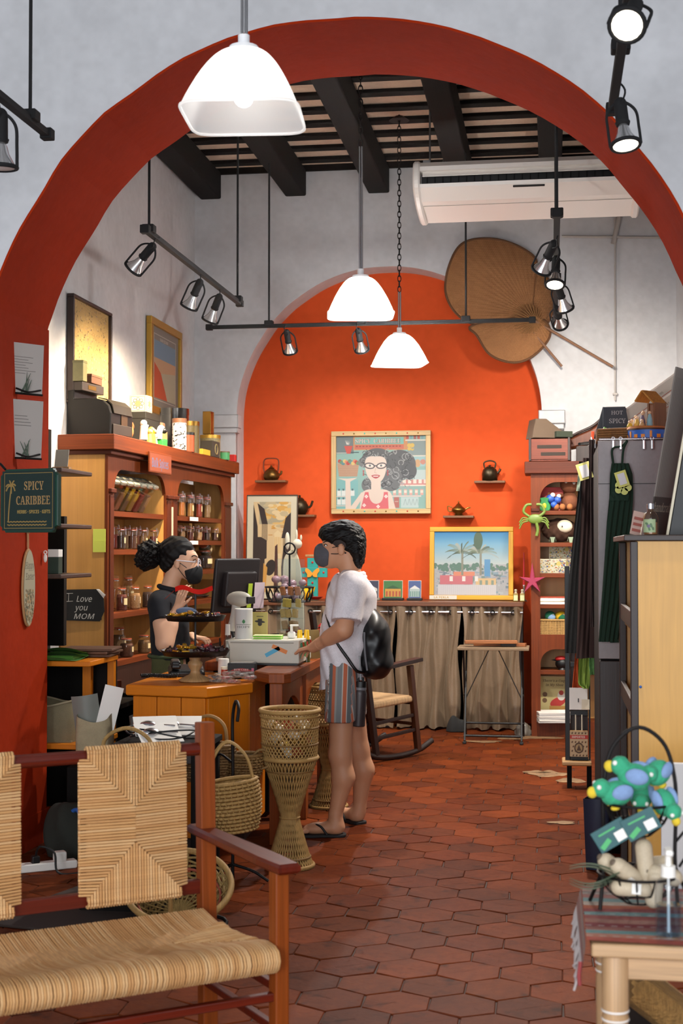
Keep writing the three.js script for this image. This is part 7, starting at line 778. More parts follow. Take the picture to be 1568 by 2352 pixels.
  [[-0.06, 0.1, 0.02, 0.3, 0.9, 0.085], [-0.03, 0.095, 0.05, 0.2, 1.2, 0.1], [0.015, 0.115, 0.03, -0.5, 0.5, 0.13], [0.045, 0.1, -0.03, 1.1, 0.9, 0.09], [0.06, 0.09, 0.04, 0.7, 1.0, 0.08], [-0.02, 0.06, 0.06, 0.9, 0.4, 0.1], [0.035, 0.06, 0.05, -0.7, 0.5, 0.09]].forEach(([x, y, z, a, b, L], i) => { const q = thing('wooden_rattle', `${ordinals[i]} cream wooden rattle from the left in the lower basket`, 'rattle', C.clone().add(V(x, y, z)), { group: 'cream rattles in the lower basket' }); q.rotation.set(b - 0.6, 0, a + 0.6); part(q, 'barrel', new THREE.CapsuleGeometry(0.021, L * 0.6, 5, 14), bone); part(q, 'end_knob', Sp(0.009, 0, L * 0.3 + 0.02, 0, [1, 0.6, 1], 8), mat(0x6a5a4a, 0.7)); if (i % 2) part(q, 'tag', B(0.025, 0.022, 0.001, 0, -0.01, 0.023), M.paper); });
  for (let i = 0; i < 5; i++) solo('leaf_blade', `${ordinals[i]} grey green leaf strip poking from the lower basket`, 'leaf', grid((u, v) => [-0.05 - u * 0.12, 0.08 + i * 0.006 + 0.02 * sin(u * 2.5) * (i % 2 ? 1 : -1.6), 0.03 + i * 0.012 + (v - 0.5) * 0.03 * (1 - u * 0.8)], 10, 2), mat(0x5f7358, 0.8, { side: THREE.DoubleSide }), C, { group: 'leaf strips' });
  t = thing('sanitizer_bottle', 'clear pump bottle of hand sanitizer at the frame edge', 'bottle', V(0.262, Y + 0.005, -3.36)); part(t, 'body', La([[0.001, 0], [0.029, 0], [0.031, 0.006], [0.031, 0.115], [0.024, 0.13], [0.014, 0.136]], 22), glass(0xf0f4f8, { roughness: 0.06 }), { keep: true }); part(t, 'gel', Cy(0.027, 0.027, 0.07, 0, 0.04, 0, null, 20), glass(0xd8e6f0, { roughness: 0.1 })); part(t, 'collar', Cy(0.016, 0.017, 0.025, 0, 0.15, 0), M.paper); part(t, 'pump', [Cy(0.007, 0.007, 0.03, 0, 0.176, 0), RB(0.018, 0.014, 0.05, 0.005, 0, 0.197, 0.012)], M.paper); part(t, 'dip_tube', Ba([0, 0.01, 0], [0, 0.14, 0], 0.003), M.paper);
  // under the table
  t = thing('floor_bowl', 'dark round basket with rolled tan mat under the table', 'basket', V(0.31, 0, -4.2)); part(t, 'bowl', La([[0.001, 0.01], [0.1, 0.01], [0.17, 0.14], [0.18, 0.2], [0.172, 0.2], [0.16, 0.14], [0.09, 0.02], [0.001, 0.02]], 30), mat(0x2c1c16, 0.6, { map: 'straw', s: 0.1 }), { keep: true }); part(t, 'rolled_mat', new THREE.CapsuleGeometry(0.06, 0.22, 6, 18).rotateZ(0.9).rotateY(0.3).translate(0.02, 0.24, 0.05), mat(0xb58a52, 0.9, { map: 'straw', s: 0.1, bump: 'rough', bs: 0.006, bsz: 0.05 }));
}
// --- rush settee ---
{
  const A = 0.6435, t = thing('rush_settee', 'wooden settee with woven rush seat and back panels in front', 'bench', V(-0.80, 0, -4.06), { ry: A }), wd = M.mahogany, wl = wood(0x9c4a18, 0.36, 0.5, { specularIntensity: 0.6 }), L = 1.62, SH = 0.40;
  part(t, 'front_leg', RB(0.045, 0.62, 0.05, 0.006, 0.02, 0.31, 0), wl); part(t, 'front_leg', RB(0.045, 0.62, 0.05, 0.006, -L, 0.31, 0), wl);
  part(t, 'back_post', BB([0.03, 0, -0.54], [0.03, 0.985, -0.575], 0.052, 0.05), wl); part(t, 'back_post', BB([-L, 0, -0.54], [-L, 0.985, -0.575], 0.052, 0.05), wl);
  for (const x of [0.025, -L]) part(t, 'armrest', Ex([[-0.03, 0.06], [0.03, 0.06], [0.042, -0.5], [0.036, -0.64], [-0.036, -0.64], [-0.042, -0.5]], 0.03, 0.008).rotateX(PI / 2).rotateY(PI).translate(x, 0.632, -0.58), wd);
  part(t, 'top_rail', Ba([-L, 0.9, -0.57], [0.03, 0.9, -0.57], 0.021, 0.021, 14), wd, { grain: 'x' }); part(t, 'lower_rail', BB([-L, 0.46, -0.56], [0.03, 0.46, -0.56], 0.025, 0.045), wd, { grain: 'x' });
  for (const [y, z] of [[0.14, 0], [0.26, 0], [0.2, -0.54]]) part(t, 'stretcher', BB([-L, y, z], [0.02, y, z], 0.025, 0.025), wd, { grain: 'x' }); for (const x of [0.02, -L]) for (const y of [0.16, 0.28]) part(t, 'side_stretcher', BB([x, y, 0], [x, y, -0.54], 0.024, 0.024), wd);
  const cord = (a, b, r = 0.0047) => Ba(a, b, r * rr(0.85, 1.1), r, 5);
  const RUSH = [0xe6b27a, 0xedbb86, 0xdfa972, 0xf2c593].map((c) => mat(c, 0.8, { map: 'straw', s: 0.06, sy: 0.25 })), tones = (p, g, grain) => { const lots = [[], [], [], []]; g.forEach((q) => lots[(rnd() * 4) | 0].push(q)); lots.forEach((l, i) => part(p, 'rush_cords', l, RUSH[i], { kind: 'stuff', grain })); };
  const panel = (x0, x1) => { // envelope weave: triangles meeting along a middle seam
    const w = x1 - x0, cx = (x0 + x1) / 2, y0 = 0.445, y1 = 0.925, hh = (y1 - y0) / 2, cy = (y0 + y1) / 2, g = [], step = 0.0092;
    const Z = (x, y) => -0.534 - (y - 0.45) * 0.03 - 0.018 * Math.pow((y - cy) / hh, 2) * 0 + 0.012 * (1 - Math.pow(2 * (x - cx) / w, 4)) * 0.5;
    for (let y = y0 + 0.034; y < y1 - 0.03; y += step) { const e = min(y1 - y, y - y0), inner = max(0, w / 2 - e * 0.95); for (const s of [-1, 1]) { const j = rr(-0.001, 0.001), a = s * w / 2, b = s * inner; if (w / 2 - inner < 0.012) continue; g.push(cord([cx + a, y + j, Z(cx + a, y) - 0.006], [cx + b, y - j, Z(cx + b, y) + 0.004])); g.push(cord([cx + a, y + j, Z(cx + a, y) - 0.006], [cx + a * 0.97, y, Z(cx, y) - 0.03])); } }
    for (let x = -w / 2 + 0.026; x < w / 2 - 0.024; x += step) { const L2 = (w / 2 - abs(x)) / 0.95; for (const s of [-1, 1]) { const yE = s > 0 ? y1 : y0, yI = yE - s * min(L2, hh); g.push(cord([cx + x, yE, Z(cx + x, yE) + 0.006], [cx + x * 0.995, yI, Z(cx + x, yI) + 0.003])); g.push(Tu([[cx + x, yE - s * 0.012, Z(cx + x, yE) + 0.008], [cx + x, yE + s * 0.008, Z(cx + x, yE) - 0.01], [cx + x, yE - s * 0.01, Z(cx + x, yE) - 0.034]], 0.0047, 5, 5)); } }
    const p = part(t, 'back_panel', RB(w - 0.05, y1 - y0 - 0.012, 0.022, 0.008, cx, cy, -0.556, [-0.03, 0, 0]), RUSH[1]); tones(p, g, 'x');
  };
  panel(-0.4, -0.045); panel(-0.94, -0.585); panel(-1.47, -1.12);
  const prof = (v) => { const z = lerp(-0.5, 0.045, v); return [SH - 0.022 * sin(clamp(v, 0, 0.8) / 0.8 * PI) + 0.012 * Math.exp(-Math.pow((v - 0.9) / 0.1, 2)), z]; };
  const seat = []; for (let x = -L + 0.02; x < 0.0; x += 0.0083) { const e = -x, cut = e < 0.24 ? 0.5 - e * 2.0 : -1, pts = [], j = rr(-0.0012, 0.0012); for (let k = 0; k <= 10; k++) { const [y, z] = prof(k / 10); pts.push([x + j, y + rr(-0.0006, 0.0006), z]); } pts.push([x + j, SH - 0.012, 0.06], [x + j, SH - 0.04, 0.058], [x + j, SH - 0.06, 0.035]); seat.push(Tu(pts, 0.0046, 26, 5)); }
  for (let k = 0; k < 22; k++) { const z = -0.36 + k * 0.0115, w = 0.02 + 0.2 * (1 - abs(k - 10.5) / 11); const [y] = prof((z + 0.5) / 0.545); seat.push(Tu([[0.012, y - 0.02, z], [0.004, y + 0.004, z], [-w * 0.5, y + 0.006, z], [-w, y + 0.002, z]], 0.005, 8, 5)); }
  const sp = part(t, 'seat', [grid((u, v) => { const [y, z] = prof(v); return [lerp(-L + 0.02, 0, u), y - 0.003, z]; }, 20, 20), RB(L - 0.03, 0.045, 0.56, 0.02, -L / 2 + 0.01, SH - 0.04, -0.23)], RUSH[1], { grain: 'z' }); tones(sp, seat, 'z');
}
// --- dark low table with brochures, baskets, hourglass stands ---
{
  const Y = 0.67; let t = thing('low_table', 'dark low display table behind the settee', 'table', V(-1.76, 0, -6.42)); part(t, 'top', RB(0.42, 0.03, 0.42, 0.006, 0, Y - 0.015, 0), M.beam, { grain: 'x' }); for (const x of [-0.18, 0.18]) for (const z of [-0.18, 0.18]) part(t, 'leg', RB(0.04, Y - 0.03, 0.04, 0.004, x, (Y - 0.03) / 2, z), M.beam); part(t, 'rail', RB(0.33, 0.05, 0.02, 0.003, 0, Y - 0.06, 0.18), M.dark);
  [[-1.8, -6.36, 0.4, 'front'], [-1.72, -6.48, 0.2, 'rear'], [-1.77, -6.3, 0.6, 'lower']].forEach(([x, z, r, o], i) => { const b = thing('spoon_card', `white card with a silver spoon, ${o} one on the dark table`, 'card', V(x, Y + 0.012 + (2 - i) * 0.012 + 0.03, z), { ry: r }); b.rotation.order = 'YXZ'; b.rotation.x = 0.5; b.scale.setScalar(1.25); part(b, 'card', RB(0.16, 0.003, 0.12, 0.001), M.paper); part(b, 'bowl', Sp(0.02, -0.03, 0.008, 0, [1.5, 0.5, 1]), M.chrome); part(b, 'handle', BB([0, 0.006, 0], [0.07, 0.006, 0.01], 0.008, 0.003, 0.001), M.chrome); });
  solo('wire_coil', 'loose black wire loops around the spoon cards', 'wire', [Tu(Array.from({ length: 40 }, (_, i) => { const a = i * 0.42; return [0.17 * cos(a) + 0.02 * sin(i), 0.03 + 0.02 * sin(i * 0.7), 0.13 * sin(a)]; }), 0.004, 240, 5)], M.black, V(-1.76, Y + 0.01, -6.38));
  // woven basket helper: rings of cords over uprights, then rim and handles
  const basket = (t2, r, h, flat, mw, mr, open = 1, n = 26, rows = 13) => { const prof = (v) => r * (0.62 + 0.38 * Math.pow(sin(v * PI * 0.62 + 0.25), 0.8)), g = []; for (let j = 0; j <= rows; j++) { const v = j / rows, pts = []; for (let i = 0; i < n * 2; i++) { const a = i / (n * 2) * 2 * PI, R = prof(v) + ((i + j) % 2 ? 0.004 : -0.004); pts.push([cos(a) * R, v * h, sin(a) * R * flat]); } g.push(Tu(pts, h / rows * 0.52, n * 4, 4, true)); } for (let i = 0; i < n; i++) { const a = i / n * 2 * PI; g.push(Tu([0, 0.25, 0.5, 0.75, 1].map((v) => [cos(a) * prof(v), v * h, sin(a) * prof(v) * flat]), 0.004, 8, 4)); } g.push(Cy(prof(0), prof(0), 0.01, 0, 0.005, 0, null, 24).scale(1, 1, flat)); part(t2, 'weave', g, mw, { kind: 'stuff', grain: 'x' }); const R = prof(1); part(t2, 'rim', Tu(Array.from({ length: 24 }, (_, i) => { const a = i / 24 * 2 * PI; return [cos(a) * R, h, sin(a) * R * flat]; }), 0.009, 64, 6, true), mr); return R; };
  const P1 = at(545, 1905, 6.35); t = thing('hanging_basket', 'yellow round wicker basket hanging on a black hook', 'basket', P1, { ry: 0.3 }); t.rotation.z = 0.12; let R = basket(t, 0.12, 0.22, 0.75, M.wicker, M.wicker); for (const s of [-1, 1]) part(t, 'handle', Tu([[-0.1, 0.2, s * 0.03], [-0.075, 0.33, s * 0.03], [0, 0.4, s * 0.012], [0.075, 0.33, s * 0.03], [0.1, 0.2, s * 0.03]], 0.007, 30, 6), M.wicker);
  const P2 = at(470, 1790, 6.8); t = thing('brown_basket', 'pale brown boat-shaped basket behind the hanging one', 'basket', P2, { ry: -0.2 }); basket(t, 0.16, 0.17, 0.6, mat(0xa07c50, 0.8, { map: 'straw', s: 0.1 }), M.wickerDark); part(t, 'handle', Tu([[0.12, 0.14, 0], [0.1, 0.27, 0], [0.02, 0.31, 0], [-0.08, 0.26, 0], [-0.12, 0.14, 0]], 0.009, 30, 6), mat(0x9c7442, 0.7));
  const P3 = at(560, 1790, 6.78); t = thing('dark_basket', 'small brown basket with ring handle behind the yellow basket', 'basket', P3); basket(t, 0.09, 0.12, 0.8, M.wickerDark, M.wickerDark, 1, 20, 9); part(t, 'handle', To(0.045, 0.007, 0.09, 0.1, 0, [0, 0.4, 0], 20, 6), M.wickerDark);
  t = thing('iron_hook_stand', 'black iron hook stand carrying the hanging baskets', 'stand', V(P1.x - 0.06, 0, -6.52)); part(t, 'pole', Tu([[0, 0, 0], [0, 0.5, 0], [0.0, 0.78, 0], [0.02, 0.84, 0.03], [0.05, 0.82, 0.1], [0.05, 0.76, 0.13]], 0.008, 40, 7), M.iron); part(t, 'foot', [0, 1, 2].map((i) => Tu([[0, 0.08, 0], [0.1 * cos(i * 2.1), 0.05, 0.1 * sin(i * 2.1)], [0.17 * cos(i * 2.1), 0.008, 0.17 * sin(i * 2.1)]], 0.007, 12)), M.iron); part(t, 'side_hook', Tu([[0, 0.55, 0], [-0.08, 0.58, -0.06], [-0.12, 0.52, -0.1]], 0.006, 14), M.iron);
  solo('cane_hoop', 'bent cane hoop handle rising behind the settee back', 'hoop', Tu([[-0.11, 0, 0], [-0.1, 0.1, 0], [0, 0.15, 0], [0.1, 0.1, 0], [0.11, 0, 0]], 0.009, 24, 7), M.wicker, at(292, 1730, 6.0).setY(0.62)); 
  solo('plinth_crate', 'low dark crate under the cane hoop', 'crate', RB(0.34, 0.62, 0.26, 0.006, 0, 0.31, 0), M.beam, at(292, 1730, 6.0).setY(0));
  const P4 = at(412, 2098, 5.75); P4.y = 0.055; t = thing('floor_basket', 'wide shallow round basket tipped toward the viewer on the floor', 'basket', P4, { ry: 0.2 }); t.rotation.order = 'YXZ'; t.rotation.x = 0.5; const g = []; for (let j = 0; j < 15; j++) { const v = j / 14, rr2 = 0.06 + 0.15 * Math.pow(v, 0.7), y = 0.13 * v * v, pts = []; for (let i = 0; i < 40; i++) { const a = i / 40 * 2 * PI, q = rr2 + ((i + j) % 2 ? 0.004 : -0.004); pts.push([cos(a) * q, y, sin(a) * q]); } g.push(Tu(pts, 0.0065, 80, 4, true)); } for (let i = 0; i < 22; i++) { const a = i / 22 * 2 * PI; g.push(Tu([[cos(a) * 0.03, 0, sin(a) * 0.03], [cos(a) * 0.14, 0.045, sin(a) * 0.14], [cos(a) * 0.21, 0.13, sin(a) * 0.21]], 0.004, 10, 4)); } g.push(Cy(0.065, 0.065, 0.006, 0, 0.002, 0)); part(t, 'weave', g, mat(0xb0935a, 0.75, { map: 'straw', s: 0.1 }), { kind: 'stuff' }); part(t, 'rim', To(0.215, 0.013, 0, 0.135, 0, [PI / 2, 0, 0], 48, 8), M.wicker); part(t, 'handle', Tu([[-0.02, 0.13, -0.21], [-0.02, 0.3, -0.14], [-0.02, 0.36, 0], [-0.02, 0.3, 0.14], [-0.02, 0.13, 0.21]], 0.009, 30, 6), M.wicker); part(t, 'red_band', To(0.17, 0.006, 0, 0.075, 0, [PI / 2, 0, 0], 40, 5), mat(0x9a4a34, 0.8));
  solo('basket_trivet', 'small black iron stand under the floor basket', 'stand', [Tu([[-0.2, 0.0, 0.06], [-0.2, 0.03, 0.02], [0, 0.045, 0], [0.2, 0.03, 0.02], [0.2, 0.0, 0.06]], 0.009, 24), Sp(0.018, -0.2, 0.018, 0.06)], M.iron, V(P4.x, 0, P4.z));
  solo('floor_mat', 'dark brown rubber mat lying on the tiles by the pier', 'mat', slab([[-2.35, 5.62], [-1.72, 5.5], [-1.56, 5.95], [-1.75, 6.65], [-2.05, 6.6]], 0.001, 0.012, 0.003), mat(0x34261f, 0.8), [0, 0, 0]);
  // hourglass wicker stands
  const hour = (label, x, d, k) => { const q = thing('wicker_pedestal', label, 'basket stand', V(x, 0, -d), {}); q.scale.setScalar(k); const H = 0.76, pr = (y) => { if (y > 0.52) return lerp(0.132, 0.142, (y - 0.52) / 0.24); if (y > 0.24) return lerp(0.045, 0.132, Math.pow((y - 0.24) / 0.28, 1.15)); return lerp(0.12, 0.045, Math.pow(y / 0.24, 0.8)); };
    const st = [], n = 44; for (const s of [-1, 1]) for (let i = 0; i < n; i++) { const pts = []; for (let j = 0; j <= 16; j++) { const y = j / 16 * H, a = i / n * 2 * PI + s * (y > 0.52 ? 0.5 + (y - 0.52) * 5 : y > 0.24 ? (y - 0.24) * 1.8 : (0.24 - y) * 2.2), r = pr(y); pts.push([cos(a) * r, y, sin(a) * r]); } st.push(Tu(pts, 0.0033, 30, 4)); } part(q, 'lattice', st, M.wicker, { kind: 'stuff' });
    for (const [y, r, m] of [[0.76, 0.012, M.wicker], [0.735, 0.007, M.wicker], [0.53, 0.012, M.wicker], [0.68, 0.005, M.wickerDark], [0.6, 0.005, M.wickerDark], [0.47, 0.005, M.wickerDark], [0.24, 0.006, M.wicker], [0.05, 0.006, M.wickerDark], [0.01, 0.01, M.wicker]]) part(q, 'ring', To(pr(y) + 0.002, r, 0, y, 0, [PI / 2, 0, 0], 40, 6), m);
    part(q, 'floor_disc', Cy(0.12, 0.12, 0.008, 0, 0.54, 0, null, 30), M.wickerDark); return q; };
  hour('tall hourglass wicker stand filled with packets beside the customer', -1.27, 6.87, 1); hour('second hourglass wicker stand half hidden behind the customer leg', -1.33, 8.48, 0.95);
  const sw = [M.cream, M.gold, mat(0xa8482c, 0.4), mat(0xd6cfc0, 0.3), M.brass], pkt = RB(0.05, 0.04, 0.03, 0.01);
  for (let i = 0; i < 54; i++) { const a = rnd() * 6.28, q = 0.105 * sqrt(rr(0.3, 1)), m = new THREE.Mesh(prep(pkt.clone()), sw[(rnd() * 5) | 0]); m.name = numbered('spice_packet'); m.castShadow = m.receiveShadow = true; m.position.set(-1.27 + cos(a) * q, 0.565 + (i / 54) * 0.14, -6.87 + sin(a) * q); m.rotation.set(rnd() * 3, rnd() * 3, rnd() * 3); tag(m, 'small spice packet inside the tall hourglass wicker stand', 'packet', 'packets in the wicker stand'); scene.add(m); }
}
// ---------- people ----------
const smin = (a, b, k) => { const h = clamp(0.5 + 0.5 * (b - a) / k, 0, 1); return lerp(b, a, h) - k * h * (1 - h); };
const bone = (a, b, ra, rb, k = 0.03, f = 1) => ({ a: Q(a), b: Q(b), ra, rb, k, f }), ball = (c, r, k = 0.03) => ({ c: Q(c), r, k });
function flesh(list) {
  return (x, y, z) => {
    let d = 9;
    for (const o of list) {
      let e;
      if (o.c) { const X = x - o.c.x, Y = y - o.c.y, Z = z - o.c.z, [p, q, s] = o.r, k0 = hypot(X / p, Y / q, Z / s), k1 = hypot(X / p / p, Y / q / q, Z / s / s) || 1e-6; e = k0 < 1e-4 ? -min(p, q, s) : k0 * (k0 - 1) / k1; }
      else { const bx2 = o.b.x - o.a.x, by = o.b.y - o.a.y, bz = (o.b.z - o.a.z) / o.f, px = x - o.a.x, py = y - o.a.y, pz = (z - o.a.z) / o.f, t = clamp((px * bx2 + py * by + pz * bz) / (bx2 * bx2 + by * by + bz * bz), 0, 1); e = hypot(px - bx2 * t, py - by * t, pz - bz * t) - lerp(o.ra, o.rb, t); }
      d = d > 8 ? e : smin(d, e, o.k);
    }
    return d;
  };
}
const around = (pts, m) => { const l = [9, 9, 9].map((v) => v * 9), h = [-99, -99, -99]; for (const p of pts) [p.x, p.y, p.z].forEach((v, i) => { l[i] = min(l[i], v - m); h[i] = max(h[i], v + m); }); return [l, h]; };
const skinM = (c) => mat(c, 0.55, { sheen: 0.2 });
function handBones(W, dir, up, side, L, curl) { // wrist, pointing direction, back-of-hand normal, thumb side
  dir = dir.clone().normalize(); up = up.clone().addScaledVector(dir, -up.dot(dir)).normalize(); const sd = new THREE.Vector3().crossVectors(dir, up).normalize().multiplyScalar(side), P = (f, s, u) => W.clone().addScaledVector(dir, f * L).addScaledVector(sd, s * L).addScaledVector(up, u * L), out = [];
  for (let i = 0; i < 4; i++) out.push(bone(P(0.05, (i - 1.5) * 0.07, 0), P(0.48, (i - 1.5) * 0.12, 0), 0.07 * L, 0.055 * L, 0.012));
  [0.40, 0.46, 0.43, 0.33].forEach((len, i) => { const s0 = (1.5 - i) * 0.12; let p = P(0.5, s0, 0), ang = curl * 0.4; for (let k = 0; k < 3; k++) { const l = len * [0.45, 0.31, 0.24][k], q = p.clone().addScaledVector(dir, cos(ang) * l * L).addScaledVector(up, -sin(ang) * l * L).addScaledVector(sd, s0 * 0.12 * l * L); out.push(bone(p, q, (0.047 - k * 0.004) * L, (0.043 - k * 0.005) * L, 0.004)); p = q; ang += curl * 0.75; } });
  let p = P(0.12, 0.16, -0.02); const q1 = P(0.34, 0.31, -0.06), q2 = P(0.52, 0.36, -0.1 - curl * 0.08); out.push(bone(p, q1, 0.06 * L, 0.05 * L, 0.008), bone(q1, q2, 0.05 * L, 0.04 * L, 0.004)); return out;
}
const meshOf = (list, cell, m = 0.1) => { const pts = list.flatMap((o) => o.c ? [o.c.clone().add(V(...o.r)), o.c.clone().sub(V(...o.r))] : [o.a, o.b]), [l, h] = around(pts, m); return field(flesh(list), l, h, cell); };
const rough = (x, y, z, f, a) => a * (sin(x * f + 2 * sin(y * f * 0.7)) * sin(y * f * 0.9 + 1.7 * sin(z * f * 0.8)) + 0.5 * sin(x * f * 2.3 + z * f * 1.9) * sin(y * f * 2.1));
const skinAt = (fn, u, v, mid, out) => { for (let d = mid - 0.14; d < mid + 0.02; d += 0.001) { const p = at(u, v, d); if (fn(p.x, p.y, p.z) < 0) return at(u, v, d - out); } return at(u, v, mid - 0.05); };      // where the line of sight first meets a body
const plane = (p, n) => { const q = Q(p), v = Q(n).clone().normalize(); return (x, y, z) => (x - q.x) * v.x + (y - q.y) * v.y + (z - q.z) * v.z; };      // negative behind the normal
{ // --- customer ---
  const J = (u, v, d) => at(u, v, d), NEAR = 7.62, MID = 7.8, FAR = 7.97, skin = skinM(0xc08a68), list = [];
  // head
  const cr = J(787, 1240, MID), fc = J(765, 1272, MID), head = [ball(cr, [0.1, 0.092, 0.078]), ball(fc, [0.068, 0.078, 0.058], 0.04), ball(J(751, 1293, MID), [0.032, 0.026, 0.03], 0.03), ball(J(739, 1262, MID), [0.016, 0.022, 0.014], 0.012), bone(J(749, 1246, MID - 0.04), J(749, 1246, MID + 0.04), 0.014, 0.014, 0.025), bone(J(798, 1280, MID), J(806, 1325, MID), 0.055, 0.062, 0.03), ball(J(783, 1263, MID - 0.077), [0.02, 0.031, 0.011], 0.008), ball(J(783, 1263, MID + 0.077), [0.02, 0.031, 0.011], 0.008)];
  // trunk, limbs
  const torso = [bone(J(803, 1372, MID), J(794, 1520, MID), 0.108, 0.085, 0.03, 1.4), bone(J(806, 1345, NEAR + 0.02), J(803, 1345, FAR - 0.02), 0.06, 0.06, 0.06)];
  const sh = J(808, 1350, NEAR), el = J(789, 1446, NEAR - 0.06), wr = J(719, 1487, NEAR + 0.11);
  const arm = [bone(sh, el, 0.054, 0.047, 0.03), bone(el, wr, 0.046, 0.03, 0.03), bone(el.clone().lerp(wr, 0.15), el.clone().lerp(wr, 0.45), 0.048, 0.044, 0.02)], farm = [bone(J(804, 1350, FAR), J(800, 1446, FAR + 0.05), 0.054, 0.045, 0.03), bone(J(800, 1446, FAR + 0.05), J(742, 1480, FAR + 0.03), 0.045, 0.03, 0.03)];
  const leg = (hip, kn, cf, an, heel, toe) => [bone(hip, kn, 0.076, 0.06, 0.03), bone(kn, cf, 0.058, 0.06, 0.03), bone(cf, an, 0.058, 0.036, 0.03), ball(heel, [0.036, 0.034, 0.032], 0.03), bone(an, heel, 0.034, 0.034, 0.02), bone(heel.clone().lerp(toe, 0.15), heel.clone().lerp(toe, 0.72), 0.036, 0.026, 0.03, 1.25), bone(heel.clone().lerp(toe, 0.6), heel.clone().lerp(toe, 0.86), 0.026, 0.018, 0.02, 1.7)];
  const gy = 0.017, onFloor = (p, y) => V(p.x, y, p.z), h1 = onFloor(J(776, 1905, NEAR), 0.05), t1 = onFloor(J(692, 1912, NEAR - 0.03), 0.04), h2 = onFloor(J(822, 1880, FAR + 0.02), 0.05), t2 = onFloor(J(768, 1880, FAR + 0.14), 0.04);
  const toes = (heel, toe) => { const d = toe.clone().sub(heel).normalize(), s = V(-d.z, 0, d.x), o = []; for (let i = 0; i < 5; i++) { const p = heel.clone().lerp(toe, 0.84).addScaledVector(s, (i - 2) * 0.017); p.y = 0.032; const q = p.clone().addScaledVector(d, 0.042 - abs(i - 1) * 0.006); q.y = 0.028; o.push(bone(p, q, 0.0105, 0.009, 0.006)); } return o; };
  const body = [...torso, ...arm, ...farm, ...leg(J(786, 1560, NEAR + 0.06), J(781, 1733, NEAR), J(788, 1785, NEAR), J(770, 1872, NEAR), h1, t1), ...leg(J(800, 1560, FAR - 0.06), J(822, 1720, FAR), J(834, 1768, FAR + 0.01), J(825, 1855, FAR + 0.02), h2, t2)];
  const hand = [bone(wr.clone().lerp(el, 0.2), wr, 0.034, 0.029, 0.02), ...handBones(wr, V(-0.62, -0.22, -0.75), V(-0.1, 0.95, -0.3), -1, 0.175, 0.55)];
  const g = mergeGeometries([meshOf(body, 0.012), meshOf(head, 0.006), meshOf(hand, 0.004, 0.03), meshOf([...toes(h1, t1), bone(h1.clone().lerp(t1, 0.7), h1.clone().lerp(t1, 0.86), 0.022, 0.018, 0.01, 1.7)], 0.005, 0.04), meshOf([...toes(h2, t2), bone(h2.clone().lerp(t2, 0.7), h2.clone().lerp(t2, 0.86), 0.022, 0.018, 0.01, 1.7)], 0.005, 0.04)].map(prep)), base = V(h1.x, 0, h1.z); g.translate(-base.x, -base.y, -base.z);
  const man = solo('person', 'person in white shirt and striped shorts leaning on the counter', 'person', g, skin, base), W = (n, geo, m, o = {}) => part(man, n, geo, m, { w: true, ...o });
  // shirt
  const shirtB = [bone(J(803, 1368, MID), J(794, 1440, MID), 0.128, 0.128, 0.03, 1.42), bone(J(792, 1440, MID), J(787, 1600, MID), 0.128, 0.132, 0.04, 1.48), bone(J(806, 1344, NEAR + 0.02), J(803, 1344, FAR - 0.02), 0.072, 0.072, 0.06), bone(J(830, 1372, MID), J(832, 1470, MID), 0.075, 0.06, 0.05, 2.0)], sleeve = (a, b) => bone(a, b, 0.075, 0.083, 0.04), sB = flesh(shirtB), slv = flesh([sleeve(sh, sh.clone().lerp(el, 1.0))]), slf = flesh([sleeve(J(804, 1350, FAR), J(802, 1430, FAR + 0.04))]), arm3 = el.clone().sub(sh), hem = plane(J(770, 1574, MID), [0.3, -1, 0]), cuff = plane(sh.clone().lerp(el, 0.80), arm3.clone().add(V(0.03, 0, 0))), neckHole = flesh([bone(J(800, 1290, MID), J(800, 1332, MID), 0.066, 0.062)]);
  const shirtF = (x, y, z) => { const w = 0.006 * sin(x * 26 + y * 12 + 2 * sin(y * 9)) * sin(z * 17 + y * 20) + 0.003 * sin(x * 70 + y * 40 + z * 25); let d = max(sB(x, y, z) + w, hem(x, y, z)); d = smin(d, max(slv(x, y, z) + w * 0.6, cuff(x, y, z)), 0.03); d = smin(d, slf(x, y, z), 0.03); return max(d, -neckHole(x, y, z)); };
  const [l1, h1b] = around([J(720, 1300, NEAR - 0.2), J(870, 1600, FAR + 0.2)], 0.03); W('shirt', field(shirtF, l1, h1b, 0.0075), mat(0xe6e0e4, 0.85, { map: 'cloth', s: 0.4, sheen: 0.3 }));
  const col = (r, h, y) => Array.from({ length: 13 }, (_, i) => { const a = 0.55 + i / 12 * (2 * PI - 1.1), c = J(802, 1318, MID); return [c.x - cos(a) * r * 1.1 + (1 + cos(a)) * 0.004, c.y + y - 0.045 * Math.pow((1 + cos(a)) / 2, 1) , c.z + sin(a) * r]; }); W('collar', [Tu(col(0.07, 0, 0.0), 0.016, 40, 8), Tu(col(0.078, 0, -0.016), 0.014, 40, 8)], mat(0xe8e2e6, 0.85)); W('undershirt', field(flesh([bone(J(764, 1345, MID), J(757, 1382, MID), 0.028, 0.028, 0.01)]), ...around([J(764, 1345, MID), J(757, 1385, MID)], 0.05), 0.01), mat(0x8a4a3a, 0.8, { map: 'speck', s: 0.04 }), { label: 'red patterned undershirt at the collar' });
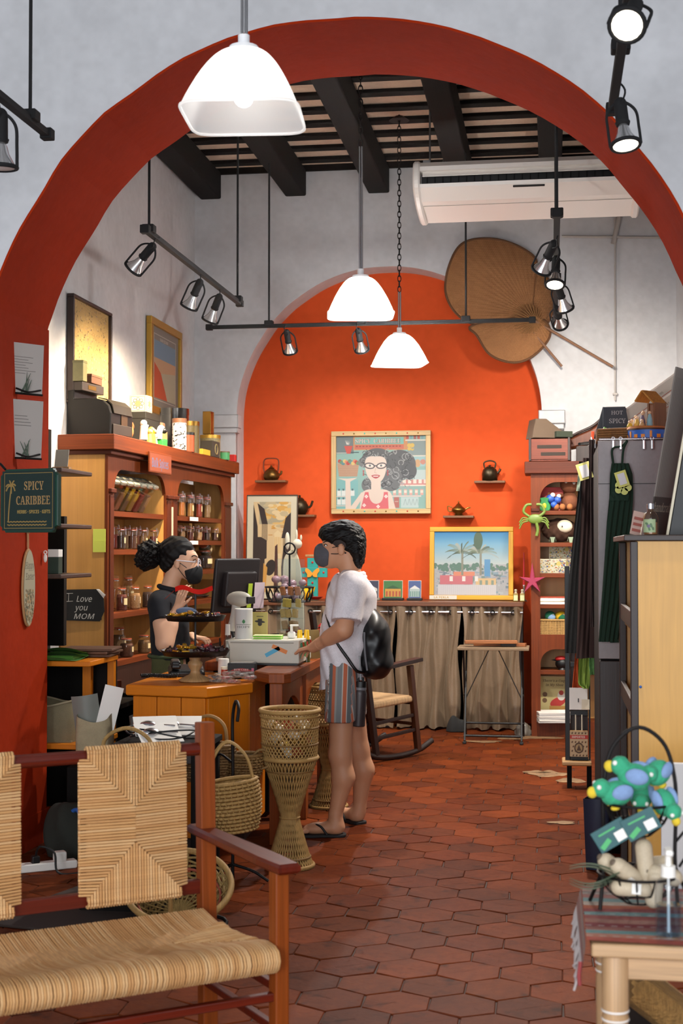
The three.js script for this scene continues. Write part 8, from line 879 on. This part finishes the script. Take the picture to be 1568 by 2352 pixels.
  // shorts with vertical stripes
  const stripes = print(256, 16, (x) => { [['#8b8f90', 40], ['#d9d2c8', 8], ['#d0714e', 30], ['#d9d2c8', 6], ['#6f7678', 36], ['#c9c4ba', 14], ['#8b8f90', 30], ['#e6e0d6', 22], ['#6a7072', 28], ['#d0714e', 26], ['#a9a8a2', 16]].reduce((p, [c, w]) => { x.fillStyle = c; x.fillRect(p, 0, w, 16); return p + w; }, 0); }); stripes.roughness = 0.9; stripes.map.wrapS = stripes.map.wrapT = THREE.RepeatWrapping; stripes.map.repeat.set(1 / 0.17, 1);
  const shortF = flesh([bone(J(786, 1530, NEAR + 0.08), J(781, 1665, NEAR + 0.005), 0.088, 0.087, 0.03), bone(J(798, 1530, FAR - 0.08), J(811, 1660, FAR - 0.005), 0.088, 0.083, 0.03), bone(J(792, 1545, MID), J(792, 1560, MID), 0.098, 0.1, 0.04, 1.4)]), sh1 = plane(J(780, 1648, MID), [0, -1, 0]); W('shorts', field((x, y, z) => max(shortF(x, y, z), sh1(x, y, z)) + 0.003 * sin(z * 40 + y * 10), ...around([J(740, 1500, NEAR - 0.1), J(840, 1660, FAR + 0.1)], 0.04), 0.0115), stripes); W('drawstring', [Tu([J(768, 1566, NEAR + 0.01), J(772, 1585, NEAR - 0.02), J(776, 1602, NEAR - 0.03)], 0.003, 8, 5), Tu([J(781, 1562, NEAR + 0.01), J(779, 1585, NEAR - 0.02), J(777, 1602, NEAR - 0.03)], 0.003, 8, 5)], M.paper);
  // hair: thick on top, shaved at the side
  const hairB = flesh([ball(J(790, 1234, MID), [0.115, 0.1, 0.09]), ball(J(820, 1258, MID), [0.048, 0.095, 0.078], 0.03), ball(J(822, 1290, MID), [0.025, 0.05, 0.05], 0.03), ball(J(757, 1222, MID), [0.055, 0.045, 0.07], 0.03)]), faceCut = flesh([ball(J(752, 1282, MID), [0.1, 0.1, 0.12])]), sideCut = flesh([ball(J(773, 1262, MID - 0.1), [0.068, 0.062, 0.04]), ball(J(795, 1290, MID - 0.08), [0.05, 0.06, 0.05])]), sideCut2 = flesh([ball(J(773, 1262, MID + 0.1), [0.068, 0.062, 0.04])]), fringe = flesh([ball(J(752, 1228, MID), [0.045, 0.03, 0.075])]);
  W('hair', field((x, y, z) => smin(max(max(max(hairB(x, y, z), -faceCut(x, y, z)), -sideCut(x, y, z)), -sideCut2(x, y, z)), fringe(x, y, z), 0.02) + rough(x * 0.5, y * 1.5, z * 1.5, 60, 0.003) + rough(x * 0.5, y, z * 1.6, 190, 0.002), ...around([J(720, 1190, MID - 0.1), J(845, 1310, MID + 0.1)], 0.03), 0.0065), mat(0x080605, 0.6, { specularIntensity: 0.5 }));
  const fadeB = flesh([ball(cr, [0.1025, 0.0945, 0.0805])]); W('shaved_side', field((x, y, z) => max(fadeB(x, y, z), plane(J(768, 1250, MID), [-1, 0, 0])(x, y, z), plane(J(780, 1262, MID), [0.25, -1, 0])(x, y, z)), ...around([J(750, 1195, MID - 0.08), J(840, 1275, MID + 0.08)], 0.02), 0.006), mat(0x3a2c28, 0.8, { map: 'speck', s: 0.03 }));
  const hf = flesh(head); W('eyebrow', Tu([[743, 1246], [748, 1243.5], [755, 1244], [761, 1247]].map(([u, v]) => skinAt(hf, u, v, MID, 0.001)), 0.0035, 10, 5), mat(0x1a110d, 0.7)); W('eye', Sp(0.0075, ...skinAt(hf, 748, 1253, MID, -0.003).toArray(), [1.1, 0.75, 0.8], 12), mat(0xe4dcd4, 0.3)); W('iris', Sp(0.0045, ...skinAt(hf, 746, 1253, MID, 0.0025).toArray(), [0.9, 1, 0.6], 10), mat(0x1c120c, 0.3)); W('eyelid', Tu([[743.5, 1252], [747, 1250], [752, 1252.5]].map(([u, v]) => skinAt(hf, u, v, MID, 0.002)), 0.0022, 8, 5), mat(0x2a1a14, 0.6));
  // mask
  const mk = flesh([ball(J(752, 1276, MID), [0.072, 0.066, 0.064]), bone(J(736, 1262, MID), J(738, 1285, MID), 0.03, 0.03, 0.03)]), mcut = plane(J(758, 1280, MID), [1, -0.12, 0]); W('face_mask', field((x, y, z) => max(mk(x, y, z), mcut(x, y, z)), ...around([J(715, 1245, MID - 0.07), J(765, 1310, MID + 0.07)], 0.02), 0.006), mat(0x55545a, 0.9, { map: 'cloth', s: 0.1 }), { label: 'grey cloth face mask' }); for (const s of [-1, 1]) { W('mask_loop', Tu([J(760, 1258, MID + s * 0.06), J(772, 1256, MID + s * 0.076), J(787, 1252, MID + s * 0.08)], 0.0025, 10, 5), M.black); W('mask_loop', Tu([J(760, 1272, MID + s * 0.06), J(775, 1272, MID + s * 0.07), J(786, 1270, MID + s * 0.08)], 0.0025, 10, 5), M.black); } W('earring', Sp(0.005, ...J(793, 1270, MID - 0.086).toArray(), [1, 1, 1], 8), M.black);
  // sandals
  const sole = (heel, toe) => { const d = toe.clone().sub(heel), L = d.length() * 1.1, a = Math.atan2(-d.z, d.x), o = smooth([[-0.045, 0], [-0.03, 0.04], [0.08, 0.038], [L * 0.62, 0.05], [L * 0.88, 0.042], [L * 0.97, 0], [L * 0.88, -0.042], [L * 0.62, -0.048], [0.08, -0.036], [-0.03, -0.038]], 50); return Ex(o, 0.017, 0.003).rotateX(-PI / 2).rotateY(a).translate(heel.x, 0.0085, heel.z); };
  for (const [h, t0] of [[h1, t1], [h2, t2]]) { const d = t0.clone().sub(h).normalize(), s = V(-d.z, 0, d.x), p = (f, k, y) => { const q = h.clone().lerp(t0, f).addScaledVector(s, k); q.y = y; return q; }; const sd = W('sandal', sole(h, t0), mat(0x141011, 0.7)); for (const k of [-1, 1]) part(sd, 'strap', Tu([p(0.3, k * 0.046, 0.018), p(0.5, k * 0.038, 0.064), p(0.78, 0.012, 0.05), p(0.84, 0.012, 0.018)], 0.0065, 16, 6), mat(0x141011, 0.6), { w: true }); }
  // backpack and bottle
  const bagF = flesh([bone(J(846, 1400, MID - 0.02), J(858, 1450, MID - 0.02), 0.035, 0.075, 0.04, 1.3), bone(J(856, 1450, MID - 0.02), J(862, 1520, MID - 0.02), 0.085, 0.098, 0.05, 1.35)]); const bag = thing('backpack', 'black sling backpack worn by the person in white', 'backpack', J(858, 1565, MID)); part(bag, 'body', field((x, y, z) => bagF(x, y, z) + 0.004 * sin(x * 60) * sin(y * 50 + z * 30), ...around([J(815, 1375, MID - 0.2), J(905, 1575, MID + 0.2)], 0.03), 0.011), mat(0x0c0c0e, 0.42), { w: true });
  part(bag, 'strap', Tu([J(750, 1412, NEAR + 0.06), J(757, 1436, NEAR + 0.0), J(775, 1478, NEAR - 0.02), J(798, 1512, NEAR - 0.02), J(818, 1540, NEAR - 0.01), J(835, 1545, MID - 0.1)], 0.0085, 40, 6), M.black, { w: true }); part(bag, 'strap', Tu([J(846, 1405, MID), J(842, 1370, MID - 0.05), J(822, 1338, MID - 0.06), J(800, 1342, MID - 0.04)], 0.012, 24, 6), M.black, { w: true }); part(bag, 'grey_trim', Tu([J(836, 1452, MID - 0.16), J(838, 1500, MID - 0.16), J(843, 1540, MID - 0.15)], 0.006, 14, 5), mat(0x6a6a6e, 0.6), { w: true }); part(bag, 'buckle', Ba(J(875, 1447, MID - 0.06), J(889, 1451, MID - 0.06), 0.008), M.black, { w: true });
  const b0 = J(822, 1668, NEAR + 0.05), bo = thing('water_bottle', 'dark grey metal water bottle hanging at the person hip', 'bottle', b0); bo.rotation.z = -0.06; part(bo, 'body', La([[0.001, 0], [0.034, 0], [0.038, 0.006], [0.038, 0.175], [0.033, 0.195], [0.028, 0.2]], 24), mat(0x3c3536, 0.4, { metalness: 0.3 }), { keep: true }); part(bo, 'neck_ring', Cy(0.034, 0.034, 0.014, 0, 0.205, 0), mat(0x6a6a6e, 0.4)); part(bo, 'cap', [Cy(0.033, 0.034, 0.03, 0, 0.228, 0), To(0.014, 0.005, 0, 0.248, 0)], M.black); part(bo, 'tether', Tu([[0, 0.25, 0], [-0.008, 0.31, 0], [-0.014, 0.38, 0.0]], 0.007, 12), mat(0x8d8d8f, 0.7));
}
{ // --- clerk ---
  const J = (u, v, d) => at(u, v, d), MID = 8.5, NEAR = 8.31, FAR = 8.69, skin = skinM(0xd9a888);
  const cr = J(412, 1276, MID), head = [ball(cr, [0.1, 0.092, 0.078]), ball(J(434, 1304, MID), [0.06, 0.078, 0.058], 0.04), ball(J(445, 1330, MID), [0.028, 0.025, 0.03], 0.03), ball(J(458, 1303, MID), [0.013, 0.02, 0.012], 0.012), bone(J(447, 1279, MID - 0.04), J(447, 1279, MID + 0.04), 0.014, 0.014, 0.025), bone(J(400, 1315, MID), J(386, 1362, MID), 0.05, 0.058, 0.03), ball(J(407, 1296, MID - 0.076), [0.017, 0.029, 0.011], 0.008), ball(J(407, 1296, MID + 0.076), [0.017, 0.029, 0.011], 0.008)];
  const sh = J(364, 1392, NEAR), el = J(378, 1478, NEAR - 0.08), wr = J(408, 1396, NEAR + 0.0);
  const body = [bone(J(386, 1405, MID), J(391, 1560, MID), 0.095, 0.095, 0.03, 1.45), bone(J(368, 1385, NEAR + 0.02), J(372, 1385, FAR - 0.02), 0.055, 0.055, 0.06), bone(sh, el, 0.054, 0.05, 0.03), bone(el, wr, 0.047, 0.029, 0.03), bone(el.clone().lerp(wr, 0.15), el.clone().lerp(wr, 0.45), 0.047, 0.043, 0.02), bone(J(372, 1392, FAR), J(395, 1475, FAR), 0.052, 0.045, 0.03), bone(J(395, 1475, FAR), J(440, 1462, FAR - 0.05), 0.045, 0.029, 0.03), bone(J(388, 1580, NEAR + 0.09), J(386, 1720, NEAR + 0.09), 0.09, 0.06, 0.03), bone(J(388, 1580, FAR - 0.09), J(386, 1720, FAR - 0.09), 0.09, 0.06, 0.03), bone(J(386, 1720, NEAR + 0.09), J(384, 1840, NEAR + 0.09), 0.058, 0.04, 0.03), bone(J(386, 1720, FAR - 0.09), J(384, 1835, FAR - 0.09), 0.058, 0.04, 0.03)];
  const hand = [bone(wr.clone().lerp(el, 0.2), wr, 0.033, 0.028, 0.02), ...handBones(wr, V(0.3, 0.93, 0.05), V(-0.5, 0.1, 0.85), 1, 0.165, 0.5)], hw = J(440, 1462, FAR - 0.05), hand2 = [bone(J(420, 1468, FAR - 0.03), hw, 0.033, 0.029, 0.02), ...handBones(hw, V(0.9, -0.1, 0.3), V(0, 1, 0), 1, 0.165, 0.6)];
  const base = V(J(386, 1840, MID).x, 0, -MID), foot = (z) => [bone(V(base.x - 0.02, 0.05, z), V(base.x + 0.16, 0.035, z), 0.045, 0.032, 0.03, 1.2)], g = mergeGeometries([meshOf(body, 0.012), meshOf(head, 0.006), meshOf(hand, 0.004, 0.03), meshOf(hand2, 0.004, 0.03), meshOf(foot(-NEAR - 0.09), 0.012), meshOf(foot(-FAR + 0.09), 0.012)].map(prep)); g.translate(-base.x, 0, -base.z);
  const p = solo('person', 'person with dark ponytail and black polo behind the counter', 'person', g, skin, base), W = (n, geo, m, o = {}) => part(p, n, geo, m, { w: true, ...o });
  // polo
  const sB = flesh([bone(J(384, 1402, MID), J(392, 1520, MID), 0.125, 0.118, 0.03, 1.45), bone(J(367, 1383, NEAR + 0.02), J(372, 1383, FAR - 0.02), 0.066, 0.066, 0.06)]), s1 = flesh([bone(sh, el, 0.066, 0.068)]), s2 = flesh([bone(J(372, 1392, FAR), J(395, 1475, FAR), 0.066, 0.066)]), c1 = plane(sh.clone().lerp(el, 0.42), el.clone().sub(sh)), c2 = plane(J(384, 1435, FAR), V(0.2, -1, 0)), hem = plane(J(390, 1512, MID), [0, -1, 0]), nk = flesh([bone(J(402, 1310, MID), J(390, 1368, MID), 0.058, 0.056)]);
  W('polo_shirt', field((x, y, z) => { let d = max(sB(x, y, z), hem(x, y, z)); d = smin(d, max(s1(x, y, z), c1(x, y, z)), 0.025); d = smin(d, max(s2(x, y, z), c2(x, y, z)), 0.025); return max(d, -nk(x, y, z)) + 0.004 * sin(x * 30 + y * 22) * sin(z * 19 + y * 14); }, ...around([J(325, 1340, NEAR - 0.16), J(455, 1520, FAR + 0.14)], 0.02), 0.0115), mat(0x14151c, 0.85, { map: 'cloth', s: 0.3 }));
  W('collar', Tu(Array.from({ length: 11 }, (_, i) => { const a = 0.5 + i / 10 * (2 * PI - 1), c = J(390, 1352, MID); return [c.x + cos(a) * 0.066, c.y + 0.028 * (1 - cos(a)) * 0.5 - 0.012, c.z + sin(a) * 0.066]; }), 0.015, 36, 8), mat(0x14151c, 0.85));
  const tr = flesh([bone(J(388, 1500, MID), J(388, 1575, MID), 0.12, 0.122, 0.04, 1.45), bone(J(388, 1580, NEAR + 0.09), J(385, 1830, NEAR + 0.09), 0.1, 0.066, 0.04), bone(J(388, 1580, FAR - 0.09), J(385, 1825, FAR - 0.09), 0.1, 0.066, 0.04)]), tc = plane(J(388, 1500, MID), [0, 1, 0]); W('trousers', field((x, y, z) => max(tr(x, y, z), tc(x, y, z)), ...around([J(330, 1490, NEAR - 0.16), J(450, 1835, FAR + 0.14)], 0.02), 0.0125), mat(0x5a5a34, 0.9, { map: 'cloth', s: 0.3 })); W('apron_sash', To(0.122, 0.012, 0, 0, 0, [PI / 2, 0, 0], 36, 6).scale(1, 1, 1.4).translate(...J(390, 1505, MID).toArray()), mat(0x3f4a2c, 0.8));
  // hair with bun
  const hb = flesh([ball(J(405, 1268, MID), [0.112, 0.1, 0.088]), ball(J(385, 1295, MID), [0.05, 0.055, 0.065], 0.03)]), cut = flesh([ball(J(450, 1312, MID), [0.088, 0.088, 0.12]), ball(J(420, 1316, MID - 0.05), [0.055, 0.05, 0.07])]), bun = flesh([ball(J(343, 1272, MID - 0.01), [0.075, 0.08, 0.08]), ball(J(333, 1290, MID - 0.02), [0.055, 0.05, 0.06], 0.04), bone(J(365, 1268, MID), J(385, 1265, MID), 0.03, 0.035, 0.03)]);
  W('hair', field((x, y, z) => smin(max(hb(x, y, z), -cut(x, y, z)) + rough(x, y, z, 60, 0.004), bun(x, y, z) + rough(x, y, z, 85, 0.012) + rough(x, y, z, 190, 0.004), 0.015), ...around([J(308, 1225, MID - 0.1), J(462, 1330, MID + 0.1)], 0.03), 0.0065), mat(0x0e0908, 0.6, { specularIntensity: 0.5 }));
  const mk = flesh([ball(J(437, 1317, MID), [0.066, 0.066, 0.062]), bone(J(456, 1308, MID), J(452, 1330, MID), 0.022, 0.026, 0.03)]), mc = plane(J(430, 1318, MID), [-1, -0.25, 0]), mt = plane(J(440, 1300, MID), [-0.3, 1, 0]); W('face_mask', field((x, y, z) => max(mk(x, y, z), mc(x, y, z), mt(x, y, z)), ...around([J(415, 1290, MID - 0.08), J(470, 1350, MID + 0.08)], 0.02), 0.006), mat(0x0b0b0d, 0.8), { label: 'black face mask' }); for (const s of [-1, 1]) { W('mask_loop', Tu([J(431, 1306, MID + s * 0.055), J(420, 1298, MID + s * 0.07), J(408, 1290, MID + s * 0.08)], 0.0022, 8, 5), M.black); W('mask_loop', Tu([J(428, 1330, MID + s * 0.05), J(418, 1318, MID + s * 0.066), J(408, 1304, MID + s * 0.08)], 0.0022, 8, 5), M.black); }
  const fr = mat(0xd9d2d6, 0.3), gl = W('glasses', [Ba(J(405, 1287, MID - 0.082), J(448, 1291, MID - 0.066), 0.0035), Ba(J(405, 1287, MID + 0.082), J(448, 1291, MID + 0.066), 0.0035), Ba(J(458, 1290, MID - 0.012), J(458, 1290, MID + 0.012), 0.003), ...[-1, 1].map((s) => To(0.026, 0.003, 0, 0, 0, [0, PI / 2 - s * 0.35, 0], 20, 6).translate(...J(455, 1293, MID + s * 0.036).toArray()))], fr);
  const hf = flesh(head); W('eyebrow', Tu([[440, 1279], [445, 1276], [450, 1277], [453, 1280]].map(([u, v]) => skinAt(hf, u, v, MID, 0.001)), 0.0033, 10, 5), mat(0x1f1511, 0.7)); W('eye', Sp(0.0075, ...skinAt(hf, 447, 1288, MID, -0.003).toArray(), [1.1, 0.75, 0.8], 12), mat(0xe4dcd4, 0.3)); W('iris', Sp(0.0045, ...skinAt(hf, 448.5, 1288, MID, 0.0025).toArray(), [0.9, 1, 0.6], 10), mat(0x2a1c14, 0.3)); W('eyelid', Tu([[443, 1287.5], [447, 1285], [451.5, 1287]].map(([u, v]) => skinAt(hf, u, v, MID, 0.002)), 0.0022, 8, 5), mat(0x3a241c, 0.6));
}
renderer.render(scene, camera);
